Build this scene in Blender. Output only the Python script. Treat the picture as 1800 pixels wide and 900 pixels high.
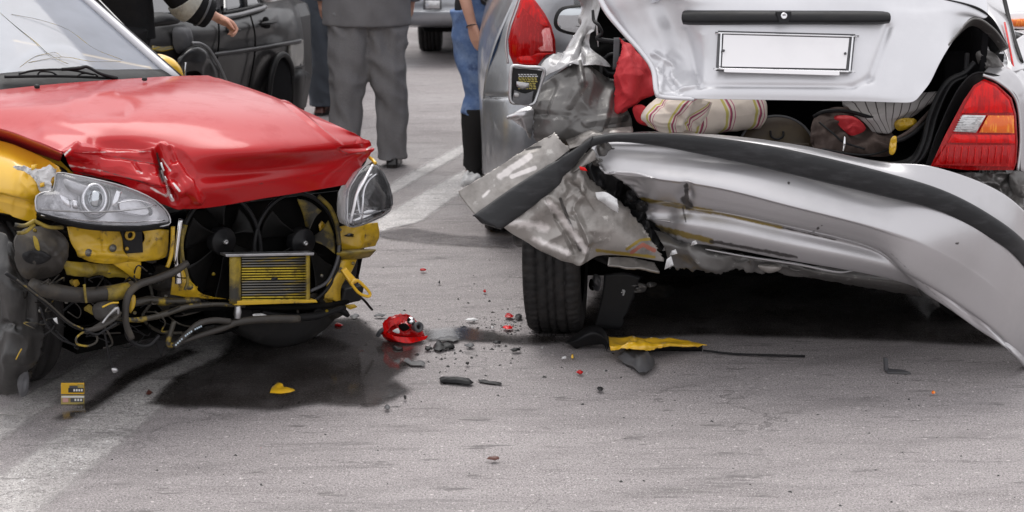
import bpy, bmesh, math, random
import numpy as np
from mathutils import Vector, Matrix, noise
R = math.radians
random.seed(7)
SC = bpy.context.scene
COL = SC.collection
for o in list(bpy.data.objects): bpy.data.objects.remove(o)

# ------------------------------------------------------------------ camera, sky, sun, exposure
CAMH, PITCH, F = 1.80, R(14.04), 3000.0
cd = bpy.data.cameras.new('camera'); cam = bpy.data.objects.new('camera', cd); COL.objects.link(cam)
cam.location = (0, 0, CAMH); cam.rotation_euler = (R(90) - PITCH, 0, 0)
cd.sensor_width = 36; cd.lens = 36 * F / 1800; cd.clip_start = .1; cd.clip_end = 2000
cd.dof.use_dof = True; cd.dof.focus_distance = 5.7; cd.dof.aperture_fstop = 6.3
SC.camera = cam
W = bpy.data.worlds.new('World'); SC.world = W; W.use_nodes = True
nt = W.node_tree; nt.nodes.clear()
SUN_EL, SUN_AZ = R(64), R(-15)
sky = nt.nodes.new('ShaderNodeTexSky'); sky.sky_type = 'NISHITA'; sky.sun_disc = False
sky.sun_elevation = SUN_EL; sky.sun_rotation = SUN_AZ; sky.air_density = 1.0; sky.dust_density = 6.0
hs = nt.nodes.new('ShaderNodeHueSaturation'); hs.inputs['Saturation'].default_value = .16
mxs = nt.nodes.new('ShaderNodeMix'); mxs.data_type = 'RGBA'; mxs.inputs[0].default_value = .62
mxs.inputs[7].default_value = (10.6, 10.5, 10.9, 1)
bg = nt.nodes.new('ShaderNodeBackground'); bg.inputs[1].default_value = .11
wo = nt.nodes.new('ShaderNodeOutputWorld')
nt.links.new(sky.outputs[0], hs.inputs['Color']); nt.links.new(hs.outputs[0], mxs.inputs[6])
nt.links.new(mxs.outputs[2], bg.inputs[0]); nt.links.new(bg.outputs[0], wo.inputs[0])
sl = bpy.data.lights.new('sun', 'SUN'); sl.energy = 1.0; sl.angle = R(40); sl.color = (1, .97, .93)
so = bpy.data.objects.new('sun', sl); COL.objects.link(so)
sd = Vector((math.sin(SUN_AZ) * math.cos(SUN_EL), math.cos(SUN_AZ) * math.cos(SUN_EL), math.sin(SUN_EL)))
so.rotation_euler = sd.to_track_quat('Z', 'Y').to_euler()
SC.view_settings.view_transform = 'Standard'; SC.view_settings.look = 'None'
SC.view_settings.exposure = 0.5; SC.view_settings.gamma = 1
SC.view_settings.use_curve_mapping = False

# ------------------------------------------------------------------ picture measuring helpers
FW = Vector((0, math.cos(PITCH), -math.sin(PITCH))); UP = Vector((0, math.sin(PITCH), math.cos(PITCH)))
CL = Vector((0, 0, CAMH))
def ray(px, py): return Vector((1, 0, 0)) * ((px - 900) / F) + UP * ((450 - py) / F) + FW
def P(px, py, Y): d = ray(px, py); return CL + d * (Y / d.y)
def Z(px, py, z=0.0): d = ray(px, py); return CL + d * ((z - CAMH) / d.z)
def V(px, py, pt, n, off=0.0):
    d = ray(px, py); n = n.normalized(); p = pt + n * off
    return CL + d * ((p - CL).dot(n) / d.dot(n))
def proj(p):
    q = p - CL; k = q.dot(FW)
    return 900 + F * q.x / k, 450 - F * q.dot(UP) / k

# ------------------------------------------------------------------ materials
MATS = {}
def mat(name, col, rough=.5, metal=0, coat=0, bump=None, var=None, var2=None, trans=0, alpha=1, emit=0, spec=.5, croug=.04, stretch=(1, 1, 1), stains=False):
    """bump=(scale,strength[,dist]) var=(scale,col2,lo,hi) patches of a second colour"""
    m = bpy.data.materials.new(name); m.use_nodes = True; t = m.node_tree; N = t.nodes; b = N['Principled BSDF']
    b.inputs['Roughness'].default_value = rough; b.inputs['Metallic'].default_value = metal
    b.inputs['Coat Weight'].default_value = coat; b.inputs['Coat Roughness'].default_value = croug
    b.inputs['Transmission Weight'].default_value = trans; b.inputs['Alpha'].default_value = alpha
    b.inputs['Specular IOR Level'].default_value = spec
    b.inputs['Base Color'].default_value = (*col, 1)
    tc = N.new('ShaderNodeTexCoord'); mp = N.new('ShaderNodeMapping'); mp.inputs['Scale'].default_value = stretch
    t.links.new(tc.outputs['Object'], mp.inputs[0])
    last = None
    for v in (var, var2):
        if not v: continue
        nz = N.new('ShaderNodeTexNoise'); nz.inputs['Scale'].default_value = v[0]; nz.inputs['Detail'].default_value = 7; nz.inputs['Roughness'].default_value = .65
        t.links.new(mp.outputs[0], nz.inputs['Vector'])
        rp = N.new('ShaderNodeMapRange'); rp.inputs[1].default_value = v[2]; rp.inputs[2].default_value = v[3]
        t.links.new(nz.outputs[0], rp.inputs[0])
        mx = N.new('ShaderNodeMix'); mx.data_type = 'RGBA'
        if last: t.links.new(last, mx.inputs[6])
        else: mx.inputs[6].default_value = (*col, 1)
        mx.inputs[7].default_value = (*v[1], 1)
        t.links.new(rp.outputs[0], mx.inputs[0]); last = mx.outputs[2]
        if v is var and metal < .9:
            rr = N.new('ShaderNodeMapRange'); rr.inputs[3].default_value = rough; rr.inputs[4].default_value = min(1, rough + .25)
            t.links.new(rp.outputs[0], rr.inputs[0]); t.links.new(rr.outputs[0], b.inputs['Roughness'])
    if stains:
        src = last
        for an, c2 in (('yellow_scrape', (.30, .21, .02)), ('dark_scuff', (.045, .04, .038)), ('pale_scratch', (.70, .66, .64)), ('red_scrape', (.38, .12, .08))):
            at = N.new('ShaderNodeAttribute'); at.attribute_name = an
            nz = N.new('ShaderNodeTexNoise'); nz.inputs['Scale'].default_value = 45; nz.inputs['Detail'].default_value = 6; t.links.new(mp.outputs[0], nz.inputs['Vector'])
            ma = N.new('ShaderNodeMath'); ma.operation = 'MULTIPLY_ADD'; t.links.new(at.outputs['Fac'], ma.inputs[0]); ma.inputs[1].default_value = 1.2; t.links.new(nz.outputs[0], ma.inputs[2])
            rr = N.new('ShaderNodeMapRange'); rr.inputs[1].default_value = .82; rr.inputs[2].default_value = 1.25; rr.inputs[4].default_value = .92; t.links.new(ma.outputs[0], rr.inputs[0])
            mx = N.new('ShaderNodeMix'); mx.data_type = 'RGBA'
            if src: t.links.new(src, mx.inputs[6])
            else: mx.inputs[6].default_value = (*col, 1)
            mx.inputs[7].default_value = (*c2, 1); t.links.new(rr.outputs[0], mx.inputs[0]); src = mx.outputs[2]
        last = src
    if last: t.links.new(last, b.inputs['Base Color'])
    if bump:
        nz = N.new('ShaderNodeTexNoise'); nz.inputs['Scale'].default_value = bump[0]; nz.inputs['Detail'].default_value = 5
        t.links.new(mp.outputs[0], nz.inputs['Vector'])
        bp = N.new('ShaderNodeBump'); bp.inputs['Strength'].default_value = bump[1]; bp.inputs['Distance'].default_value = bump[2] if len(bump) > 2 else .005
        t.links.new(nz.outputs[0], bp.inputs['Height']); t.links.new(bp.outputs[0], b.inputs['Normal'])
        if coat: pass
    MATS[name] = m
    return m

red = mat('red_paint', (.40, .0035, .006), .42, 0, .62, var=(9, (.36, .0035, .006), .5, .8), bump=(2.2, .05, .01), croug=.14, spec=.15, stains=True)
redraw = mat('red_scuffed_paint', (.46, .016, .02), .4, 0, .6, var=(24, (.62, .35, .35), .63, .75), bump=(30, .25), croug=.15)
yellow = mat('yellow_paint', (.78, .46, .02), .35, 0, .9, var=(8, (.55, .30, .02), .55, .85), bump=(2, .04, .01))
yelgrime = mat('grimy_yellow_paint', (.58, .36, .015), .42, 0, .3, var=(7, (.16, .10, .02), .45, .75), var2=(28, (.08, .055, .02), .58, .68), bump=(20, .3))
yelfilm = mat('yellow_film', (.34, .24, .02), .5, 0, 0, var=(9, (.035, .032, .025), .38, .62), bump=(25, .3))
silver = mat('silver_paint', (.50, .49, .50), .34, .72, .7, var=(3, (.46, .455, .46), .45, .75), bump=(3, .04, .01), croug=.08, stains=True)
silverc = mat('creased_bare_silver', (.36, .355, .36), .42, .5, .2, var=(12, (.22, .215, .21), .48, .66), bump=(25, .2), stains=True)
silverl = mat('silver_bootlid_paint', (.64, .64, .66), .38, .45, .7, var=(3, (.74, .74, .76), .45, .75), bump=(3, .03, .01), croug=.06)
silverd = mat('dirty_silver_paint', (.32, .30, .28), .38, .45, .35, var=(7, (.17, .155, .14), .44, .66), var2=(32, (.50, .48, .45), .62, .72), bump=(35, .15), croug=.2, stains=True)
greyd = mat('dusty_crumpled_steel', (.13, .125, .12), .36, .5, .25, var=(8, (.12, .115, .11), .42, .6), var2=(30, (.34, .33, .32), .6, .72), bump=(28, .35))
grey = mat('grey_car_paint', (.34, .35, .37), .32, .6, .7, var=(5, (.27, .28, .29), .45, .7), croug=.08)
darkp = mat('black_car_paint', (.012, .0115, .012), .4, 0, .4, var=(5, (.035, .033, .032), .48, .75), croug=.15, stretch=(1, 1, .4))
plas = mat('black_plastic', (.009, .009, .010), .45, bump=(60, .15), var=(12, (.022, .021, .02), .5, .8), spec=.25)
plasg = mat('grey_plastic', (.075, .075, .08), .5, bump=(60, .15), var=(10, (.12, .115, .11), .5, .8))
strip = mat('bumper_strip_rubber', (.020, .0205, .022), .45, spec=.3, bump=(50, .1), var=(9, (.05, .05, .053), .5, .75), stretch=(1, 1, 4))
rub = mat('tyre_rubber', (.017, .016, .016), .65, bump=(50, .4), var=(12, (.042, .038, .036), .48, .72), spec=.3)
black = mat('engine_black', (.003, .003, .003), .7, bump=(20, .4), var=(7, (.012, .010, .008), .5, .75), spec=.08)
inner = mat('boot_lining', (.008, .008, .009), .9, bump=(90, .4), spec=.1)
chrome = mat('chrome', (.75, .75, .76), .12, 1, bump=(12, .1))
alu = mat('aluminium', (.45, .45, .46), .35, .9, bump=(40, .2), var=(10, (.2, .19, .17), .5, .7))
alug = mat('cooler_fins_metal', (.16, .155, .14), .45, .6, var=(6, (.38, .27, .02), .47, .56), stretch=(.2, .2, 5))
hoser = mat('dusty_hose_rubber', (.032, .028, .024), .6, bump=(40, .4), var=(10, (.085, .07, .05), .5, .7))
reflectr = mat('lamp_reflector', (.90, .90, .92), .25, .25, bump=(9, .6, .03), var=(10, (.30, .30, .31), .54, .66))
lampred = mat('red_lamp_lens', (.72, .003, .003), .14, spec=.25, metal=0, coat=  .2, var=(25, (.40, .004, .006), .45, .6), stretch=(3, 3, .4))
lampredd = mat('dark_red_lamp_lens', (.36, .002, .003), .14, 0, .15, spec=.25, var=(40, (.5, .01, .01), .5, .62), stretch=(3, 3, .3))
lampor = mat('orange_lamp_lens', (.75, .13, .01), .12, 0,.2, var=(30, (.9, .32, .02), .5, .6), stretch=(3, 3, .3))
lampwh = mat('clear_lamp_lens', (.62, .62, .62), .12, .3, 1, var=(45, (.3, .3, .3), .5, .6), stretch=(1, 1, 2))
white = mat('plate_white', (.80, .79, .80), .35, 0, .4, var=(6, (.74, .73, .74), .5, .8))
whitep = mat('white_car_paint', (.74, .74, .75), .3, 0, .8)
primer = mat('bare_primer', (.66, .66, .66), .5, .1, 0, var=(30, (.4, .4, .4), .5, .7))
glassd = mat('dark_window_glass', (.02, .022, .025), .05, 0, 1)
mirrorg = mat('mirror_glass', (.55, .58, .6), .04, 1)
skin = mat('skin', (.60, .33, .24), .5, bump=(60, .2), var=(14, (.52, .24, .18), .5, .8))
hair = mat('hair', (.03, .02, .015), .6, bump=(90, .6), stretch=(6, 6, .5))
suit = mat('grey_wool_cloth', (.185, .18, .185), .9, bump=(200, .3, .002), var=(5, (.15, .145, .15), .45, .7), var2=(300, (.22, .215, .22), .45, .6))
suitj = mat('grey_jacket_cloth', (.17, .165, .17), .92, bump=(160, .5, .003), var=(6, (.14, .136, .14), .45, .7))
bluegrey = mat('blue_grey_cloth', (.062, .072, .088), .9, bump=(120, .4, .003), var=(6, (.09, .098, .11), .5, .8))
denim = mat('blue_denim', (.11, .185, .37), .85, bump=(120, .5, .003), var=(9, (.22, .31, .50), .47, .66), var2=(16, (.07, .11, .23), .56, .7))
denimd = mat('dark_blue_denim', (.05, .10, .28), .85, bump=(120, .5, .003), var=(9, (.14, .22, .42), .5, .68))
blackc = mat('black_cloth', (.012, .011, .013), .85, bump=(70, .6, .004), var=(8, (.026, .024, .026), .5, .8))
firec = mat('black_turnout_cloth', (.007, .007, .008), .85, bump=(50, .5, .004), var=(8, (.018, .017, .018), .5, .8), spec=.2)
reflt = mat('reflective_tape', (.38, .37, .33), .6, bump=(60, .4), var=(20, (.22, .21, .19), .5, .7))
boot = mat('black_suede', (.011, .010, .010), .9, bump=(70, .6, .004))
leather = mat('black_leather', (.015, .013, .012), .35)
brownl = mat('brown_leather', (.10, .035, .025), .4)
redc = mat('red_cloth', (.50, .018, .025), .62, bump=(25, .4, .01), var=(7, (.36, .012, .018), .45, .7))
whitec = mat('white_cloth', (.70, .66, .62), .85, bump=(30, .4, .01))
brownc = mat('brown_bag_cloth', (.075, .052, .044), .8, bump=(40, .5, .01), var=(9, (.12, .09, .075), .5, .75))
brownd = mat('dark_brown_case', (.05, .034, .02), .5, bump=(40, .2), var=(5, (.10, .075, .03), .5, .8))
water_or_shade = None

def stripes(name, cols, scale, axis='X', rough=.85, dist=0.0, bump=(60, .3)):
    m = mat(name, cols[0][1], rough, bump=bump); t = m.node_tree; N = t.nodes; b = N['Principled BSDF']
    tc = [n for n in N if n.type == 'TEX_COORD'][0]
    sp = N.new('ShaderNodeSeparateXYZ'); t.links.new(tc.outputs['UV'], sp.inputs[0])
    ma = N.new('ShaderNodeMath'); ma.operation = 'MULTIPLY'; ma.inputs[1].default_value = scale
    t.links.new(sp.outputs[axis], ma.inputs[0])
    fr = N.new('ShaderNodeMath'); fr.operation = 'FRACT'; t.links.new(ma.outputs[0], fr.inputs[0])
    rp = N.new('ShaderNodeValToRGB'); rp.color_ramp.interpolation = 'CONSTANT'
    el = rp.color_ramp.elements
    el[0].position = cols[0][0]; el[0].color = (*cols[0][1], 1); el[1].position = cols[1][0]; el[1].color = (*cols[1][1], 1)
    for p, c in cols[2:]:
        e = el.new(p); e.color = (*c, 1)
    t.links.new(fr.outputs[0], rp.inputs[0]); t.links.new(rp.outputs[0], b.inputs['Base Color'])
    return m
towel = stripes('striped_towel_cloth', [(0, (.68, .60, .52)), (.34, (.50, .44, .12)), (.44, (.68, .60, .52)), (.5, (.42, .07, .14)), (.55, (.20, .06, .10)), (.58, (.68, .60, .52)), (.66, (.45, .12, .20)), (.69, (.68, .60, .52))], 3.0)
stripg = stripes('grey_striped_cloth', [(0, (.34, .32, .31)), (.72, (.06, .045, .045)), (.86, (.34, .32, .31))], 9.0)

def thin_glass(name, tint, haze=(.0, (.7, .72, .78)), rough=.02, gloss=1.0):
    m = bpy.data.materials.new(name); m.use_nodes = True; t = m.node_tree; N = t.nodes; N.clear()
    tr = N.new('ShaderNodeBsdfTransparent'); tr.inputs[0].default_value = (*tint, 1)
    gl = N.new('ShaderNodeBsdfGlossy'); gl.inputs['Roughness'].default_value = rough
    df = N.new('ShaderNodeBsdfDiffuse'); df.inputs[0].default_value = (*haze[1], 1)
    fr = N.new('ShaderNodeFresnel'); fr.inputs[0].default_value = 1.5
    nz = N.new('ShaderNodeTexNoise'); nz.inputs['Scale'].default_value = 3; nz.inputs['Detail'].default_value = 6
    tc = N.new('ShaderNodeTexCoord'); t.links.new(tc.outputs['Object'], nz.inputs[0])
    mr = N.new('ShaderNodeMapRange'); mr.inputs[1].default_value = .3; mr.inputs[2].default_value = .7
    mr.inputs[3].default_value = haze[0] * .75; mr.inputs[4].default_value = min(1, haze[0] * 1.2); t.links.new(nz.outputs[0], mr.inputs[0])
    m1 = N.new('ShaderNodeMixShader'); m2 = N.new('ShaderNodeMixShader'); o = N.new('ShaderNodeOutputMaterial')
    t.links.new(mr.outputs[0], m1.inputs[0]); t.links.new(tr.outputs[0], m1.inputs[1]); t.links.new(df.outputs[0], m1.inputs[2])
    t.links.new(fr.outputs[0], m2.inputs[0]); t.links.new(m1.outputs[0], m2.inputs[1]); t.links.new(gl.outputs[0], m2.inputs[2])
    t.links.new(m2.outputs[0], o.inputs[0])
    return m
lensg = thin_glass('headlamp_glass', (.99, .99, 1), (.06, (.62, .62, .64)))
screen = thin_glass('dusty_cracked_glass', (.80, .84, .88), (.50, (.44, .47, .54)), .06)

# ------------------------------------------------------------------ mesh helpers
ORG = {}
def root(name, label, cat, loc, group=None, rz=0):
    o = bpy.data.objects.new(name, None); COL.objects.link(o); o.location = loc
    o.empty_display_size = .2
    o['label'] = label; o['category'] = cat
    if group: o['group'] = group
    ORG[o] = Vector(loc); return o
def tagt(o, label, cat, group=None):
    o['label'] = label; o['category'] = cat
    if group: o['group'] = group
    return o
def mk(name, vs, fs, m, par=None, smooth=True, uv=None, org=None, label=None):
    o0 = ORG[par] if par else (org if org is not None else Vector((0, 0, 0)))
    me = bpy.data.meshes.new(name)
    me.from_pydata([tuple(Vector(v) - o0) for v in vs], [], fs); me.validate(); me.update()
    if uv is not None:
        ul = me.uv_layers.new(name='UVMap')
        for l in me.loops: ul.data[l.index].uv = uv[l.vertex_index]
    if smooth: me.shade_smooth()
    me.materials.append(m)
    o = bpy.data.objects.new(name, me); COL.objects.link(o)
    if par: o.parent = par
    else: o.location = o0
    ORG[o] = o0
    if label: o['label'] = label
    return o
def solid(o, th, off=-1, bev=0, seg=2):
    s = o.modifiers.new('solid', 'SOLIDIFY'); s.thickness = th; s.offset = off; s.use_even_offset = False
    return o
def bev(o, w, seg=2, ang=35):
    b = o.modifiers.new('bevel', 'BEVEL'); b.width = w; b.segments = seg; b.limit_method = 'ANGLE'; b.angle_limit = R(ang)
    try: o.data.shade_auto_smooth
    except Exception: pass
    return o
def cr1(A, n):
    A = np.asarray(A, float); k = len(A)
    if k == 2:
        t = np.linspace(0, 1, n); return A[0] + (A[1] - A[0]) * t.reshape((-1,) + (1,) * (A.ndim - 1))
    E = np.concatenate([[2 * A[0] - A[1]], A, [2 * A[-1] - A[-2]]])
    out = []
    for s in np.linspace(0, k - 1, n):
        i = min(int(s), k - 2); t = s - i
        p0, p1, p2, p3 = E[i], E[i + 1], E[i + 2], E[i + 3]
        out.append(.5 * ((2 * p1) + (-p0 + p2) * t + (2 * p0 - 5 * p1 + 4 * p2 - p3) * t * t + (-p0 + 3 * p1 - 3 * p2 + p3) * t ** 3))
    return np.array(out)
def segd(px, py, a):
    x0, y0, x1, y1 = a; dx, dy = x1 - x0, y1 - y0; L = dx * dx + dy * dy + 1e-9
    t = max(0, min(1, ((px - x0) * dx + (py - y0) * dy) / L))
    return math.hypot(px - x0 - t * dx, py - y0 - t * dy), t, (dx * (py - y0) - dy * (px - x0)) / math.sqrt(L)
def surf(name, rows, m, par=None, nu=60, nv=40, dents=(), crump=None, th=.0012, jag=None, smooth=True, sharp=None, label=None, stain=()):
    """rows: control vectors. dents: (x0,y0,x1,y1,width,amp,kind). crump: list of (cx,cy,rad,scale,amp). jag: dict edge->(amp)"""
    A = np.array([[tuple(v) for v in r] for r in rows])
    G = cr1(A, nv); G = np.swapaxes(cr1(np.swapaxes(G, 0, 1), nu), 0, 1)
    du = np.gradient(G, axis=1); dv = np.gradient(G, axis=0); Nn = np.cross(du, dv)
    Nn /= (np.linalg.norm(Nn, axis=2, keepdims=True) + 1e-9)
    vs = []
    for j in range(nv):
        for i in range(nu):
            p = Vector(G[j, i]); n = Vector(Nn[j, i])
            if n.dot(CL - p) < 0: n = -n
            px, py = proj(p); d = 0
            for (x0, y0, x1, y1, w, amp, kind) in dents:
                ds, t, sg = segd(px, py, (x0, y0, x1, y1))
                if ds > 3.2 * w: continue
                if kind == 'g': d += amp * math.exp(-(ds / w) ** 2)
                elif kind == 'v': d += amp * max(0, 1 - ds / w)
                elif kind == 's':   # step: one side up other side down fading
                    d += amp * math.tanh(sg / (w * .18)) * math.exp(-(ds / w) ** 2)
            if crump:
                for (cx, cy, rx, ry, sc, amp) in crump:
                    k = ((px - cx) / rx) ** 2 + ((py - cy) / ry) ** 2
                    if k < 1:
                        f = (1 - k) ** .8 if k > 0 else 1
                        q = p * sc * .55; q = q + Vector((noise.noise(q * .8), noise.noise(q * .8 + Vector((7, 3, 1))), 0)) * .5
                        r1 = 1 - 2.6 * abs(noise.noise(q)); r2 = 1 - 2.6 * abs(noise.noise(q * 2.3 + Vector((5, 1, 9))))
                        d += f * amp * (r1 * .75 + r2 * .32 - .35)
            if jag:
                e = None
                if 'L' in jag and i == 0: e = du[j, i]; a = jag['L']
                if 'R' in jag and i == nu - 1: e = du[j, i]; a = jag['R']
                if 'T' in jag and j == 0: e = dv[j, i]; a = jag['T']
                if 'B' in jag and j == nv - 1: e = dv[j, i]; a = jag['B']
                if e is not None:
                    e = Vector(e).normalized(); p = p + e * a * (noise.noise(p * 60) + .6 * noise.noise(p * 150))
            vs.append(p + n * d)
    fs = []
    for j in range(nv - 1):
        for i in range(nu - 1):
            a = j * nu + i; fs.append((a, a + 1, a + nu + 1, a + nu))
    # orient towards camera
    mid = len(vs) // 2
    f = fs[len(fs) // 2]; nn = (vs[f[1]] - vs[f[0]]).cross(vs[f[3]] - vs[f[0]])
    if nn.dot(CL - vs[f[0]]) < 0: fs = [tuple(reversed(q)) for q in fs]
    uv = [((k % nu) / (nu - 1), (k // nu) / (nv - 1)) for k in range(len(vs))]
    o = mk(name, vs, fs, m, par, smooth, uv, label=label)
    if stain:
        names = {'y': 'yellow_scrape', 'd': 'dark_scuff', 'w': 'pale_scratch', 'r': 'red_scrape'}; pp = [proj(v) for v in vs]
        for kd in set(q[5] for q in stain):
            val = [max([0] + [q[6] * max(0, 1 - segd(x, y, q[:4])[0] / q[4]) for q in stain if q[5] == kd]) for x, y in pp]
            at = o.data.attributes.new(names[kd], 'FLOAT', 'POINT'); at.data.foreach_set('value', val)
    if th: solid(o, th)
    return o
def plate(name, pts, n, th, m, par=None, bevel=0, smooth=False, org=None, label=None):
    """flat polygon (3D points) with thickness th going away along -n"""
    n = n.normalized(); k = len(pts)
    vs = [Vector(p) for p in pts] + [Vector(p) - n * th for p in pts]
    area = Vector((0, 0, 0))
    for i in range(k): area += Vector(pts[i]).cross(Vector(pts[(i + 1) % k]))
    a = list(range(k)); b = [i + k for i in range(k)]
    if area.dot(n) > 0: fs = [tuple(a), tuple(reversed(b))] + [(i, i + k, (i + 1) % k + k, (i + 1) % k) for i in range(k)]
    else: fs = [tuple(reversed(a)), tuple(b)] + [(i, (i + 1) % k, (i + 1) % k + k, i + k) for i in range(k)]
    o = mk(name, vs, fs, m, par, smooth, org=org, label=label)
    if bevel: bev(o, bevel)
    return o
def smooth_outline(pts, n):
    A = [tuple(p) for p in pts]; A = A + [A[0]]; k = len(A) - 1
    out = []
    for s in np.linspace(0, k, n, endpoint=False):
        i = int(s); t = s - i
        p = [np.array(A[(i + q) % k]) for q in (-1, 0, 1, 2)]
        out.append(.5 * ((2 * p[1]) + (-p[0] + p[2]) * t + (2 * p[0] - 5 * p[1] + 4 * p[2] - p[3]) * t * t + (-p[0] + 3 * p[1] - 3 * p[2] + p[3]) * t ** 3))
    return out
def dome(name, pts, n, bulge, m, par=None, back=.0, rings=7, nseg=48, crump=None, smooth=True, org=None, round_=True, pw=.5, label=None):
    """closed cushion on an outline (3D points): front bulges along n, back is pushed -n by `back`"""
    n = n.normalized()
    O = [Vector(p) for p in (smooth_outline(pts, nseg) if round_ else pts)]
    k = len(O); c = sum(O, Vector()) / k
    vs = []; fs = []
    for sgn, amt in ((1, bulge), (-1, back)):
        base = len(vs)
        for r in range(rings):
            q = 1 - r / rings
            for p in O:
                h = amt * (1 - q * q) ** pw if q < 1 else 0
                v = c + (p - c) * q + n * (sgn * h)
                if crump: v += n * crump[1] * (noise.noise(v * crump[0] * .7) * .6 + (.5 - 2.4 * abs(noise.noise(v * crump[0] * .8 + Vector((3, 9, 4))))) + .4 * (.5 - 2.4 * abs(noise.noise(v * crump[0] * 2)))) * (1 if r else .3)
                vs.append(v)
        vs.append(c + n * (sgn * amt))
        for r in range(rings - 1):
            for i in range(k):
                a = base + r * k + i; b = base + r * k + (i + 1) % k
                q = (a, b, b + k, a + k); fs.append(q if sgn > 0 else q[::-1])
        for i in range(k):
            a = base + (rings - 1) * k + i; b = base + (rings - 1) * k + (i + 1) % k
            q = (a, b, base + rings * k); fs.append(q if sgn > 0 else q[::-1])
    ar = Vector()
    for i in range(k): ar += (O[i] - c).cross(O[(i + 1) % k] - c)
    if ar.dot(n) < 0: fs = [f[::-1] for f in fs]
    uv = []
    ex = Vector((1, 0, 0)) - n * n.x; ex.normalize(); ey = n.cross(ex)
    us = [(v - c).dot(ex) for v in vs]; ws = [(v - c).dot(ey) for v in vs]
    u0, u1, w0, w1 = min(us), max(us), min(ws), max(ws)
    uv = [((a - u0) / (u1 - u0), (b - w0) / (w1 - w0)) for a, b in zip(us, ws)]
    return mk(name, vs, fs, m, par, smooth, uv, org=org, label=label)
def tube(name, pts, r, m, par=None, seg=12, res=8, closed=False, org=None, caps=True, wob=0, label=None):
    A = [tuple(p) for p in pts]
    rr = r if isinstance(r, (list, tuple)) else [r] * len(A)
    if closed: A = [A[-1]] + A + [A[0], A[1]]; rr = [rr[-1]] + list(rr) + [rr[0], rr[1]]
    B = np.concatenate([np.array(A, float), np.array(rr, float).reshape(-1, 1)], axis=1)
    if closed:
        k = len(pts); C = []
        for i in range(k):
            for q in range(res):
                t = q / res; p0, p1, p2, p3 = B[i], B[i + 1], B[i + 2], B[(i + 3) if i + 3 < len(B) else 2]
                C.append(.5 * ((2 * p1) + (-p0 + p2) * t + (2 * p0 - 5 * p1 + 4 * p2 - p3) * t * t + (-p0 + 3 * p1 - 3 * p2 + p3) * t ** 3))
        C = np.array(C)
    else: C = cr1(B, (len(A) - 1) * res + 1) if len(A) > 2 else cr1(B, 4)
    n = len(C); vs = []; fs = []; prev = None
    for i in range(n):
        p = Vector(C[i][:3]); a = Vector(C[(i - 1) % n if closed else max(0, i - 1)][:3]); b = Vector(C[(i + 1) % n if closed else min(n - 1, i + 1)][:3])
        t = (b - a).normalized()
        if prev is None: u = t.orthogonal().normalized()
        else: u = (prev - t * prev.dot(t)).normalized()
        prev = u; w = t.cross(u)
        for s in range(seg):
            an = 2 * math.pi * s / seg; rad = max(1e-4, C[i][3])
            if wob: rad *= 1 + wob * noise.noise(p * 25 + Vector((s, 0, 0)))
            vs.append(p + (u * math.cos(an) + w * math.sin(an)) * rad)
    for i in range(n if closed else n - 1):
        for s in range(seg):
            a = i * seg + s; b = i * seg + (s + 1) % seg; c = ((i + 1) % n) * seg + (s + 1) % seg; d = ((i + 1) % n) * seg + s
            fs.append((a, b, c, d))
    if caps and not closed: fs += [tuple(range(seg))[::-1], tuple(range((n - 1) * seg, n * seg))]
    return mk(name, vs, fs, m, par, True, org=org, label=label)
def lathe(name, prof, c, ax, m, par=None, seg=48, org=None, mod=None, label=None):
    """prof: (axial offset, radius); c centre; ax axis"""
    ax = ax.normalized(); u = ax.orthogonal().normalized(); w = ax.cross(u); vs = []; fs = []; k = len(prof)
    for s in range(seg):
        an = 2 * math.pi * s / seg
        for q, (h, r) in enumerate(prof):
            if mod: r = r + mod(s, q)
            vs.append(c + ax * h + (u * math.cos(an) + w * math.sin(an)) * r)
    for s in range(seg):
        for q in range(k - 1):
            a = s * k + q; b = ((s + 1) % seg) * k + q; fs.append((a, b, b + 1, a + 1))
    return mk(name, vs, fs, m, par, True, org=org, label=label)
def box(name, c, ex, ey, ez, m, par=None, bv=.004, org=None, label=None):
    """half-extent vectors"""
    c = Vector(c); vs = []
    for k in (-1, 1):
        for j in (-1, 1):
            for i in (-1, 1): vs.append(c + ex * i + ey * j + ez * k)
    fs = [(0, 2, 3, 1), (4, 5, 7, 6), (0, 1, 5, 4), (2, 6, 7, 3), (0, 4, 6, 2), (1, 3, 7, 5)]
    if ex.cross(ey).dot(ez) < 0: fs = [f[::-1] for f in fs]
    o = mk(name, vs, fs, m, par, False, org=org, label=label)
    if bv: bev(o, bv)
    return o
def merge(name, parts, m, par, label=None, smooth=True, org=None, stuff=False):
    """join temporary objects into one mesh part"""
    vs = []; fs = []; o0 = None
    for o in parts:
        b = len(vs); w = ORG[o]; vs += [v.co + w for v in o.data.vertices]; fs += [tuple(i + b for i in p.vertices) for p in o.data.polygons]
        me = o.data; bpy.data.objects.remove(o); bpy.data.meshes.remove(me)
    r = mk(name, vs, fs, m, par, smooth, org=org, label=label)
    if stuff: r['kind'] = 'stuff'
    return r
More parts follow.
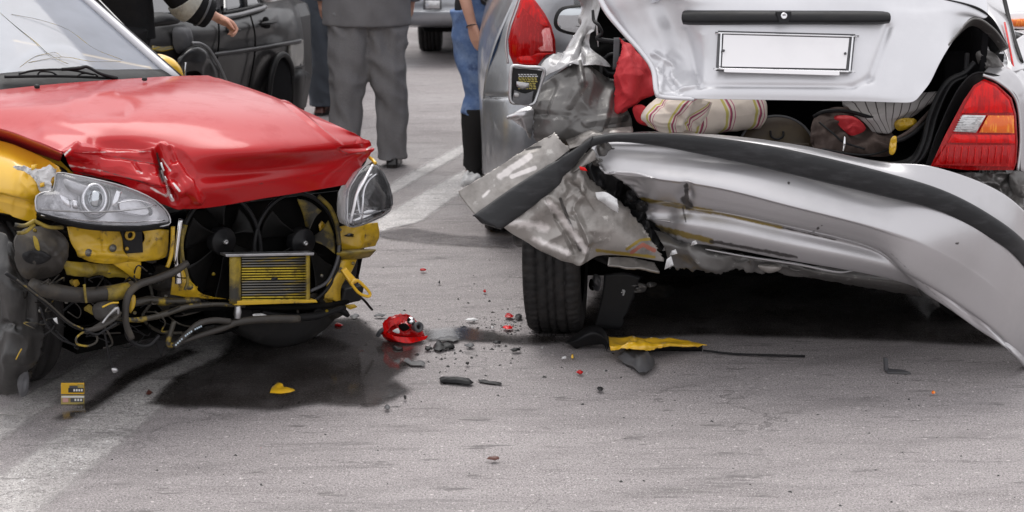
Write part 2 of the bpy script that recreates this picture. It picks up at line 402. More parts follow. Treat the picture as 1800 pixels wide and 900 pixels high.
def tyre(name, c, ax, ro, w, par, blocks=True, groove=.007):
    g = .35
    prof = [(-w * .46, ro * .66), (-w * .5, ro * .74), (-w * .5, ro * .86), (-w * .47, ro * .955), (-w * .40, ro * .988)]
    xs = [-.36, -.27, -.26, -.23, -.22, -.09, -.08, -.05, -.04, .04, .05, .08, .09, .22, .23, .26, .27, .36]
    for x in xs:
        deep = x in (-.26, -.23, -.08, -.05, .05, .08, .23, .26)
        prof.append((w * x, ro * (1 - .0 * abs(x)) - (groove if deep else 0)))
    prof += [(w * .40, ro * .988), (w * .47, ro * .955), (w * .5, ro * .86), (w * .5, ro * .74), (w * .46, ro * .66)]
    n = len(prof)
    def mod(s, q):
        if not blocks: return 0
        edge = q < 8 or q > n - 9
        return -.005 if (s % 4 == 0 and 2 < q < n - 3 and edge) or ((s + q) % 6 == 0 and not edge) else 0
    return lathe(name, prof, c, ax, rub, par, 240 if blocks else 64, mod=mod)
def rim(c, ax, r, w, par, m=None):
    return lathe('rim', [(-w * .4, r), (-w * .3, r * .93), (w * .1, r * .85), (w * .3, r * .5), (w * .36, r * .3), (w * .36, 0.001)], c, ax, m or alu, par, 40)

# ------------------------------------------------------------------ ground
def ground_mat(name, base, dark, light, streak=True, extra=None):
    m = bpy.data.materials.new(name); m.use_nodes = True; t = m.node_tree; N = t.nodes; b = N['Principled BSDF']; Lk = t.links.new
    tc = N.new('ShaderNodeTexCoord')
    def nz(scale, st=(1, 1, 1), det=6, ro=.6):
        mp = N.new('ShaderNodeMapping'); mp.inputs['Scale'].default_value = st; Lk(tc.outputs['Object'], mp.inputs[0])
        n = N.new('ShaderNodeTexNoise'); n.inputs['Scale'].default_value = scale; n.inputs['Detail'].default_value = det; n.inputs['Roughness'].default_value = ro
        Lk(mp.outputs[0], n.inputs['Vector']); return n.outputs[0]
    def rng(s, a, bb, c=0, d=1):
        r = N.new('ShaderNodeMapRange'); r.inputs[1].default_value = a; r.inputs[2].default_value = bb; r.inputs[3].default_value = c; r.inputs[4].default_value = d
        Lk(s, r.inputs[0]); return r.outputs[0]
    def mix(f, a, c2):
        x = N.new('ShaderNodeMix'); x.data_type = 'RGBA'
        Lk(f, x.inputs[0])
        if isinstance(a, tuple): x.inputs[6].default_value = (*a, 1)
        else: Lk(a, x.inputs[6])
        x.inputs[7].default_value = (*c2, 1); return x.outputs[2]
    c = mix(rng(nz(1.3, (1, .6, 1), 5), .35, .7), base, tuple(v * 1.16 for v in base))
    c = mix(rng(nz(2.2, (.35, 2.2, 1), 9, .78), .50, .66, 0, .6), c, dark)
    c = mix(rng(nz(5, (.25, 2.0, 1), 7, .75), .57, .66, 0, .75), c, tuple(v * .55 for v in base))
    c = mix(rng(nz(.9, (.3, 1.4, 1), 4), .52, .7, 0, .5), c, light)
    vo = N.new('ShaderNodeTexVoronoi'); vo.feature = 'DISTANCE_TO_EDGE'; vo.inputs['Scale'].default_value = 1.1
    dn = N.new('ShaderNodeTexNoise'); dn.inputs['Scale'].default_value = 5; dn.inputs['Detail'].default_value = 8; Lk(tc.outputs['Object'], dn.inputs[0])
    va = N.new('ShaderNodeVectorMath'); va.operation = 'MULTIPLY_ADD'; Lk(dn.outputs['Color'], va.inputs[0]); va.inputs[1].default_value = (.5, .5, .5); Lk(tc.outputs['Object'], va.inputs[2]); Lk(va.outputs[0], vo.inputs['Vector'])
    cm = N.new('ShaderNodeMath'); cm.operation = 'MULTIPLY'; Lk(rng(vo.outputs['Distance'], .0, .012, 1, 0), cm.inputs[0]); Lk(rng(nz(1.1, (1, 1, 1), 3), .5, .6, 0, .75), cm.inputs[1])
    c = mix(cm.outputs[0], c, tuple(v * .3 for v in base))
    c = mix(rng(nz(75, (1, 1, 1), 4, .7), .54, .64, 0, .55), c, tuple(v * .55 for v in base))
    c = mix(rng(nz(82, (1, 1, 1), 4, .7), .58, .66, 0, .5), c, tuple(min(1, v * 1.6) for v in base))
    c = mix(rng(nz(150, (1, 1, 1), 3), .50, .62, 0, .8), c, tuple(v * .42 for v in base))
    c = mix(rng(nz(34, (.5, 1.4, 1), 5, .75), .56, .66, 0, .6), c, tuple(v * .5 for v in base))
    c = mix(rng(nz(230, (1, 1, 1), 2), .57, .66, 0, .8), c, tuple(min(1, v * 2.1) for v in base))
    c = mix(rng(nz(60, (1, 1, 1), 3), .64, .70, 0, .9), c, tuple(min(1, v * 2.2) for v in base))
    c = mix(rng(nz(13, (.28, 1.2, 1), 6, .7), .60, .65, 0, .75), c, tuple(v * .38 for v in base))
    c = mix(rng(nz(6, (.2, 1.6, 1), 8, .8), .575, .64, 0, .65), c, tuple(v * .48 for v in base))
    # thin tyre scuffs curving across the lane
    w = N.new('ShaderNodeTexWave'); w.inputs['Scale'].default_value = .8; w.inputs['Distortion'].default_value = 3; w.inputs['Detail'].default_value = 2; w.inputs['Detail Scale'].default_value = .4
    mp = N.new('ShaderNodeMapping'); mp.inputs['Rotation'].default_value = (0, 0, R(62)); Lk(tc.outputs['Object'], mp.inputs[0]); Lk(mp.outputs[0], w.inputs[0])
    c = mix(rng(w.outputs[1], .9, 1.0, 0, .16), c, tuple(v * .5 for v in base))
    b.inputs['Specular IOR Level'].default_value = .3
    Lk(c, b.inputs['Base Color'])
    Lk(rng(nz(1.7, (.5, 1.2, 1), 6), .4, .65, .52, .85), b.inputs['Roughness'])
    bp = N.new('ShaderNodeBump'); bp.inputs['Strength'].default_value = .8; bp.inputs['Distance'].default_value = .004; Lk(nz(150, det=3), bp.inputs['Height'])
    bp2 = N.new('ShaderNodeBump'); bp2.inputs['Strength'].default_value = .35; bp2.inputs['Distance'].default_value = .02; Lk(nz(9, (.6, 1.3, 1)), bp2.inputs['Height'])
    Lk(bp.outputs[0], bp2.inputs['Normal']); Lk(bp2.outputs[0], b.inputs['Normal'])
    return m
asph = ground_mat('worn_asphalt', (.285, .262, .260), (.15, .137, .136), (.33, .305, .303))
linem = ground_mat('worn_line_paint', (.49, .465, .45), (.38, .36, .35), (.62, .60, .585))

def ground_sheet(name, pts, z, m, fade=0, cell=.03):
    """sheet on the ground inside an outline; with fade a fine grid carries the distance from its border"""
    pts = [(p[0], p[1]) for p in pts]
    if not fade:
        o = mk(name, [(x, y, z) for x, y in pts], [tuple(range(len(pts)))], m, None, False); o['kind'] = 'structure'; return o
    Q = np.array(pts); x0, y0 = Q.min(0); x1, y1 = Q.max(0)
    nx, ny = int((x1 - x0) / cell) + 2, int((y1 - y0) / cell) + 2
    X, Y = np.meshgrid(x0 + np.arange(nx) * cell, y0 + np.arange(ny) * cell)
    ins = np.zeros(X.shape, bool); dm = np.full(X.shape, 1e9)
    for i in range(len(Q)):
        ax, ay = Q[i]; bx, by_ = Q[(i + 1) % len(Q)]
        c = ((ay > Y) != (by_ > Y)) & (X < (bx - ax) * (Y - ay) / ((by_ - ay) or 1e-12) + ax); ins ^= c
        dx, dy = bx - ax, by_ - ay; t = np.clip(((X - ax) * dx + (Y - ay) * dy) / (dx * dx + dy * dy + 1e-12), 0, 1)
        dm = np.minimum(dm, np.hypot(X - ax - t * dx, Y - ay - t * dy))
    sd_ = np.where(ins, dm, -dm); keep = sd_ > -cell * 1.5; idx = -np.ones(X.shape, int); vs = []; fa = []
    for j, i in zip(*np.nonzero(keep)):
        idx[j, i] = len(vs); vs.append((X[j, i], Y[j, i], z)); fa.append(min(1, max(0, sd_[j, i] / fade)))
    fs = [(idx[j, i], idx[j, i + 1], idx[j + 1, i + 1], idx[j + 1, i]) for j in range(ny - 1) for i in range(nx - 1) if min(idx[j, i], idx[j, i + 1], idx[j + 1, i + 1], idx[j + 1, i]) >= 0]
    me = bpy.data.meshes.new(name); me.from_pydata(vs, [], [tuple(int(q) for q in f_) for f_ in fs]); at = me.attributes.new('fade', 'FLOAT', 'POINT')
    at.data.foreach_set('value', fa); me.materials.append(m)
    o = bpy.data.objects.new(name, me); COL.objects.link(o); o['kind'] = 'structure'; ORG[o] = Vector(); return o
def fade_alpha(m, amax, wear, lo=.56, hi=.66):
    """alpha rises from the sheet's border inwards, broken up by noise"""
    t = m.node_tree; N = t.nodes; Lk = t.links.new; b = N['Principled BSDF']
    at = N.new('ShaderNodeAttribute'); at.attribute_name = 'fade'; tc = N.new('ShaderNodeTexCoord')
    def nn(s_, d_):
        n = N.new('ShaderNodeTexNoise'); n.inputs['Scale'].default_value = s_; n.inputs['Detail'].default_value = d_; n.inputs['Roughness'].default_value = .7; Lk(tc.outputs['Object'], n.inputs[0]); return n.outputs[0]
    ad = N.new('ShaderNodeMath'); ad.operation = 'MULTIPLY_ADD'; Lk(at.outputs['Fac'], ad.inputs[0]); ad.inputs[1].default_value = 1.0; Lk(nn(22, 8), ad.inputs[2])
    r = N.new('ShaderNodeMapRange'); r.inputs[1].default_value = .55; r.inputs[2].default_value = 1.25; r.inputs[4].default_value = amax; Lk(ad.outputs[0], r.inputs[0])
    w = N.new('ShaderNodeMapRange'); w.inputs[1].default_value = .38; w.inputs[2].default_value = .62; w.inputs[3].default_value = 1; w.inputs[4].default_value = 1 - wear; Lk(nn(3, 9), w.inputs[0])
    w2 = N.new('ShaderNodeMapRange'); w2.inputs[1].default_value = lo; w2.inputs[2].default_value = hi; w2.inputs[3].default_value = 1; w2.inputs[4].default_value = 1 - wear; Lk(nn(130, 2), w2.inputs[0])
    q = N.new('ShaderNodeMath'); q.operation = 'MULTIPLY'; Lk(r.outputs[0], q.inputs[0]); Lk(w.outputs[0], q.inputs[1])
    q2 = N.new('ShaderNodeMath'); q2.operation = 'MULTIPLY'; Lk(q.outputs[0], q2.inputs[0]); Lk(w2.outputs[0], q2.inputs[1]); Lk(q2.outputs[0], b.inputs['Alpha'])
fade_alpha(linem, .95, .45)
g = ground_sheet('road', [(-400, -400, 0), (400, -400, 0), (400, 400, 0), (-400, 400, 0)], 0, asph)
def gz(px, py): return Z(px, py, 0)
line2 = ground_mat('far_line_paint', (.60, .575, .565), (.44, .42, .41), (.66, .64, .63)); fade_alpha(line2, .98, .25)
def line_sheet(name, A, B, z, m, cell): ground_sheet(name, [gz(*p) for p in A] + [gz(*p) for p in reversed(B)], z, m, .05, cell)
line_sheet('road_marking', [(-300, 850), (0, 716), (400, 488)], [(-300, 925), (0, 785), (400, 510)], .004, linem, .03)
line_sheet('road_marking', [(-200, 925), (0, 830), (400, 540)], [(-120, 1060), (20, 960), (330, 690), (440, 600)], .004, linem, .03)
line_sheet('road_marking', [(400, 488), (690, 318), (880, 215), (1100, 95)], [(400, 506), (690, 346), (880, 236), (1100, 108)], .004, line2, .03)
line_sheet('road_marking', [(440, 530), (690, 366), (830, 288), (1000, 195), (1150, 115)], [(440, 585), (690, 404), (745, 392), (790, 360), (850, 318), (1000, 232), (1150, 145)], .004, line2, .03)

# wet patches as thin films; the last also paints shade under the silver car
def water_or_shade_mat():
    m = bpy.data.materials.new('water_or_shade_film'); m.use_nodes = True; t = m.node_tree; N = t.nodes; b = N['Principled BSDF']; Lk = t.links.new
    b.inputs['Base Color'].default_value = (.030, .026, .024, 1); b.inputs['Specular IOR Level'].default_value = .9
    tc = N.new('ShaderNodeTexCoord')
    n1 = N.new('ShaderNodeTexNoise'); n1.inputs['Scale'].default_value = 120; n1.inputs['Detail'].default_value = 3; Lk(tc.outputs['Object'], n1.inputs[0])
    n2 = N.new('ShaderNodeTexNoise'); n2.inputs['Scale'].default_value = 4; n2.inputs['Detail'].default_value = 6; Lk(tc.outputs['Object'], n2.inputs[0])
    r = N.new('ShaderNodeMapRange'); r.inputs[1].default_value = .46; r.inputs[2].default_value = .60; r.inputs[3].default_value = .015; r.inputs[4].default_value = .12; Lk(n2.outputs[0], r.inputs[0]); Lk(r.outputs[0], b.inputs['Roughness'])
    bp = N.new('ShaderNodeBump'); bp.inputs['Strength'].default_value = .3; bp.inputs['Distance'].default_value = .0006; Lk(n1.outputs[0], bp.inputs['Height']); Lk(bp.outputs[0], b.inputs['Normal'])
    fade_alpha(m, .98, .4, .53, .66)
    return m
water_or_shade = water_or_shade_mat()
def puddle_or_shade(pts, j=.03, nois=14): ground_sheet('puddle_or_shade', [gz(*p) for p in pts], .0085, water_or_shade, .05, .015)
puddle_or_shade([(250, 715), (300, 665), (380, 628), (420, 560), (640, 560), (690, 602), (740, 612), (738, 640), (700, 668), (735, 690), (660, 722), (560, 716), (480, 728), (380, 722), (300, 722)])
puddle_or_shade([(80, 742), (150, 705), (215, 655), (330, 610), (360, 622), (250, 672), (180, 722), (120, 744)], .02)
puddle_or_shade([(735, 580), (820, 575), (900, 590), (1000, 585), (1060, 600), (940, 612), (860, 606), (790, 602), (740, 604)], .03)
puddle_or_shade([(925, 590), (1010, 596), (1090, 600), (1250, 594), (1420, 599), (1600, 606), (1800, 616), (1800, 560), (1760, 500), (1500, 455), (1120, 450), (1060, 500), (1000, 560)], .03)  # wet by the tyre, extended as a dark sheet to blacken the car's shade
patchm = ground_mat('dark_rough_patch', (.15, .138, .14), (.09, .083, .084), (.19, .175, .178)); fade_alpha(patchm, .95, .6)
ground_sheet('asphalt_patch', [gz(*p) for p in ((655, 408), (690, 404), (715, 400), (745, 404), (800, 412), (860, 416), (910, 418), (905, 440), (820, 436), (740, 430), (690, 424), (660, 418))], .005, patchm, .05, .02)


# ================================================================== SILVER CAR (rear, wrecked)
S = root('silver_car', 'wrecked silver car seen from behind, boot lid bent up over luggage and bumper torn', 'car', (1.0, 6.5, 0))
nR = Vector((.05, -1, .1))
# --- bumper
cols = [([(1060, 232), (1250, 236), (1400, 254), (1540, 283), (1640, 293), (1745, 330), (1810, 380), (1890, 470)], .10),
        ([(1052, 240), (1250, 243), (1400, 264), (1545, 296), (1645, 325), (1748, 372), (1806, 412), (1890, 500)], .05),
        ([(1046, 250), (1250, 258), (1400, 285), (1540, 318), (1650, 350), (1740, 398), (1804, 445), (1885, 545)], .022),
        ([(1042, 263), (1250, 279), (1400, 311), (1540, 344), (1650, 372), (1735, 415), (1800, 470), (1880, 590)], .008),
        ([(1050, 285), (1248, 301), (1398, 336), (1540, 371), (1640, 400), (1720, 442), (1790, 503), (1865, 620)], -.030),
        ([(1062, 303), (1245, 324), (1395, 360), (1537, 396), (1627, 425), (1705, 467), (1780, 532), (1852, 645)], -.066),
        ([(1075, 312), (1245, 331), (1393, 367), (1535, 403), (1622, 433), (1700, 475), (1777, 540), (1850, 652)], -.060),
        ([(1105, 338), (1245, 350), (1385, 382), (1532, 417), (1612, 450), (1690, 497), (1772, 562), (1846, 668)], -.040),
        ([(1124, 362), (1245, 369), (1376, 395), (1535, 434), (1600, 474), (1682, 527), (1766, 592), (1842, 685)], -.012),
        ([(1128, 372), (1245, 375), (1374, 401), (1538, 440), (1598, 480), (1680, 533), (1765, 598), (1841, 690)], .036),
        ([(1140, 392), (1246, 402), (1382, 430), (1556, 466), (1622, 503), (1702, 556), (1778, 616), (1840, 700)], .016),
        ([(1162, 425), (1248, 430), (1390, 457), (1577, 491), (1640, 524), (1716, 577), (1790, 630), (1838, 705)], .045),
        ([(1164, 424), (1252, 428), (1394, 453), (1580, 487), (1643, 519), (1718, 570), (1792, 622), (1842, 695)], .065)]
by = [5.60, 5.50, 5.42, 5.38, 5.375, 5.42, 5.52, 5.95]
fl_ = [1, 1, 1, .9, .12, 0, 0, 0]
rows = [[P(x, y, b + (off * k_ if j_ < 12 else off if k_ > .5 else .02) - .10 * (1 - k_) * (math.sin(math.pi * (j_ + 1.2) / 14.2) - .3)) for (x, y), b, k_ in zip(r, by, fl_)] for j_, (r, off) in enumerate(cols)]
bumper = surf('bumper', rows, silver, S, 250, 150, th=.004,
     stain=[(1125, 350, 1250, 372, 7, 'y', 1.0), (1250, 372, 1375, 400, 5, 'y', .8), (1375, 400, 1470, 422, 3, 'd', .7), (1135, 395, 1250, 424, 9, 'y', 1.0), (1250, 424, 1400, 452, 6, 'd', .9),
            (1206, 325, 1208, 365, 6, 'd', 1.2), (1203, 350, 1212, 362, 10, 'd', 1.2), (1200, 365, 1206, 390, 4, 'd', .7), (1040, 262, 1062, 300, 8, 'd', .5), (1130, 380, 1200, 430, 14, 'd', .6),
            (1430, 408, 1444, 396, 2.5, 'd', 1), (1060, 258, 1080, 262, 3, 'd', 1), (1680, 428, 1684, 428, 3, 'd', 1.2), (1560, 440, 1700, 570, 3, 'd', .4), (1385, 320, 1388, 324, 3, 'd', 1)], jag={'L': .012},
     dents=[(1120, 330, 1127, 420, 26, -.02, 'g'), (1208, 325, 1212, 345, 6, -.012, 'g'), (1205, 345, 1206, 360, 12, -.02, 'g'),
            (1170, 380, 1165, 430, 25, -.025, 'g'), (1690, 430, 1600, 440, 60, .012, 'g'), (1060, 280, 1100, 330, 22, -.012, 'g')],
     crump=[(1095, 360, 38, 70, 22, .008), (1210, 350, 10, 26, 30, .006)], sharp=True)
# rubber strip running along the bumper and on over the torn corner
def strip_rows(tops, bots, ys, o=.0):
    r = []
    for f, d in ((0, .012), (.03, -.008), (.25, -.018), (.5, -.020), (.75, -.018), (.97, -.010), (1, .012)):
        r.append([P(a[0] + (b[0] - a[0]) * f, a[1] + (b[1] - a[1]) * f, y + d - .012) for a, b, y in zip(tops, bots, ys)])
    return r
tp = [(1040, 240), (1085, 233), (1150, 233), (1240, 240), (1330, 252), (1430, 272), (1560, 304), (1660, 335), (1742, 378), (1806, 428), (1885, 520)]
bt = [(1030, 262), (1075, 250), (1150, 256), (1240, 273), (1330, 292), (1430, 316), (1560, 347), (1650, 371), (1728, 411), (1798, 466), (1880, 590)]
ys = [5.59, 5.58, 5.55, 5.505, 5.465, 5.415, 5.365, 5.340, 5.375, 5.475, 5.90]
surf('bumper_strip', strip_rows(tp, bt, ys), strip, S, 120, 24, th=.003, dents=[(1100, 235, 1300, 262, 8, -.002, 'g')])
tp = [(1042, 239), (1005, 265), (960, 292), (900, 330), (832, 378)]
bt = [(1034, 262), (1003, 300), (980, 328), (925, 372), (880, 404)]
surf('bumper_strip', strip_rows(tp, bt, [5.585, 5.57, 5.54, 5.50, 5.46]), strip, S, 70, 20, th=.003, jag={'R': .01}, dents=[(985, 285, 1000, 330, 8, -.008, 'g')])
plate('strip_end', [P(832, 378, 5.44), P(846, 392, 5.46), P(882, 403, 5.46), P(862, 378, 5.45)], Vector((0, -1, .3)), .03, strip, S, .004)
# pale wing of the torn corner
surf('torn_bumper_corner', [[P(975, 233, 5.62), P(920, 264, 5.60), P(870, 297, 5.57), (P(806, 336, 5.50))],
      [P(985, 245, 5.60), P(930, 285, 5.58), P(880, 322, 5.55), P(814, 350, 5.49)],
      [P(1003, 262, 5.59), P(955, 300, 5.56), P(900, 338, 5.53), P(840, 383, 5.47)]], silverd, S, 80, 40, th=.005, jag={'L': .008, 'T': .0035},
      dents=[(905, 268, 945, 258, 8, -.006, 'v'), (930, 300, 960, 270, 14, .006, 'g')], crump=[(915, 300, 60, 50, 30, .005)], stain=[(880, 310, 930, 275, 10, 'w', 1.1), (900, 310, 940, 295, 6, 'w', 1.2), (925, 262, 950, 258, 4, 'd', 1.1), (850, 345, 860, 335, 6, 'w', .8)])
# crushed lower corner
surf('torn_bumper_corner', [
      [P(1040, 262, 5.60), P(1012, 282, 5.58), P(995, 305, 5.56), P(965, 330, 5.53), P(930, 362, 5.50), P(880, 396, 5.47)],
      [P(1030, 305, 5.60), P(1020, 315, 5.54), P(1000, 345, 5.545), P(965, 365, 5.49), P(930, 385, 5.48), P(888, 402, 5.475)],
      [P(1072, 345, 5.60), P(1045, 365, 5.53), P(1010, 375, 5.55), P(975, 398, 5.50), P(940, 408, 5.49), P(900, 411, 5.49)],
      [P(1115, 382, 5.59), P(1080, 400, 5.52), P(1025, 408, 5.53), P(990, 425, 5.52), P(955, 425, 5.50), P(918, 421, 5.50)],
      [P(1148, 425, 5.58), P(1095, 432, 5.53), P(1040, 435, 5.54), P(1005, 447, 5.53), P(965, 440, 5.51), P(935, 431, 5.52)],
      [P(1166, 460, 5.59), P(1100, 450, 5.56), P(1050, 450, 5.57), P(1020, 464, 5.54), P(980, 452, 5.54), P(945, 437, 5.54)]],
      silverd, S, 150, 110, th=.004, jag={'L': .016, 'T': .004},
      dents=[(965, 352, 985, 385, 7, -.022, 'v'), (985, 385, 1010, 440, 9, -.02, 'v'), (1025, 335, 1005, 370, 9, .02, 'v'), (1010, 370, 1035, 420, 8, .018, 'v'), (1035, 420, 1018, 462, 10, .018, 'v'),
             (1050, 345, 1095, 375, 12, .016, 'g'), (1000, 320, 1020, 345, 8, -.016, 'v'), (935, 375, 960, 420, 12, -.008, 'g')],
      crump=[(1000, 390, 80, 80, 9, .030), (1010, 330, 40, 40, 20, .012)],
      stain=[(1102, 438, 1125, 422, 4, 'y', 1.3), (1125, 422, 1145, 420, 4, 'y', 1.3), (1110, 444, 1130, 430, 5, 'r', 1.3), (1130, 430, 1150, 440, 6, 'r', 1.1), (1050, 440, 1150, 452, 5, 'y', .9), (965, 355, 1030, 440, 12, 'w', .8), (900, 390, 960, 400, 16, 'w', .7), (940, 420, 1000, 445, 12, 'w', .7), (985, 350, 1020, 440, 5, 'd', 1.1)])
# torn bright flap, dark inside of the tear
surf('torn_paint_flap', [[P(1046, 338, 5.52), P(1065, 338, 5.50), P(1085, 350, 5.50)], [P(1050, 350, 5.51), P(1068, 354, 5.49), P(1086, 362, 5.49)], [P(1060, 356, 5.53), P(1072, 366, 5.51), P(1087, 375, 5.50)]], primer, S, 24, 20, th=.002, jag={'B': .01, 'R': .008})
surf('torn_paint_flap', [[P(1038, 262, 5.58), P(1043, 263, 5.57), P(1047, 270, 5.57)], [P(1018, 283, 5.57), P(1030, 283, 5.56), P(1044, 282, 5.57)], [P(1003, 303, 5.56), P(1012, 300, 5.55), P(1026, 292, 5.56)]], silverd, S, 20, 20, th=.002, jag={'R': .012})
surf('crushed_inner_panel', [[P(1000, 255, 5.70), P(1060, 255, 5.70), P(1110, 290, 5.72)], [P(1010, 310, 5.66), P(1065, 320, 5.64), P(1130, 340, 5.70)], [P(1060, 380, 5.66), P(1100, 375, 5.64), P(1150, 390, 5.68)], [P(1130, 440, 5.66), P(1170, 440, 5.66), P(1230, 430, 5.70)]],
     plas, S, 60, 80, th=.003, crump=[(1090, 340, 140, 140, 20, .05)])
for (x, y, w, h, m_) in [(1062, 262, 26, 30, greyd), (1052, 285, 22, 14, greyd), (1128, 362, 22, 20, plas), (1110, 345, 18, 22, plas), (1136, 400, 14, 26, plas)]:
    dome('crumpled_flap', [P(x - w / 2, y - h / 3, 5.60), P(x, y - h / 2, 5.58), P(x + w / 2, y - h / 6, 5.6), P(x + w / 2.5, y + h / 2, 5.62), P(x - w / 3, y + h / 2.4, 5.6)], Vector((0, -1, .2)), .02, m_, S, .01, 5, 20, crump=(40, .012))
dome('red_lens_shard', [P(1018, 292, 5.54), P(1028, 294, 5.54), P(1033, 301, 5.54), P(1020, 299, 5.54)], nR, .004, lampred, S, .002, 3, 8, round_=False)
for (x, y, w, h) in [(1184, 444, 14, 12), (1176, 462, 16, 24), (1220, 427, 12, 10)]:
    dome('torn_plastic_shard', [P(x - w / 2, y + h / 2, 5.53), P(x - w / 4, y - h / 4, 5.5), P(x + w / 4, y - h / 2, 5.52), P(x + w / 2, y + h / 6, 5.5), P(x, y + h / 3, 5.52)], nR, .006, primer, S, .004, 4, 14, crump=(60, .012), round_=False)
# scraped yellow paint along the bumper
def scrape(pts, w, m_, ys_, name='paint_scrape'):
    top = [P(x, y - w / 2, yy) for (x, y), yy in zip(pts, ys_)]; bot = [P(x, y + w / 2, yy) for (x, y), yy in zip(pts, ys_)]
    surf(name, [top, bot], m_, S, 40, 4, th=.0008, jag={'T': .004, 'B': .004})
scrm = mat('yellow_scrape_paint', (.33, .25, .03), .6, var=(10, (.30, .28, .25), .42, .6), bump=(40, .3), stretch=(.6, 1, 5))
# crumpled hanging under-edge of boot floor
surf('crushed_rear_panel', [[P(1150, 405, 5.66), P(1230, 428, 5.62), P(1330, 448, 5.60), P(1450, 470, 5.60), P(1600, 490, 5.62)],
     [P(1165, 430, 5.60), P(1235, 445, 5.57), P(1340, 460, 5.57), P(1450, 482, 5.58), P(1610, 505, 5.62)],
     [P(1175, 475, 5.62), P(1240, 474, 5.60), P(1340, 474, 5.62), P(1450, 492, 5.66), P(1620, 520, 5.72)]], greyd, S, 130, 40, th=.003, jag={'B': .02}, crump=[(1250, 455, 220, 50, 11, .035)])
tube('seam_flange', [P(1240, 438, 5.58), P(1320, 452, 5.56), P(1400, 464, 5.56), P(1470, 478, 5.56), P(1500, 476, 5.58)], [.003, .004, .005, .004, .002], silver, S, 8)
dome('tow_eye_cover', [P(1332, 468, 5.57), P(1345, 464, 5.57), P(1370, 466, 5.57), P(1372, 474, 5.57), P(1350, 480, 5.57)], nR, .015, silverd, S, .01, 5, 20)
# inside of bumper carrier seen left of centre under it
surf('bumper_carrier', [[P(1070, 452, 5.68), P(1100, 452, 5.67), P(1150, 462, 5.67)], [P(1068, 466, 5.66), P(1110, 470, 5.64), P(1160, 478, 5.64)]], silverd, S, 30, 10, th=.01, crump=[(1110, 460, 60, 20, 30, .008)])

# --- rear panel, sill, boot floor and inside of boot
surf('boot_sill', [[P(1030, 258, 5.80), P(1150, 240, 5.78), P(1300, 252, 5.72), P(1450, 280, 5.68), P(1560, 296, 5.68), P(1650, 300, 5.70)],
     [P(1040, 240, 5.72), P(1150, 231, 5.70), P(1300, 243, 5.66), P(1450, 268, 5.62), P(1560, 285, 5.62), P(1650, 292, 5.66)],
     [P(1045, 252, 5.66), P(1150, 246, 5.64), P(1300, 262, 5.60), P(1450, 290, 5.56), P(1560, 305, 5.56), P(1650, 312, 5.62)]], silver, S, 80, 24, th=.003)
surf('rear_panel', [[P(1000, 262, 5.74), P(1300, 262, 5.70), P(1660, 305, 5.70), P(1800, 330, 5.75)], [P(1010, 330, 5.76), P(1300, 350, 5.72), P(1660, 400, 5.74), P(1800, 430, 5.78)], [P(1060, 440, 5.78), P(1300, 440, 5.78), P(1660, 490, 5.8), P(1800, 500, 5.82)]], greyd, S, 70, 30, th=.01, crump=[(1100, 350, 200, 120, 14, .03)])
IN = inner
box('boot_floor', Vector((1.02, 6.35, .60)), Vector((.62, 0, 0)), Vector((0, .55, 0)), Vector((0, 0, .012)), IN, S)
box('boot_back_wall', Vector((1.02, 6.92, .85)), Vector((.66, 0, 0)), Vector((0, .015, 0)), Vector((0, 0, .40)), IN, S)
box('boot_side_lining', Vector((.33, 6.45, .78)), Vector((.012, 0, 0)), Vector((0, .48, 0)), Vector((0, 0, .22)), IN, S)
box('boot_side_lining', Vector((1.62, 6.4, .85)), Vector((.012, 0, 0)), Vector((0, .55, 0)), Vector((0, 0, .30)), IN, S)
box('parcel_shelf', Vector((1.0, 6.6, 1.20)), Vector((.68, 0, 0)), Vector((0, .40, 0)), Vector((0, 0, .012)), IN, S)
# underbody
box('underbody', Vector((.98, 8.25, .29)), Vector((.72, 0, 0)), Vector((0, 1.95, 0)), Vector((0, 0, .15)), black, S, .03)
box('sill', Vector((.33, 8.2, .33)), Vector((.03, 0, 0)), Vector((0, 1.75, 0)), Vector((0, 0, .16)), silver, S, .02)
box('sill', Vector((1.82, 8.0, .33)), Vector((.03, 0, 0)), Vector((0, 1.5, 0)), Vector((0, 0, .16)), silver, S, .02)
box('front_bumper', Vector((1.05, 10.2, .38)), Vector((.80, 0, 0)), Vector((0, .08, 0)), Vector((0, 0, .24)), silver, S, .05)
box('exhaust_silencer', Vector((1.25, 6.6, .27)), Vector((.22, 0, 0)), Vector((0, .22, 0)), Vector((0, 0, .07)), black, S, .05)
box('rear_axle_beam', Vector((.95, 6.35, .30)), Vector((.62, 0, 0)), Vector((0, .05, 0)), Vector((0, 0, .035)), black, S, .015)
dome('fuel_tank', [Vector((.5, 6.6, .40)), Vector((1.4, 6.6, .40)), Vector((1.4, 6.6, .22)), Vector((.5, 6.6, .22))], Vector((0, -1, -.1)), .1, black, S, .1, 5, 24)
box('spare_wheel_well', Vector((1.05, 6.15, .42)), Vector((.42, 0, 0)), Vector((0, .28, 0)), Vector((0, 0, .12)), black, S, .06)
surf('mud_flap', [[P(1062, 482, 5.98), P(1100, 480, 5.98), P(1125, 486, 5.98)], [P(1058, 520, 5.98), P(1090, 520, 5.98), P(1110, 530, 5.98)], [P(1045, 575, 5.98), P(1070, 578, 5.98), P(1090, 580, 5.98)]], plas, S, 16, 16, th=.004, jag={'R': .01})
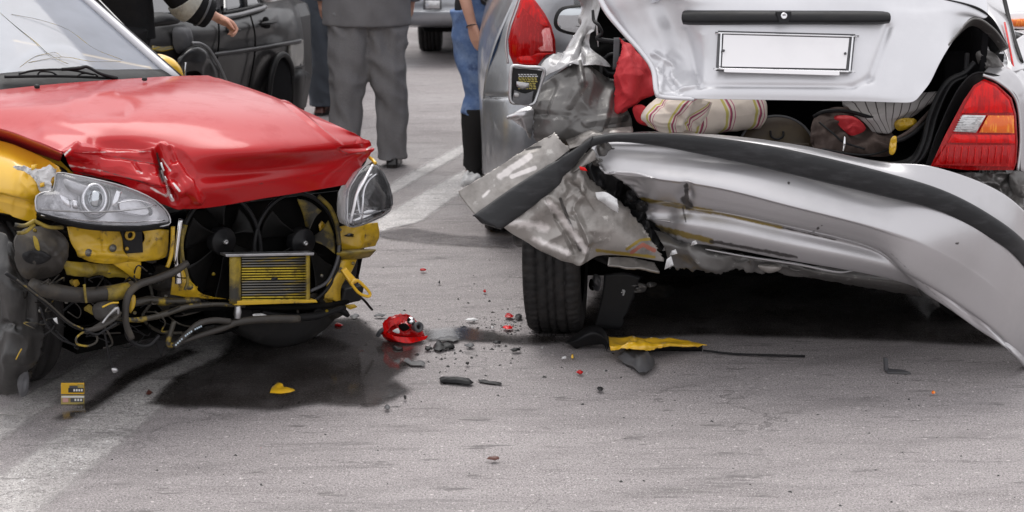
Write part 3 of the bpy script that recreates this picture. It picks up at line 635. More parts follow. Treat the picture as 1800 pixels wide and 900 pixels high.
for (x, y, w, h, m_) in [(1092, 512, 14, 14, primer), (1120, 505, 34, 18, greyd), (1160, 512, 50, 24, black), (1145, 500, 18, 10, greyd), (1048, 496, 16, 30, plasg), (1040, 500, 10, 20, black)]:
    dome('crushed_axle_piece', [P(x - w / 2, y, 6.0), P(x - w / 5, y - h / 2, 6.0), P(x + w / 2, y - h / 4, 6.0), P(x + w / 3, y + h / 2, 6.0), P(x - w / 3, y + h / 2.5, 6.0)], nR, .03, m_, S, .02, 5, 20, crump=(30, .02))

# wheels: rear left seen almost edge on, the others mostly in the dark
def wheel(par, c, ax, ro, w, blocks=False):
    t_ = tyre('tyre', c, ax, ro, w, par, blocks)
    r_ = rim(c, ax, ro * .66, w, par)
    return t_
axl = Vector((1, -.10, .02)).normalized()
wheel(S, Vector((.163, 6.09, .30)), axl, .30, .205, True)
wheel(S, Vector((1.74, 6.30, .30)), Vector((1, 0, 0)), .30, .19)
wheel(S, Vector((.30, 8.75, .30)), Vector((-1, 0, 0)), .30, .19)
wheel(S, Vector((1.62, 8.75, .30)), Vector((1, 0, 0)), .30, .19)
surf('wheel_arch', [[P(900, 400, 5.95), P(960, 400, 5.82), P(1060, 420, 5.80)], [P(905, 430, 6.0), P(970, 425, 5.88), P(1070, 460, 5.86)], [P(925, 436, 6.3), P(980, 430, 6.3), P(1075, 470, 6.3)]], plas, S, 24, 16, th=.01)

# --- boot lid
def L_(x, y, d=0.0):   # lid surface: nearly upright plate, top leaning away
    return P(x, y, 5.56 + (175 - y) * .0009 + d)
lid_cols = [1056, 1085, 1110, 1140, 1162, 1200, 1240, 1300, 1400, 1500, 1560, 1600, 1640]
def lidrow(pts): return [L_(x, y, d) for x, y, d in pts]
lid = surf('boot_lid', [
    lidrow([(1040, -60, .02), (1095, -60, -.06), (1150, -60, -.10), (1300, -60, -.04), (1500, -62, -.03), (1620, -40, .02), (1700, -20, .12), (1735, 0, .2)]),
    lidrow([(1052, 0, .03), (1105, -8, -.05), (1155, -8, -.09), (1300, -8, -.05), (1500, -6, -.04), (1600, 6, .0), (1690, 12, .08), (1735, 30, .16)]),
    lidrow([(1072, 30, .03), (1118, 22, -.03), (1165, 15, -.06), (1300, 16, -.05), (1500, 18, -.04), (1598, 26, -.01), (1665, 28, .05), (1706, 32, .12)]),
    lidrow([(1100, 62, .02), (1135, 50, -.01), (1175, 48, -.03), (1300, 48, -.045), (1500, 50, -.04), (1590, 55, -.015), (1642, 60, .02), (1680, 65, .06)]),
    lidrow([(1135, 100, .02), (1158, 90, .015), (1185, 86, .0), (1300, 90, -.035), (1500, 92, -.035), (1580, 95, -.02), (1622, 100, .0), (1655, 105, .02)]),
    lidrow([(1153, 130, .0), (1172, 130, .02), (1195, 130, .0), (1300, 135, -.025), (1500, 138, -.025), (1572, 140, -.02), (1610, 142, -.005), (1636, 143, .01)]),
    lidrow([(1157, 160, -.01), (1180, 160, .0), (1205, 160, -.01), (1300, 160, -.02), (1500, 164, -.02), (1568, 168, -.015), (1603, 166, -.005), (1622, 162, .0)]),
    lidrow([(1160, 168, .0), (1185, 171, .0), (1210, 173, -.005), (1300, 175, -.01), (1500, 178, -.01), (1568, 180, -.008), (1600, 180, .0), (1612, 174, .0)])],
    silverl, S, 190, 110, th=.02,
    dents=[(1205, 55, 1222, 120, 6, -.010, 'g'), (1222, 120, 1231, 149, 6, -.014, 'g'), (1231, 150, 1500, 152, 5, -.005, 'g'), (1500, 152, 1530, 138, 6, -.008, 'g'), (1530, 138, 1563, 48, 7, -.012, 'g'),
           (1236, 60, 1238, 140, 4, .006, 'g'), (1150, 95, 1180, 110, 8, .016, 'v'), (1165, 130, 1195, 160, 9, -.014, 'v'), (1190, 158, 1230, 148, 6, .012, 'v'), (1165, 115, 1160, 160, 6, .008, 'g'),
           (1160, -10, 1212, 110, 30, -.05, 'g')],
    crump=[(1175, 130, 45, 55, 14, .020)], stain=[(1155, 95, 1165, 165, 10, 'd', .45), (1120, 60, 1160, 110, 8, 'd', .4), (1155, 98, 1175, 95, 3, 'r', .9)])
# recessed plate well deepening below the handle
def onlid(x, y, d): return L_(x, y, d)
# handle bar with lock
tube_rows = []
hb = []
for f, d, e in ((0, -.035, 6), (.12, -.062, 2), (.45, -.072, 0), (.8, -.068, 1), (1, -.04, 3)):
    hb.append([onlid(1198 + e, 18 + f * 25, d + .0), onlid(1230, 17 + f * 27, d - .005), onlid(1380, 18 + f * 25, d - .008), onlid(1530, 19 + f * 24, d - .005), onlid(1566 - e, 21 + f * 20, d)])
surf('grip_bar', hb, plas, S, 60, 18, th=.012)
plate('lock_surround', [onlid(1363, 20, -.085), onlid(1392, 20, -.085), onlid(1386, 40, -.085), onlid(1370, 40, -.085)], Vector((0, -1, 0)), .012, plas, S, .003)
lathe('lock_cylinder', [(-.004, .0105), (.0035, .0105), (.005, .008), (.003, .0045), (.0, .0001)], onlid(1378, 28, -.088), Vector((0, -1, .1)), chrome, S, 24)
# plate frame and blank plate
def rect(x0, y0, x1, y1, x2, y2, x3, y3, d, r=6):
    C = [(x0, y0), (x1, y1), (x2, y2), (x3, y3)]; out = []
    for i in range(4):
        a = np.array(C[i - 1], float); b = np.array(C[i], float); c = np.array(C[(i + 1) % 4], float)
        u = (a - b) / np.linalg.norm(a - b); v = (c - b) / np.linalg.norm(c - b)
        for t in (1, .45, .15): out.append(tuple(b + u * r * t ** 1 * (1 if t == 1 else .6 * t)))
        for t in (.15, .45, 1): out.append(tuple(b + v * r * t * (1 if t == 1 else .6)))
    return [onlid(x, y, d) for x, y in out]
nP = Vector((0, -1, .1))
plate('plate_holder', rect(1263, 54, 1504, 60, 1497, 129, 1259, 125, -.052, 9), nP, .02, plasg, S, .003)
fr = rect(1268, 58, 1499, 64, 1493, 126, 1265, 121, -.055, 7)
tube('plate_frame', fr, .0035, chrome, S, 8, 3, closed=True)
plate('number_plate', rect(1272, 61, 1493, 67, 1487, 121, 1269, 117, -.058, 5), nP, .004, white, S, .0015)
plate('plate_lip', [onlid(1273, 120, -.066), onlid(1476, 125, -.066), onlid(1476, 133, -.066), onlid(1273, 127, -.066)], nP, .008, white, S, .002)
for x, y in ((1272, 89), (1486, 94)):
    lathe('plate_screw', [(-.002, .0045), (.002, .004), (.0025, .0001)], onlid(x, y, -.062), nP, plasg, S, 12)
# upper curled edge of the lid, left
tube('lid_edge_fold', [L_(1050, -10, .0), L_(1068, 22, .0), L_(1095, 55, -.0), L_(1128, 92, .0), L_(1148, 122, -.005), L_(1154, 160, -.01), L_(1164, 170, -.005), L_(1220, 174, -.01)], [.010, .010, .009, .009, .009, .009, .008, .006], silverl, S, 10)
# inner frame of the lid on the right
surf('lid_inner_frame', [[P(1606, 178, 5.62), P(1650, 108, 5.66), P(1680, 66, 5.70), P(1712, 34, 5.74), P(1745, 50, 5.80), P(1772, 85, 5.84)], [P(1598, 176, 5.72), P(1640, 110, 5.76), P(1676, 72, 5.78), P(1708, 46, 5.82), P(1738, 64, 5.86), P(1760, 92, 5.88)]], greyd, S, 50, 14, th=.006)
# --- body round the boot, right side
surf('boot_seal', [[P(1545, 292, 5.66), P(1600, 292, 5.66), P(1630, 262, 5.68), P(1648, 200, 5.74), P(1672, 150, 5.78), P(1700, 133, 5.82)],
                   [P(1520, 286, 5.70), P(1590, 280, 5.70), P(1616, 250, 5.72), P(1632, 196, 5.77), P(1660, 142, 5.81), P(1700, 122, 5.86)]], plas, S, 50, 8, th=.01)
tube('boot_seal', [P(1330, 262, 5.66), P(1450, 283, 5.66), P(1540, 294, 5.66), P(1598, 289, 5.66), P(1622, 255, 5.70), P(1636, 200, 5.75), P(1662, 148, 5.79), P(1695, 128, 5.83), P(1712, 110, 5.85)], .009, plas, S, 10)
lampn = Vector((.25, -1, .12))
surf('lamp_housing', [[P(1625, 300, 5.68), P(1650, 230, 5.70), P(1690, 150, 5.74), P(1730, 128, 5.76), P(1790, 165, 5.80), P(1800, 300, 5.80)], [P(1640, 300, 5.76), P(1660, 235, 5.8), P(1700, 170, 5.84), P(1735, 150, 5.86), P(1775, 180, 5.9), P(1780, 300, 5.9)]], plas, S, 40, 10, th=.004)
tl = root  # placeholder name kept short
LP0 = P(1700, 220, 5.64)
def lp(x, y, o=0): return V(x, y, LP0, lampn, o)
body_ol = [(1636, 292), (1660, 240), (1694, 176), (1712, 150), (1730, 139), (1752, 148), (1778, 172), (1786, 200), (1789, 250), (1787, 285), (1782, 299), (1700, 299)]
lampb = dome('tail_lamp', [lp(x, y, -.012) for x, y in body_ol], lampn, .018, lampredd, S, .05, 6, 60, round_=False, pw=.35)
def lens(pts, m_, o=.010, b=.008, name='lens'):
    return dome(name, [lp(x, y, o) for x, y in pts], lampn, b, m_, lampb, .012, 4, 40, round_=False, pw=.35)
lens([(1696, 186), (1712, 156), (1730, 144), (1750, 152), (1774, 176), (1781, 198), (1690, 199)], lampred)
lens([(1692, 202), (1733, 203), (1716, 233), (1677, 231)], lampwh, .012)
lens([(1737, 203), (1782, 203), (1783, 234), (1721, 233)], lampor, .012)
lens([(1674, 236), (1784, 237), (1784, 252), (1666, 251)], lampred, .010)
lens([(1664, 254), (1784, 255), (1782, 293), (1642, 290)], lampredd, .008)
for i, x in enumerate(range(1648, 1780, 12)):
    a = tube('lens_rib', [lp(x + 8, 257, .018), lp(x + 4, 288, .018)], .0012, lampred, lampb, 6)
for i in range(7):
    y = 206 + i * 4
    tube('lens_rib', [lp(1690 - (y - 202) * .5, y, .022), lp(1730 - (y - 202) * .6, y, .022)], .0011, lampwh, lampb, 6)
tube('lamp_trim', [lp(1789, 300, .0), lp(1794, 250, .0), lp(1791, 195, 0), lp(1780, 165, 0), lp(1752, 142, 0), lp(1728, 132, 0)], .005, silver, S, 8)
# quarter panel right of the lamp and the pillar above it
surf('quarter_panel', [[P(1728, 128, 5.78), P(1745, 110, 5.9), P(1765, 85, 6.1), P(1800, 60, 6.3)],
     [P(1752, 140, 5.76), P(1775, 125, 5.82), P(1800, 110, 6.0), P(1840, 90, 6.25)],
     [P(1784, 165, 5.76), P(1805, 160, 5.80), P(1840, 150, 5.98), P(1880, 140, 6.3)],
     [P(1793, 200, 5.76), P(1815, 210, 5.80), P(1860, 220, 5.98), P(1900, 220, 6.3)],
     [P(1794, 300, 5.76), P(1820, 320, 5.80), P(1865, 350, 5.98), P(1905, 350, 6.3)]], silver, S, 50, 50, th=.002, crump=[(1790, 130, 40, 40, 16, .01)])
surf('rear_pillar', [[P(1640, -40, 6.3), P(1690, -40, 6.35), P(1740, -40, 6.5)], [P(1690, 0, 6.2), P(1730, 0, 6.2), P(1760, 0, 6.35)], [P(1735, 45, 6.05), P(1758, 40, 6.05), P(1778, 35, 6.2)], [P(1770, 100, 5.92), P(1782, 95, 5.95), P(1792, 90, 6.1)], [P(1765, 128, 5.82), P(1785, 125, 5.84), P(1805, 120, 5.95)]], silver, S, 24, 50, th=.004)
tube('side_window_trim', [P(1758, -30, 6.3), P(1768, 10, 6.22), P(1780, 60, 6.1), P(1796, 110, 5.98)], .008, plas, S, 8)
tube('side_strip_light', [P(1766, 40, 6.05), P(1774, 80, 5.95), P(1782, 122, 5.86)], .004, lampred, S, 6)
surf('rear_window', [[P(1480, -60, 6.3), P(1580, -60, 6.3), P(1680, -50, 6.35)], [P(1500, -15, 6.0), P(1600, -4, 6.0), P(1700, 10, 6.05)], [P(1500, 2, 5.85), P(1610, 8, 5.85), P(1715, 24, 5.9)]], glassd, S, 20, 20, th=.005)
surf('rear_scuttle', [[P(1440, -20, 5.72), P(1600, -8, 5.74), P(1700, 8, 5.80), P(1742, 30, 5.86), P(1772, 82, 5.88)], [P(1440, 20, 5.80), P(1600, 24, 5.82), P(1695, 32, 5.86), P(1725, 60, 5.90), P(1745, 100, 5.92)]], plas, S, 40, 12, th=.005)
surf('inner_wing', [[P(1660, 90, 6.1), P(1720, 90, 6.0), P(1765, 95, 5.95)], [P(1660, 150, 6.05), P(1720, 130, 5.95), P(1760, 130, 5.86)]], IN, S, 20, 10, th=.005)
dome('inner_hinge_cover', [P(1715, 95, 5.86), P(1735, 88, 5.86), P(1755, 100, 5.86), P(1766, 125, 5.86), P(1730, 130, 5.88)], nR, .03, greyd, S, .02, 5, 24, crump=(20, .015))
box('inner_bracket', P(1700, 108, 6.0), Vector((.008, 0, 0)), Vector((0, .01, 0)), Vector((0, 0, .03)), plasg, S)
# metal below the lamp
surf('crushed_corner_metal', [[P(1640, 303, 5.74), P(1700, 303, 5.72), P(1760, 303, 5.72), P(1800, 303, 5.74)], [P(1650, 330, 5.74), P(1700, 335, 5.70), P(1760, 345, 5.72), P(1800, 350, 5.74)], [P(1660, 380, 5.74), P(1710, 380, 5.74), P(1770, 400, 5.74), P(1800, 420, 5.74)]], greyd, S, 50, 30, th=.004, crump=[(1740, 330, 70, 50, 18, .04)])
dome('rubber_block', [P(1776, 305, 5.70), P(1800, 305, 5.70), P(1806, 345, 5.70), P(1788, 345, 5.70), P(1776, 328, 5.70)], nR, .01, greyd, S, .05, 4, 24, crump=(40, .006))

# --- crumpled left quarter
surf('crushed_quarter_panel', [
     [P(905, 0 - 40, 6.35), P(980, -40, 6.2), P(1030, -40, 6.05), P(1062, -40, 5.95)],
     [P(1018, 0, 6.2), P(1030, 0, 6.1), P(1042, 0, 6.0), P(1058, 0, 5.92)],
     [P(1012, 40, 6.12), P(1022, 45, 6.02), P(1034, 50, 5.95), P(1046, 48, 5.90)],
     [P(998, 75, 6.05), P(1012, 85, 5.90), P(1028, 80, 5.98), P(1040, 75, 5.90)],
     [P(972, 96, 5.95), P(1000, 98, 5.84), P(1022, 105, 5.86), P(1044, 92, 5.88)],
     [P(948, 120, 5.88), P(985, 118, 5.80), P(1020, 112, 5.80), P(1062, 105, 5.86)],
     [P(946, 142, 5.84), P(975, 128, 5.80), P(1022, 116, 5.78), P(1074, 118, 5.86)]], silverc, S, 70, 110, th=.002, jag={'L': .008},
     dents=[(1015, 40, 975, 110, 8, -.02, 'v'), (1040, 60, 1022, 108, 7, .018, 'v'), (1022, 108, 946, 150, 7, .014, 'v')], crump=[(1010, 95, 80, 50, 12, .012)])
surf('crushed_quarter_panel', [
     [P(938, 165, 5.84), P(962, 140, 5.83), P(990, 122, 5.82), P(1018, 108, 5.81), P(1045, 122, 5.85), P(1075, 142, 5.92)],
     [P(936, 178, 5.80), P(965, 165, 5.77), P(1000, 150, 5.75), P(1030, 140, 5.76), P(1060, 150, 5.80), P(1088, 160, 5.88)],
     [P(934, 192, 5.78), P(968, 188, 5.73), P(1005, 182, 5.72), P(1040, 175, 5.73), P(1075, 180, 5.78), P(1098, 185, 5.86)],
     [P(937, 215, 5.76), P(972, 212, 5.71), P(1010, 208, 5.71), P(1045, 200, 5.72), P(1080, 205, 5.76), P(1108, 208, 5.84)],
     [P(938, 240, 5.75), P(972, 240, 5.70), P(1008, 236, 5.70), P(1045, 226, 5.71), P(1080, 222, 5.75), P(1110, 228, 5.82)],
     [P(945, 255, 5.78), P(972, 262, 5.74), P(1008, 258, 5.73), P(1045, 246, 5.73), P(1080, 238, 5.76), P(1112, 240, 5.82)]], greyd, S, 110, 100, th=.003, jag={'L': .008},
     dents=[(1000, 122, 940, 168, 7, .014, 'v'), (1020, 150, 975, 235, 16, .010, 'g'), (1060, 160, 1000, 240, 20, -.014, 'g'), (940, 200, 1000, 205, 8, -.008, 'v'), (1030, 215, 1095, 205, 10, .012, 'v'), (1018, 112, 1022, 150, 6, .02, 'v'), (1022, 150, 1000, 185, 10, .012, 'v'), (1075, 150, 1050, 235, 10, .016, 'v'), (975, 150, 960, 200, 9, -.012, 'v')],
     crump=[(1015, 190, 120, 100, 6, .03), (1000, 200, 90, 60, 14, .010)], stain=[(960, 205, 1010, 215, 9, 'w', .7), (1000, 230, 1060, 222, 8, 'w', .7), (1040, 205, 1090, 215, 8, 'w', .8), (985, 160, 1000, 175, 5, 'w', .6), (940, 180, 990, 150, 5, 'w', .6)])
surf('crushed_quarter_panel', [[P(990, 240, 5.72), P(1040, 228, 5.70), P(1112, 222, 5.74)], [P(998, 252, 5.68), P(1045, 240, 5.67), P(1112, 232, 5.70)], [P(1000, 262, 5.66), P(1040, 250, 5.66), P(1100, 240, 5.68)]], silverd, S, 40, 20, th=.003, crump=[(1040, 240, 70, 20, 25, .012)])
surf('bent_steel_flap', [[P(892, 207, 5.78), P(914, 192, 5.78), P(938, 184, 5.78)], [P(894, 209, 5.76), P(918, 203, 5.72), P(938, 208, 5.76)], [P(906, 218, 5.78), P(922, 228, 5.74), P(934, 246, 5.77)]], silver, S, 30, 30, th=.002, dents=[(893, 208, 935, 196, 6, .01, 'v'), (895, 210, 932, 242, 5, -.006, 'v')], jag={'B': .006})
# open fuel door with its label
F0 = P(925, 150, 5.74); nF = Vector((.12, -1, .05))
def fp(x, y, o=0): return V(x, y, F0, nF, o)
tube('fuel_door_frame', [fp(903, 116), fp(925, 118), fp(956, 122), fp(950, 150, -.01), fp(944, 168, -.01), fp(936, 183), fp(915, 182), fp(898, 178), fp(897, 150), fp(898, 125)], .006, alu, S, 10, 6, closed=True)
fd = plate('fuel_door', [fp(900, 119, -.012), fp(954, 124, -.012), fp(938, 184, -.012), fp(898, 180, -.012)], nF, .006, plas, S)
lab = mat('label_yellow_ink', (.40, .33, .08), .6)
lbw = mat('label_white_ink', (.55, .55, .55), .6)
random.seed(3)
for r_ in range(9):
    y = 130 + r_ * 3.1; x = 911 + (r_ % 2)
    while x < 942:
        w = random.uniform(2, 6)
        plate('label_print', [fp(x, y, -.010), fp(x + w, y + .3, -.010), fp(x + w, y + 2, -.010), fp(x, y + 1.7, -.010)], nF, .001, lab if r_ > 1 else lbw, fd)
        x += w + 1.4
dome('fuel_door_hinge', [fp(908, 143, .006), fp(930, 146, .006), fp(930, 154, .006), fp(918, 158, .006), fp(908, 152, .006)], nF, .01, alu, S, .01, 4, 20, round_=False)
dome('fuel_door_catch', [fp(904, 163, .004), fp(913, 163, .004), fp(913, 172, .004), fp(904, 172, .004)], nF, .006, alu, S, .01, 4, 20, round_=False)
surf('fuel_door_tray', [[fp(904, 158, .0), fp(922, 164, .004), fp(938, 160, .0)], [fp(901, 172, .004), fp(920, 175, .01), fp(936, 172, .004)], [fp(900, 182, .004), fp(918, 184, .01), fp(936, 184, .004)]], plasg, S, 20, 16, th=.003)
# hole, strap and bush inside the crushed corner
surf('wheelhouse_lining', [[P(1030, -20, 6.3), P(1100, -20, 6.25), P(1180, 0, 6.2)], [P(1030, 60, 6.25), P(1100, 80, 6.2), P(1180, 100, 6.15)], [P(1040, 130, 6.2), P(1110, 160, 6.1), P(1180, 180, 6.05)], [P(1060, 250, 6.1), P(1120, 250, 6.05), P(1180, 250, 6.0)]], black, S, 30, 30, th=.004, crump=[(1100, 100, 100, 140, 9, .05)])
tube('rubber_lip', [P(1042, 18, 5.90), P(1044, 36, 5.88), P(1052, 44, 5.86), P(1058, 58, 5.86), P(1050, 66, 5.86), P(1058, 70, 5.86), P(1085, 73, 5.86), P(1100, 70, 5.88)], [.005, .006, .006, .006, .007, .008, .008, .006], plas, S, 8)
surf('inner_strap', [[P(1079, 66, 5.85), P(1090, 66, 5.85)], [P(1078, 95, 5.84), P(1089, 95, 5.84)], [P(1077, 122, 5.84), P(1087, 122, 5.84)]], plasg, S, 6, 12, th=.004)
lathe('rubber_bush', [(-.03, .036), (.0, .040), (.012, .038), (.014, .032), (.0, .026), (-.02, .022), (-.02, .0001)], P(1078, 112, 5.88), Vector((-.3, -1, .15)), plas, S, 32)
# left door mirror
MR = P(1010, 34, 7.0)
def mp_(x, y, o=0): return V(x, y, MR, Vector((-.15, -1, 0)), o)
mol = [(975, 28), (985, 14), (1005, 9), (1040, 8), (1055, 12), (1056, 50), (1045, 62), (1015, 63), (985, 56), (974, 45)]
mh = dome('door_mirror', [mp_(x, y, -.02) for x, y in mol], Vector((-.15, -1, 0)), .02, plas, S, .10, 6, 40, pw=.3)
cx, cy = 1015, 36
dome('mirror_glass', [mp_(cx + (x - cx) * .84, cy + (y - cy) * .80, .003) for x, y in mol], Vector((-.15, -1, 0)), .004, mirrorg, mh, .003, 3, 40)
# simple closed shell of the crushed body beyond the boot
surf('body_side', [[P(1030, -60, 6.4), P(1010, -60, 6.7), Vector((.33, 7.4, 1.2))], [P(1050, 60, 6.2), Vector((.30, 6.7, .9)), Vector((.33, 7.4, .9))], [Vector((.33, 6.35, .5)), Vector((.33, 6.7, .4)), Vector((.33, 7.4, .4))]], silver, S, 20, 20, th=.004)
surf('body_side', [[P(1800, 60, 6.3), Vector((1.92, 7.5, 1.02)), Vector((1.85, 9.6, .88))], [P(1900, 220, 6.3), Vector((2.02, 7.5, .75)), Vector((1.95, 9.6, .65))], [P(1905, 350, 6.3), Vector((1.98, 7.5, .45)), Vector((1.92, 9.6, .42))], [Vector((1.98, 6.75, .3)), Vector((1.94, 7.5, .26)), Vector((1.88, 9.6, .3))]], silver, S, 30, 20, th=.004)
surf('roof', [[P(1180, -60, 6.6), P(1440, -60, 6.6), P(1700, -50, 6.5)], [Vector((.5, 7.3, 1.42)), Vector((1.0, 7.3, 1.45)), Vector((1.65, 7.3, 1.42))], [Vector((.5, 8.2, 1.43)), Vector((1.0, 8.2, 1.46)), Vector((1.65, 8.2, 1.43))]], silver, S, 20, 20, th=.004)
surf('rear_window', [[P(1080, -70, 6.4), P(1300, -70, 6.4), P(1660, -60, 6.4)], [P(1060, -10, 6.05), P(1300, -10, 6.0), P(1690, 0, 6.05)]], glassd, S, 20, 10, th=.004)

# things lying in the boot (things of their own)
B0 = Vector((.9, 5.9, .7))
def bagroll(name, a, b, r, m_, label, cat, rings=40, n=48, flat=.8):
    a = Vector(a); b = Vector(b); t = (b - a).normalized(); u = Vector((0, 0, 1)); u = (u - t * u.dot(t)).normalized(); w = t.cross(u)
    vs = []; fs = []; uv = []
    for i in range(rings):
        f = i / (rings - 1); c = a.lerp(b, f); rr = r * (min(1, (f * 14 + .25)) ** .5) * (min(1, ((1 - f) * 14 + .1)) ** .5)
        for s in range(n + 1):
            an = 2 * math.pi * s / n; k = rr * (1 + .10 * (.4 - 2 * abs(noise.noise(c * 11 + Vector((math.cos(an), math.sin(an), 5)) * 1.1))) + .10 * noise.noise(c * 9 + Vector((math.cos(an), math.sin(an), 0)) * .8) + .05 * noise.noise(c * 26 + Vector((math.cos(an), math.sin(an), 2)) * 2))
            vs.append(c + (u * math.sin(an) * flat + w * math.cos(an)) * k); uv.append((f, s / n))
    for i in range(rings - 1):
        for s in range(n):
            q = i * (n + 1) + s; fs.append((q, q + 1, q + n + 2, q + n + 1))
    fs.append(tuple(range(n))[::-1]); fs.append(tuple((rings - 1) * (n + 1) + s for s in range(n)))
    o = mk(name, vs, fs, m_, None, True, uv, org=c); tagt(o, label, cat); return o
bagroll('towel_roll', P(1185, 208, 5.80), P(1335, 190, 5.95), .085, towel, 'rolled cream towel with pink and yellow stripes, resting behind the torn bumper strip', 'towel')
tw = surf('folded_towel', [[P(1168, 160, 5.74), P(1200, 165, 5.72), P(1240, 176, 5.72), P(1250, 180, 5.75)], [P(1140, 182, 5.72), P(1175, 188, 5.66), P(1215, 198, 5.66), P(1242, 205, 5.72)], [P(1128, 205, 5.72), P(1160, 215, 5.66), P(1200, 222, 5.66), P(1228, 226, 5.72)], [P(1140, 222, 5.73), P(1165, 232, 5.69), P(1200, 233, 5.69), P(1225, 233, 5.73)]],
          towel, None, 50, 50, th=.012, crump=[(1190, 200, 70, 50, 14, .03)], dents=[(1160, 180, 1200, 215, 8, -.012, 'v'), (1215, 180, 1200, 228, 7, .012, 'v')])
tagt(tw, 'loose cream towel end with pink hem, spilling out of boot under bent lid corner', 'towel')
rc = surf('red_cloth', [[P(1090, 66, 5.84), P(1100, 68, 5.84), P(1115, 74, 5.84), P(1125, 84, 5.86)], [P(1092, 100, 5.82), P(1110, 105, 5.77), P(1135, 110, 5.78), P(1148, 112, 5.83)], [P(1086, 140, 5.80), P(1110, 140, 5.74), P(1135, 142, 5.76), P(1156, 140, 5.80)],
        [P(1082, 165, 5.79), P(1105, 168, 5.73), P(1130, 168, 5.75), P(1155, 160, 5.78)], [P(1075, 188, 5.78), P(1088, 190, 5.74), P(1105, 188, 5.74), P(1128, 180, 5.77)], [P(1071, 205, 5.78), P(1078, 207, 5.76), P(1085, 202, 5.76), P(1096, 196, 5.77)]],
        redc, None, 100, 110, th=.004, jag={'B': .008, 'L': .006}, crump=[(1115, 140, 50, 80, 7, .03), (1115, 150, 50, 80, 18, .010)], dents=[(1100, 75, 1150, 130, 14, -.02, 'g')])
tagt(rc, 'large crumpled red cloth hanging in the hole left of the lifted boot lid', 'cloth')
rb = dome('red_cloth_bundle', [P(1112, 190, 5.75), P(1128, 184, 5.75), P(1142, 195, 5.75), P(1150, 212, 5.75), P(1138, 221, 5.75), P(1120, 214, 5.75)], Vector((0, -1, .2)), .03, redc, None, .02, 7, 30, crump=(22, .02)); tagt(rb, 'small red cloth bundle poking out below the large red cloth beside cream towel', 'cloth')
cs = root('round_case', 'round dark brown case with small ring handle, lying in the middle of the boot', 'case', P(1365, 235, 5.95))
CN = Vector((0, -1, .35))
C0 = P(1365, 240, 5.92)
def cp(x, y, o=0): return V(x, y, C0, CN, o)
dome('case_body', [cp(1365 + 68 * math.cos(a), 262 + 60 * math.sin(a)) for a in np.linspace(0, 2 * math.pi, 24, endpoint=False)], CN, .02, brownd, cs, .08, 7, 48, pw=.3)
tube('case_rim', [cp(1365 + 66 * math.cos(a), 262 + 58 * math.sin(a), .004) for a in np.linspace(0, 2 * math.pi, 24, endpoint=False)], .005, plasg, cs, 8, 3, closed=True)
tube('case_handle', [cp(1354, 230, .03), cp(1356, 240, .034), cp(1366, 245, .034), cp(1376, 240, .034), cp(1377, 231, .03)], .004, plas, cs, 8)
surf('case_trim', [[cp(1303, 246, .02), cp(1365, 250, .022), cp(1425, 252, .02)], [cp(1302, 252, .02), cp(1365, 257, .022), cp(1425, 259, .02)]], brownd, cs, 30, 4, th=.002)
bg_ = root('brown_bag', 'dusty brown cloth bag with silver zip pull, lying in the right of the boot', 'bag', P(1490, 260, 5.9))
dome('bag_body', [P(1425, 225, 5.86), P(1440, 198, 5.90), P(1475, 188, 5.92), P(1520, 205, 5.90), P(1570, 235, 5.84), P(1572, 270, 5.78), P(1520, 275, 5.76), P(1460, 268, 5.78), P(1430, 258, 5.80)], Vector((0, -1, .4)), .05, brownc, bg_, .08, 14, 90, crump=(11, .05))
tube('bag_strap', [P(1430, 205, 5.84), P(1450, 196, 5.82), P(1490, 196, 5.82), P(1535, 208, 5.80)], .007, plas, bg_, 8)
tube('bag_seam', [P(1445, 262, 5.70), P(1490, 270, 5.69), P(1530, 272, 5.70), P(1566, 262, 5.74)], .004, plas, bg_, 6)
tube('zip_tape', [P(1440, 215, 5.77), P(1465, 235, 5.73), P(1483, 250, 5.71), P(1520, 262, 5.71)], .004, plas, bg_, 6)
tube('zip_pull', [P(1485, 240, 5.69), P(1484, 254, 5.685), P(1482, 266, 5.69)], [.003, .005, .003], chrome, bg_, 8)
r2 = dome('red_bundle', [P(1466, 205, 5.82), P(1500, 205, 5.80), P(1522, 226, 5.78), P(1500, 238, 5.76), P(1484, 230, 5.78)], Vector((0, -1, .3)), .025, redc, None, .02, 7, 32, crump=(25, .015)); tagt(r2, 'bright red cloth bundle lying on the brown bag in the boot', 'cloth')
sg = surf('striped_blanket', [[P(1480, 178, 6.0), P(1540, 172, 6.0), P(1600, 165, 6.0), P(1650, 160, 6.0)], [P(1500, 195, 5.86), P(1545, 188, 5.84), P(1590, 182, 5.86), P(1640, 172, 5.9)], [P(1515, 212, 5.80), P(1550, 208, 5.78), P(1585, 200, 5.80), P(1630, 184, 5.86)], [P(1535, 232, 5.80), P(1562, 235, 5.78), P(1580, 225, 5.80), P(1615, 198, 5.86)]],
          stripg, None, 70, 30, th=.015, crump=[(1560, 200, 80, 40, 12, .02)]); tagt(sg, 'grey and black striped blanket bundled in the boot near the right tail lamp', 'blanket')
yb = dome('yellow_cord_bundle', [P(1572, 215, 5.80), P(1590, 207, 5.80), P(1610, 210, 5.82), P(1606, 222, 5.80), P(1580, 230, 5.79)], Vector((0, -1, .3)), .02, yelgrime, None, .02, 6, 24, crump=(30, .014)); tagt(yb, 'dull yellow bundle tucked under the striped blanket in the boot', 'bundle')
ys_ = root('umbrella_stick', 'dark folded stick with yellow tip, leaning across the right of the boot', 'umbrella', P(1600, 230, 5.8))
tube('stick_shaft', [P(1574, 246, 5.70), P(1605, 226, 5.76), P(1640, 190, 5.86)], .007, brownc, ys_, 8)
tube('stick_shaft', [P(1570, 250, 5.68), P(1600, 238, 5.72), P(1640, 205, 5.84)], .008, plas, ys_, 8)
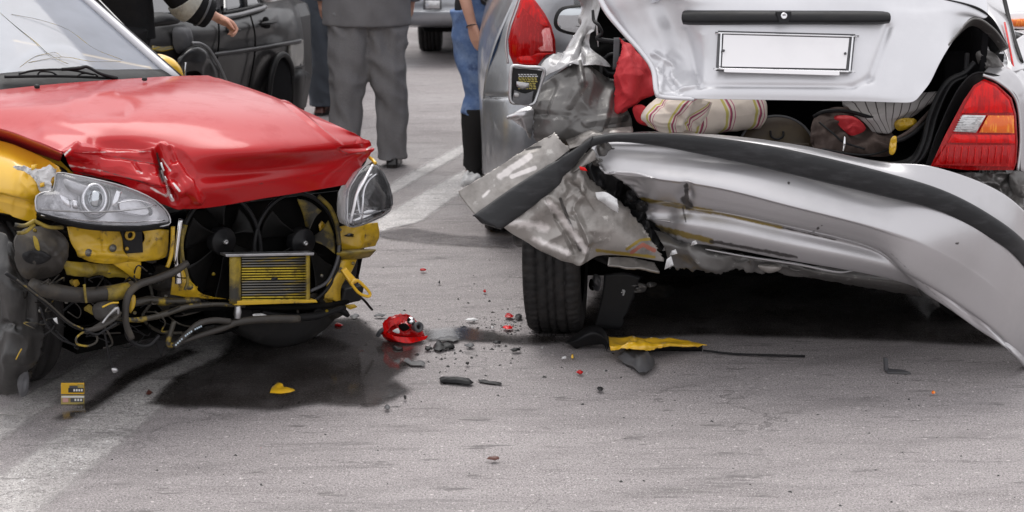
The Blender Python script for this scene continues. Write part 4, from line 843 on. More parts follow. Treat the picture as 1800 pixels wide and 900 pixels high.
dome('stick_tip', [P(1566, 244, 5.67), P(1576, 240, 5.67), P(1575, 262, 5.67), P(1570, 272, 5.67), P(1563, 268, 5.67)], Vector((0, -1, .2)), .01, yellow, ys_, .008, 5, 24, crump=(60, .006))
#PART3
# ================================================================== RED AND YELLOW CAR (front, wrecked)
Cc = root('red_yellow_car', 'yellow car with scraped red bonnet, its front bumper gone and engine bay laid open', 'car', (-1.5, 6.3, 0))
H = Vector((.66, -.75, 0)).normalized()        # heading
A_ = Vector((.75, .66, 0)).normalized()       # across, towards its far side
FP0 = Vector((-.8, 5.55, .5))
def f(x, y, o=0): return V(x, y, FP0, H, o)
# bonnet
def zz(l): return [Z(x, y, z) for x, y, z in l]
def ZY(x, y, Y): return P(x, y, Y)
hood_rows = [
  zz([(-258, 186, .90), (-90, 168, .925), (60, 151, .935), (170, 142, .935), (290, 135, .92), (365, 133, .90)]),
  zz([(-190, 195, .90), (-20, 178, .935), (130, 166, .945), (250, 154, .94), (370, 146, .92), (440, 158, .893)]),
  zz([(-100, 208, .895), (70, 192, .93), (210, 182, .935), (330, 172, .93), (450, 170, .905), (520, 189, .870)]),
  zz([(0, 226, .885), (130, 213, .91), (270, 205, .915), (400, 200, .905), (520, 202, .875), (600, 224, .825)]),
  zz([(60, 247, .870), (180, 238, .876), (300, 235, .878), (430, 232, .870), (550, 235, .833), (635, 241, .785)]),
  [Z(110, 268, .845), Z(200, 265, .835), Z(310, 272, .825), Z(440, 268, .825), Z(560, 260, .795), Z(656, 253, .755)],
  [ZY(117, 282, 5.21), ZY(200, 290, 5.17), ZY(315, 308, 5.15), ZY(455, 298, 5.34), ZY(575, 283, 5.56), ZY(655, 262, 5.73)],
  [ZY(123, 293, 5.22), ZY(205, 308, 5.16), ZY(325, 335, 5.13), ZY(465, 320, 5.34), ZY(585, 300, 5.58), ZY(640, 283, 5.72)],
  [ZY(130, 304, 5.24), ZY(210, 324, 5.18), ZY(318, 367, 5.16), ZY(475, 347, 5.38), ZY(590, 328, 5.60), ZY(618, 322, 5.68)]]
hood = surf('bonnet', hood_rows, red, Cc, 300, 240, th=.003,
   dents=[(320, 205, 470, 215, 60, .006, 'g'), (130, 195, 215, 192, 16, -.008, 'g'), (0, 180, 150, 165, 10, -.006, 'g'), (200, 160, 130, 172, 8, .004, 'g'),
          (80, 235, 165, 250, 14, .008, 'g'), (165, 250, 250, 268, 10, -.008, 'g'),
          (110, 272, 135, 258, 7, .012, 'v'), (135, 262, 275, 272, 9, .010, 'v'),
          (275, 272, 290, 320, 9, -.045, 'v'), (290, 320, 305, 352, 9, -.035, 'v'), (285, 262, 305, 300, 12, .022, 'v'), (310, 292, 348, 350, 12, .026, 'v'), (312, 300, 340, 330, 9, -.014, 'g'),
          (230, 292, 262, 300, 16, -.012, 'g'), (180, 268, 205, 270, 7, -.008, 'g'), (245, 325, 300, 335, 8, -.010, 'v'), (345, 330, 640, 275, 10, .004, 'g'),
          (600, 262, 656, 256, 6, -.014, 'v'), (605, 268, 655, 262, 5, .008, 'v'), (500, 178, 600, 258, 6, .007, 'v'), (385, 142, 500, 178, 6, .003, 'g'), (130, 270, 280, 285, 5, -.007, 'v'), (150, 300, 260, 318, 5, .006, 'v'), (250, 268, 300, 262, 6, .012, 'v'), (300, 262, 345, 345, 5, .012, 'v'), (235, 285, 245, 300, 5, -.010, 'v')],
   crump=[(302, 320, 46, 60, 17, .026), (215, 290, 110, 45, 9, .016), (645, 262, 26, 26, 30, .008)],
   stain=[(276, 270, 284, 300, 3, 'd', 1.2), (284, 300, 300, 345, 3, 'w', .9), (296, 340, 304, 352, 5, 'w', 1.0), (305, 322, 316, 336, 2.5, 'w', 1.3), (240, 300, 250, 305, 4, 'w', .5), (285, 280, 300, 300, 3, 'w', .8), (110, 275, 124, 262, 2.5, 'w', 1.1), (118, 298, 200, 318, 2, 'd', .8),
          (645, 262, 656, 256, 3, 'w', .8), (280, 296, 286, 318, 4, 'd', .9), (180, 300, 270, 326, 3, 'd', .6), (200, 275, 280, 290, 3, 'd', .55), (355, 340, 600, 300, 3, 'd', .35), (265, 330, 292, 345, 4, 'w', .7), (140, 268, 270, 266, 2.5, 'w', .45), (115, 290, 180, 300, 5, 'w', .45), (590, 262, 612, 270, 3, 'd', .5)])
# underside lip and left folded edge
surf('bonnet_edge', [[Z(-100, 209, .893), Z(0, 227, .883), Z(60, 248, .868), Z(110, 270, .843)], [P(-100, 225, 5.6), P(0, 240, 5.42), P(58, 260, 5.33), P(108, 278, 5.24)], [P(-100, 232, 5.66), P(0, 247, 5.48), P(56, 267, 5.38), P(104, 284, 5.28)]], redraw, Cc, 40, 10, th=.002)
tube('bonnet_seal', [P(-60, 238, 5.5), P(0, 249, 5.42), P(55, 272, 5.33), P(100, 294, 5.27), P(116, 304, 5.26)], .008, plas, Cc, 8)
for (x, y) in ((65, 153), (254, 140)):
    lathe('washer_nozzle', [(0, .010), (.006, .009), (.009, .004), (.009, .0001)], Z(x, y, .942), Vector((.2, -.4, 1)), plas, Cc, 16)
# scraped bits on the bonnet fold
for (x0, y0, x1, y1, w) in ((302, 322, 312, 334, .0022), (290, 310, 294, 316, .0016), (283, 286, 288, 300, .003), (300, 342, 304, 350, .003), (106, 272, 128, 260, .0016)):
    tube('bare_metal_scratch', [P(x0, y0, 5.12 if x0 > 150 else 5.18), P((x0 + x1) / 2, (y0 + y1) / 2 + 1, 5.115 if x0 > 150 else 5.175), P(x1, y1, 5.12 if x0 > 150 else 5.18)], w, primer, Cc, 6, 4)
# windscreen
wa = Z(303, 134, .90); wb = Z(-260, 188, .90); up = Vector((-.495, .56, .45)); wc = wa + up - A_ * .19; wd = wb + up + A_ * .12
def wp(u, v, o=0):
    p = (wb.lerp(wa, u)).lerp(wd.lerp(wc, u), v); n = (wa - wb).cross(wd - wb).normalized()
    if n.dot(H) < 0: n = -n
    return p + n * (o + .05 * (1 - (2 * u - 1) ** 2))
ws = surf('windscreen', [[wp(u, v) for u in (0, .25, .5, .75, 1)] for v in (0, .5, 1)], screen, Cc, 40, 20, th=0)
ws.modifiers.clear()
surf('scuttle_panel', [[wp(u, .045, .004) for u in (0, .3, .6, 1)], [wp(u, -.02, .012) for u in (0, .3, .6, 1)], [wp(u, -.12, .0) for u in (0, .3, .6, 1)]], plas, Cc, 30, 8, th=.003)
rngc = random.Random(5)
def crack(pts, w=.0011):
    q = []
    for (x, y) in pts:
        n_ = (wa - wb).cross(wd - wb).normalized(); n_ = n_ if n_.dot(H) > 0 else -n_
        q.append(V(x, y, wp(.7, .4), n_, .006))
    tube('glass_crack', q, w * .7, alug, ws, 5, 3)
crack([(-5, 18), (30, 48), (60, 72), (84, 94)], .0016)
crack([(20, 25), (70, 35), (120, 52), (165, 85), (215, 105)]); crack([(50, 110), (110, 100), (160, 108), (212, 108)])
crack([(84, 94), (60, 100), (35, 118)]); crack([(84, 94), (105, 106), (120, 112)]); crack([(84, 94), (98, 92), (108, 100)])

sealm = mat('pillar_trim_silver', (.50, .50, .52), .4, .3, .3)
tube('pillar_trim', [wp(1.0, -.03, .004), wp(1.0, .5, .004), wp(1.0, 1.0, .004)], .018, sealm, Cc, 10)
tube('pillar_seal', [wp(1.018, -.03, .012), wp(1.018, .5, .012), wp(1.018, 1.0, .012)], .0065, plas, Cc, 8)
# cabin shell
rt = [wc, wd]; back = -H * 1.3
surf('roof', [[wd, wd.lerp(wc, .5) + Vector((0, 0, .04)), wc], [wd - H * .6 + Vector((0, 0, .05)), wd.lerp(wc, .5) - H * .6 + Vector((0, 0, .09)), wc - H * .6 + Vector((0, 0, .05))], [wd - H * 1.6, wd.lerp(wc, .5) - H * 1.6 + Vector((0, 0, .04)), wc - H * 1.6]], yellow, Cc, 20, 20, th=.01)
for e, s_ in ((wa, 1), (wb, -1)):
    b0 = e + A_ * (.04 * s_)
    surf('door', [[b0 - H * .25 + Vector((0, 0, .0)), b0 - H * 1.1, b0 - H * 2.2], [b0 - H * .25 + A_ * .06 * s_ - Vector((0, 0, .35)), b0 - H * 1.1 + A_ * .07 * s_ - Vector((0, 0, .35)), b0 - H * 2.2 + A_ * .05 * s_ - Vector((0, 0, .35))], [b0 - H * .25 - Vector((0, 0, .65)), b0 - H * 1.1 - Vector((0, 0, .65)), b0 - H * 2.2 - Vector((0, 0, .65))]], yellow, Cc, 20, 16, th=.02)
    plate('door_window', [b0 - H * .1 + Vector((0, 0, .01)), b0 - H * 2.0 + Vector((0, 0, .01)), b0 - H * 1.8 + Vector((0, 0, .42)) - A_ * .12 * s_, b0 - H * .75 + Vector((0, 0, .43)) - A_ * .12 * s_], A_ * s_, .006, glassd, Cc)
surf('rear_window', [[wd - H * 1.6, wc - H * 1.6], [wb - H * 2.3, wa - H * 2.3]], glassd, Cc, 10, 10, th=.01)
surf('tailgate', [[wb - H * 2.3, wa - H * 2.3], [wb - H * 2.35 - Vector((0, 0, .6)), wa - H * 2.35 - Vector((0, 0, .6))]], yellow, Cc, 10, 10, th=.02)
box('cabin_floor', (wa + wb) / 2 - H * 1.1 - Vector((0, 0, .62)), A_ * .66, H * 1.25, Vector((0, 0, .03)), black, Cc)
box('dashboard', (wa + wb) / 2 - H * .38 - Vector((0, 0, .09)), A_ * .64, H * .22, Vector((0, 0, .06)), plasg, Cc, .04)
swc = V(75, 150, wp(.7, .1), H, -.42)
swn = (H * .8 + Vector((0, 0, -.5))).normalized(); su = A_; sv = swn.cross(su).normalized()
palew = mat('pale_wheel_cover', (.62, .60, .56), .6)
tube('steering_wheel', [swc + (su * math.cos(a) + sv * math.sin(a)) * .18 for a in np.linspace(0, 2 * math.pi, 20, endpoint=False)], .016, palew, Cc, 10, 3, closed=True)
dome('airbag_pad', [swc + (su * math.cos(a) * .8 + sv * math.sin(a)) * .08 for a in np.linspace(0, 2 * math.pi, 12, endpoint=False)], -swn, .03, plasg, Cc, .03)
for dx in (.38, .98):
    bb = wb.lerp(wa, dx / 1.4) - H * 1.0
    dome('seat_back', [bb + A_ * x + Vector((0, 0, z)) for x, z in ((-.22, -.5), (.22, -.5), (.2, .1), (.1, .28), (-.1, .28), (-.2, .1))], H, .07, plasg, Cc, .06)
tube('dash_strip', [V(42, 152, wp(.7, 0), H, -.06), V(56, 134, wp(.7, 0), H, -.10)], .014, yellow, Cc, 6)
# wiper
nw = (wa - wb).cross(wd - wb).normalized(); nw = nw if nw.dot(H) > 0 else -nw
WPT = wp(.7, .0, .03)
def wi(x, y, o=0): return V(x, y, WPT, nw, o)
wr = tube('wiper_blade', [wi(8, 135, .01), wi(60, 134, .012), (wi(120, 134, .012)), wi(195, 137, .01)], .0055, plas, Cc, 8)
tube('wiper_bracket', [wi(33, 130, .02), wi(60, 124, .03), wi(100, 122, .035), wi(130, 124, .035), wi(165, 131, .025)], .004, plas, wr, 8)
tube('wiper_bracket', [wi(66, 131, .016), wi(72, 126, .024), wi(90, 127, .024), wi(100, 132, .016)], .003, plas, wr, 8)
tube('wiper_bracket', [wi(136, 134, .016), wi(145, 129, .024), wi(165, 130, .024), wi(172, 134, .016)], .003, plas, wr, 8)
tube('wiper_arm', [wi(108, 122, .04), wi(138, 120, .045), wi(154, 118, .045), wi(178, 130, .04), wi(205, 138, .02)], [.006, .007, .006, .006, .010], plas, Cc, 8)
# door mirror
m0 = P(292, 118, 6.55)
dome('door_mirror', [V(x, y, m0, H) for x, y in ((258, 104), (268, 96), (282, 95), (297, 100), (309, 112), (316, 126), (316, 142), (286, 145))], H, .07, yellow, Cc, .02, 8, 40)
# --- headlamps
def lampset(ol, n, b, cen, rad, name='headlamp'):
    c0 = sum(ol, Vector()) / len(ol)
    hs_ = dome(name, [p - n * .012 for p in ol], n, -.028, reflectr, Cc, .10, 7, 56, round_=False)
    dome('lamp_glass', ol, n, b, lensg, hs_, -.0, 7, 56, round_=False).data
    tube('lamp_edge', ol, .0028, alu, hs_, 8, 2, closed=True)
    return hs_
ln1 = (H + Vector((-.15, -.1, .25))).normalized(); LC = f(180, 350, .10)
def h1(x, y, o=0): return V(x, y, LC, ln1, o)
ol1 = [h1(x, y) for x, y in ((100, 304), (125, 307), (160, 314), (200, 323), (240, 336), (272, 352), (292, 370), (299, 385), (296, 395), (270, 398), (200, 397), (140, 394), (95, 383), (68, 374), (63, 362), (64, 345), (78, 338), (92, 336), (97, 320))]
hl1 = lampset(ol1, ln1, .045, None, None)
def ringlamp(fn, x, y, rx, ry, par, o=-.02, glass=True, t=.006):
    tube('lamp_ring', [fn(x + rx * math.cos(a), y + ry * math.sin(a), o) for a in np.linspace(0, 2 * math.pi, 16, endpoint=False)], t, chrome, par, 8, 3, closed=True)
    dome('projector_lens', [fn(x + rx * .72 * math.cos(a), y + ry * .72 * math.sin(a), o - .005) for a in np.linspace(0, 2 * math.pi, 14, endpoint=False)], ln1, .022, mirrorg, par, .01, 6, 28)
ringlamp(h1, 166, 350, 20, 25, hl1, -.008)
tube('lamp_ring', [h1(166 + 27 * math.cos(a), 350 + 32 * math.sin(a), -.03) for a in np.linspace(0, 2 * math.pi, 16, endpoint=False)], .005, alu, hl1, 8, 3, closed=True)
dome('reflector_bowl', [h1(x, y, -.015) for x, y in ((205, 350), (225, 345), (250, 352), (268, 370), (262, 380), (230, 378), (205, 370))], ln1, -.03, chrome, hl1, .03, 6, 30)
dome('reflector_step', [h1(x, y, -.01) for x, y in ((205, 333), (214, 337), (206, 362), (196, 362))], ln1, .006, chrome, hl1, .01, 4, 20, round_=False)
dome('reflector_step', [h1(x, y, -.01) for x, y in ((105, 342), (125, 352), (124, 366), (112, 358))], ln1, .004, chrome, hl1, .01, 4, 20, round_=False)
dome('reflector_step', [h1(x, y, -.012) for x, y in ((112, 315), (140, 322), (160, 330), (150, 345), (120, 335))], ln1, .01, alu, hl1, .01, 4, 24)
dome('bulb_shade', [h1(x, y, -.008) for x, y in ((126, 352), (136, 352), (138, 366), (128, 366))], ln1, .008, chrome, hl1, .01, 4, 20)
tube('lamp_divider', [h1(70, 368, -.004), h1(130, 372, .004), h1(190, 372, .01), h1(250, 366, .005), h1(272, 360, -.004)], .003, alu, hl1, 8)
tube('lamp_divider', [h1(72, 378, .0), h1(150, 388, .012), h1(220, 391, .012), h1(290, 387, .0)], .0025, chrome, hl1, 8)
tube('lamp_divider', [h1(205, 357, .004), h1(240, 352, .006), h1(275, 362, -.002)], .002, chrome, hl1, 8)
surf('lamp_skirt', [[h1(64, 374, .004), h1(150, 394, .02), h1(240, 398, .02), h1(299, 391, .004)], [h1(70, 382, -.01), h1(150, 403, .005), h1(240, 407, .005), h1(297, 400, -.01)]], plas, Cc, 30, 5, th=.004)
ln2 = (H + Vector((.25, 0, .2))).normalized(); LD = P(650, 345, 5.66)
def h2(x, y, o=0): return V(x, y, LD, ln2, o)
ol2 = [h2(x, y) for x, y in ((655, 286), (663, 290), (672, 302), (681, 322), (687, 345), (688, 362), (684, 371), (672, 380), (650, 390), (630, 397), (615, 398), (611, 385), (611, 360), (613, 335), (622, 318), (634, 300), (645, 290))]
hl2 = lampset(ol2, ln2, .045, None, None)
tube('lamp_divider', [h2(655, 290, .02), h2(640, 318, .03), (h2(628, 340, .03)), h2(622, 365, .02), h2(616, 392, .0)], .005, reflectr, hl2, 8)
tube('lamp_divider', [h2(662, 306, .01), h2(648, 318, .014), h2(640, 335, .014), h2(638, 360, .01), h2(636, 385, .0)], .004, chrome, hl2, 8)
tube('lamp_divider', [h2(622, 376, .01), h2(650, 376, .016), h2(684, 366, .0)], .003, chrome, hl2, 8)
tube('lamp_ring', [h2(654 + 11 * math.cos(a), 340 + 17 * math.sin(a), -.02) for a in np.linspace(0, 2 * math.pi, 14, endpoint=False)], .004, chrome, hl2, 8, 3, closed=True)
dome('projector_lens', [h2(653 + 7 * math.cos(a), 341 + 12 * math.sin(a), -.02) for a in np.linspace(0, 2 * math.pi, 14, endpoint=False)], ln2, .015, plasg, hl2, .01, 5, 24)
dome('reflector_bowl', [h2(x, y, -.02) for x, y in ((668, 345), (682, 350), (684, 364), (670, 372), (660, 366))], ln2, -.02, alu, hl2, .02, 5, 20)
tube('wing_edge', [P(650, 277, 5.72), P(655, 281, 5.70), P(660, 287, 5.68)], .006, yellow, Cc, 8)
# --- yellow left wing and chipped paint
wing = surf('wing', [
   [P(-120, 218, 5.55), P(0, 248, 5.40), P(40, 262, 5.34), P(75, 278, 5.28), P(105, 294, 5.22)],
   [P(-120, 250, 5.46), P(0, 275, 5.28), P(38, 286, 5.23), P(72, 296, 5.21), P(106, 302, 5.21)],
   [P(-120, 290, 5.40), P(0, 305, 5.22), P(35, 310, 5.18), P(66, 312, 5.17), P(98, 312, 5.20)],
   [P(-120, 330, 5.40), P(0, 338, 5.20), P(30, 342, 5.17), P(58, 342, 5.17), P(82, 335, 5.19)],
   [P(-120, 345, 5.42), P(0, 352, 5.23), P(28, 359, 5.21), P(50, 363, 5.20), P(64, 360, 5.21)],
   [P(-120, 360, 5.44), P(0, 374, 5.26), P(25, 382, 5.23), P(45, 388, 5.22), P(63, 392, 5.22)]],
   yellow, Cc, 90, 90, th=.003, dents=[(0, 345, 60, 362, 8, -.01, 'v'), (0, 240, 100, 290, 10, .004, 'g')], crump=[(70, 320, 50, 40, 26, .008)], jag={'R': .006})
def wy(x, y): # just proud of the wing
    return P(x, y, 5.165 - (60 - x) * .0002)
prim2 = mat('torn_white_filler', (.70, .70, .70), .55, bump=(30, .5), var=(35, (.38, .38, .38), .5, .62))
surf('torn_paint_flap', [[wy(25, 290), wy(45, 294), wy(70, 296), wy(88, 290), wy(100, 300)], [wy(27, 297), wy(45, 300), wy(66, 306), wy(85, 303), wy(98, 306)], [wy(40, 300), wy(56, 306), wy(68, 316), wy(84, 312), wy(90, 316)], [wy(60, 312), wy(66, 322), wy(72, 330), wy(84, 326), wy(90, 330)], [wy(68, 330), wy(70, 336), wy(76, 338), wy(86, 337), wy(90, 334)]], prim2, Cc, 60, 60, th=.0015, jag={'L': .014, 'R': .01, 'T': .012, 'B': .006}, crump=[(65, 312, 45, 30, 40, .012)])
dome('paint_chip', [wy(55, 290), wy(66, 288), wy(62, 298), wy(55, 300)], Vector((0, -1, 0)), .01, yellow, Cc, .002, 3, 16, round_=False)
dome('paint_chip', [wy(70, 322), wy(80, 318), wy(78, 328), wy(70, 330)], Vector((0, -1, 0)), .01, yellow, Cc, .002, 3, 16, round_=False)
surf('wing_flange', [[P(88, 308, 5.2), P(103, 307, 5.22)], [P(88, 320, 5.2), P(98, 318, 5.22)], [P(90, 328, 5.2), P(94, 326, 5.22)]], yelgrime, Cc, 8, 10, th=.002)
yeldark = mat('oily_yellow_traces', (.035, .03, .022), .5, var=(13, (.38, .26, .02), .56, .66), bump=(25, .3))
fanb = mat('fan_black', (.005, .005, .005), .5, bump=(30, .2), var=(9, (.014, .013, .012), .5, .8), spec=.2)
# --- open engine bay
bay = surf('engine_bay', [[f(-60, 380, -.40), f(200, 380, -.35), f(400, 350, -.3), f(560, 320, -.2), f(640, 318, -.12)], [f(-60, 480, -.40), f(200, 480, -.4), f(400, 470, -.4), f(560, 440, -.3), f(640, 430, -.2)], [f(-60, 590, -.55), f(200, 585, -.55), f(400, 570, -.5), f(560, 540, -.4), f(620, 520, -.3)]], black, Cc, 60, 40, th=.02, crump=[(300, 450, 400, 200, 7, .12)])
surf('bonnet_underside', [[P(130, 303, 5.30), P(318, 362, 5.24), P(475, 343, 5.46), P(618, 318, 5.72)], [Z(60, 250, .82), Z(270, 262, .77), Z(430, 262, .74), Z(640, 262, .71)], [Z(-100, 215, .84), Z(160, 205, .86), Z(300, 200, .86), Z(500, 205, .82)]], black, Cc, 40, 20, th=.004)
box('engine_block', f(250, 470, -.75) + Vector((0, 0, .05)), A_ * .5, H * .22, Vector((0, 0, .2)), black, Cc, .04)
box('engine_undertray', f(250, 520, -.75), A_ * .5, H * .45, Vector((0, 0, .02)), black, Cc, .01)
rg = random.Random(11)
for i in range(26):
    x = rg.uniform(20, 600); y = rg.uniform(400, 560)
    if 395 < x < 550 and y > 430: continue
    w = rg.uniform(14, 40); h = rg.uniform(12, 34)
    dome('engine_lump', [f(x + w * math.cos(a) * rg.uniform(.7, 1.1), y + h * math.sin(a) * rg.uniform(.7, 1.1), -.2) for a in np.linspace(0, 2 * math.pi, 8, endpoint=False)], H, .06, black if i % 4 else hoser, Cc, .06, 5, 20, crump=(18, .02))
for i in range(22):
    x = rg.uniform(60, 560); y = rg.uniform(395, 560)
    q = [f(x, y, -.12)]
    for k in range(4): x += rg.uniform(-40, 50); y += rg.uniform(-20, 35); q.append(f(x, min(y, 585), -.12 + rg.uniform(-.04, .04)))
    tube('cable', q, rg.uniform(.003, .007), [plas, hoser, black, yeldark][i % 4], Cc, 6, 6)
for i in range(46):
    x = rg.choice((rg.uniform(15, 330), rg.uniform(550, 630))); y = rg.uniform(398, 560); w = rg.uniform(4, 16); h = rg.uniform(4, 14); o_ = rg.uniform(-.14, -.02)
    pts_ = [f(x + w * math.cos(a) * rg.uniform(.5, 1.1), y + h * math.sin(a) * rg.uniform(.4, 1.1), o_) for a in np.linspace(0, 2 * math.pi, 7, endpoint=False)]
    dome('torn_bracket', pts_, (H + Vector((rg.uniform(-.5, .5), 0, rg.uniform(-.5, .5)))), .008, rg.choice([plas, yelfilm, yelgrime, plas, alug, black, hoser]), Cc, .01, 4, 14, crump=(60, .01), round_=False)
for i in range(26):
    x = rg.uniform(60, 320); y = rg.uniform(470, 585); q = [f(x, y, .04)]
    for k in range(4): x += rg.uniform(-26, 30); y += rg.uniform(-14, 22); q.append(f(x, min(y, 612), .04 + rg.uniform(-.03, .05)))
    tube('wire', q, rg.uniform(.0015, .0035), [plas, hoser, black, plas, yeldark][i % 5], Cc, 5, 5)
for i in range(30):
    x = rg.uniform(30, 620); y = rg.uniform(400, 550)
    if 395 < x < 560: continue
    lathe('bolt', [(0, .006), (.004, .006), (.004, .003), (.008, .003), (.008, .0001)], f(x, y, rg.uniform(-.02, .03)), H, alug, Cc, 8)
# fans with shrouds
def fan(cx, cy, rx, ry, o, hx, hy, hr, blades, side):
    n = H
    sh = tube('fan_shroud', [f(cx + rx * math.cos(a), cy + ry * math.sin(a), o) for a in np.linspace(0, 2 * math.pi, 32, endpoint=False)], .0075, side, Cc, 10, 3, closed=True)
    hub = lathe('fan_hub', [(-.03, hr), (.0, hr), (.006, hr * .94), (.006, hr * .3), (.012, hr * .28), (.012, .0001)], f(hx, hy, o + .01), n, plas, Cc, 40)
    lathe('hub_bolt', [(.010, .009), (.018, .008), (.018, .004), (.012, .0001)], f(hx, hy, o + .012), n, alu, hub, 12)
    for (a0, m_, ln) in blades:
        c = Vector((math.cos(a0), math.sin(a0), 0)); r0 = 1 * 24; rows_ = []
        for t in (0, .5, 1):
            R1 = .28 + .62 * t * ln; wdt = (.16 + .16 * t)
            row = []
            for s in (-1, 0, 1):
                aa = a0 + s * wdt * 1.1; row.append(f(hx + (cx - hx) * t + rx * R1 * math.cos(aa), hy + (cy - hy) * t + ry * R1 * math.sin(aa), o - .01 + .018 * s))
            rows_.append(row)
        surf('fan_blade', rows_, m_, Cc, 12, 14, th=.003)
fan(388, 440, 70, 98, 0.0, 393, 424, .046, [(R(20 + 60 * k), fanb, 1) for k in range(6)], plas)
fan(522, 438, 75, 98, 0.0, 533, 426, .048, [(R(-70), yelfilm, 1), (R(-15), yelfilm, 1), (R(40), fanb, 1), (R(95), fanb, 1), (R(150), fanb, 1), (R(210), fanb, 1)], plas)
tube('shroud_edge', [f(560, 345, .01), f(580, 365, .01), f(592, 395, .01), f(596, 430, .01)], .008, yelfilm, Cc, 8)
tube('shroud_edge', [f(326, 395, .005), f(319, 430, .005), f(322, 470, .005), f(335, 500, .005)], .007, yelfilm, Cc, 8)
tube('shroud_edge', [f(596, 430, .01), f(592, 460, .01), f(575, 495, .01), f(545, 512, .01)], .006, plasg, Cc, 8)
surf('radiator_core', [[f(330, 370, -.06), f(600, 335, -.06)], [f(330, 510, -.06), f(600, 520, -.06)]], black, Cc, 20, 20, th=.01)
# oil cooler with its fins
def c_(x, y, o=0): return f(x, y, .09 + o)
ocr = plate('oil_cooler', [c_(424, 452, -.012), c_(540, 450, -.012), c_(540, 530, -.012), c_(424, 532, -.012)], H, .03, black, Cc)
surf('cooler_tank', [[c_(403, 450), c_(413, 450, .01), c_(424, 450)], [c_(403, 534), c_(413, 534, .01), c_(424, 533)]], yelfilm, ocr, 10, 10, th=.02)
surf('cooler_tank', [[c_(537, 449), c_(541, 449, .004), c_(545, 449)], [c_(537, 531), c_(541, 531, .004), c_(545, 530)]], yelfilm, ocr, 6, 10, th=.02)
finy = mat('yellow_sprayed_fin', (.48, .36, .03), .5, .3, 0, var=(30, (.2, .15, .03), .5, .65))
for k in range(17):
    y = 454 + k * 4.6; m_ = finy if 3 < k < 10 and k != 9 or k >= 15 else alug
    tube('cooler_fin', [c_(425, y, .002), c_(482, y - .6, .002), c_(538, y - 1.2, .002)], .0028, m_, ocr, 6, 2)
plate('cooler_top_rail', [c_(396, 447, .014), c_(553, 444, .014), c_(552, 449, .014), c_(398, 452, .014)], H, .035, alu, ocr, .002)
plate('cooler_bottom_rail', [c_(410, 529, .008), c_(556, 527, .008), c_(559, 532, .008), c_(412, 537, .008)], H, .03, yelgrime, ocr, .002)
dome('cooler_dent', [c_(476, 490, .004), c_(486, 487, .004), c_(488, 492, .004), c_(478, 494, .004)], H, .004, plas, ocr, .002, 3, 12)
# yellow sheet metal on the left
surf('crossmember', [[f(118, 398, .02), f(150, 400, .03), f(180, 402, .03), f(212, 402, .03)], [f(124, 425, .03), f(150, 425, .045), f(180, 425, .045), f(215, 425, .04)], [f(135, 442, .035), f(155, 450, .05), f(185, 455, .05), f(222, 450, .045)], [f(148, 456, .03), f(170, 463, .04), f(205, 463, .04), f(250, 455, .03)]],
     yelgrime, Cc, 50, 40, th=.003, crump=[(180, 430, 60, 40, 16, .012)], dents=[(178, 405, 181, 440, 4, -.006, 'v'), (140, 445, 240, 450, 6, .01, 'g')])
surf('crossmember', [[f(250, 402, .02), f(272, 402, .03), f(297, 404, .03)], [f(252, 425, .03), f(275, 425, .04), f(296, 430, .035)], [f(215, 450, .03), f(262, 447, .04), f(292, 450, .03)], [f(200, 460, .025), f(245, 460, .035), f(280, 456, .025)]], yelgrime, Cc, 30, 30, th=.003, crump=[(270, 430, 40, 30, 18, .008)])
surf('crossmember_leg', [[f(195, 462, .03), f(225, 460, .035), f(248, 460, .03)], [f(215, 475, .03), f(233, 475, .035), f(248, 476, .03)], [f(232, 488, .02), f(240, 490, .025), f(246, 492, .02)]], yelgrime, Cc, 20, 20, th=.003)
plate('bracket', [f(212, 404, .045), f(250, 402, .045), f(252, 444, .045), f(222, 446, .045)], H, .01, plas, Cc, .002)
lathe('grommet', [(0, .017), (.006, .016), (.006, .010), (0, .010)], f(228, 413, .05), H, yelgrime, Cc, 20)
lathe('grommet', [(0, .006), (.004, .005), (.004, .0001)], f(223, 437, .05), H, yelgrime, Cc, 12)
for (x, y) in ((155, 444), (198, 436)):
    lathe('bolt', [(0, .012), (.004, .012), (.004, .007), (.010, .006), (.010, .0001)], f(x, y, .055), H, alug, Cc, 12)
surf('wing_lining', [[f(112, 458, .0), f(150, 462, .0), f(215, 466, .0), f(245, 470, 0)], [f(115, 472, .01), f(150, 476, .01), f(215, 480, .01), f(240, 482, 0)], [f(118, 484, .0), f(150, 486, .0), f(210, 488, .0), f(235, 490, 0)]], yelfilm, Cc, 30, 14, th=.003, crump=[(170, 475, 70, 20, 20, .02)])
dome('washer_bottle', [f(28, 420, .02), f(50, 400, .02), f(95, 402, .02), f(118, 425, .02), f(112, 460, .02), f(100, 485, .02), f(45, 490, .02), f(28, 460, .02)], H, .06, hoser, Cc, .05, 8, 44, crump=(14, .02))
dome('washer_bottle_cap', [f(40, 445, .07), f(70, 440, .09), f(90, 452, .08), f(70, 465, .08), f(45, 460, .07)], H, .02, plas, Cc, .02, 5, 24, crump=(20, .01))
dome('yellow_overspray_flap', [f(58, 415, .09), f(66, 420, .09), f(70, 440, .09), f(62, 436, .09)], H, .004, yelfilm, Cc, .003, 3, 12)
for (x0, y0, x1, y1) in ((26, 395, 60, 388), (60, 388, 110, 400), (30, 410, 60, 395)):
    tube('bracket_wire', [f(x0, y0, .05), f((x0 + x1) / 2, (y0 + y1) / 2 + 5, .06), f(x1, y1, .05)], .006, yelfilm, Cc, 8)
surf('shroud_foot', [[f(305, 472, .02), f(318, 468, .02), f(325, 480, .02)], [f(302, 500, .02), f(325, 498, .03), f(350, 515, .02)], [f(300, 518, .01), f(340, 524, .02), f(402, 526, .01)]], yelgrime, Cc, 24, 24, th=.004, dents=[(335, 505, 336, 506, 12, .012, 'g')])
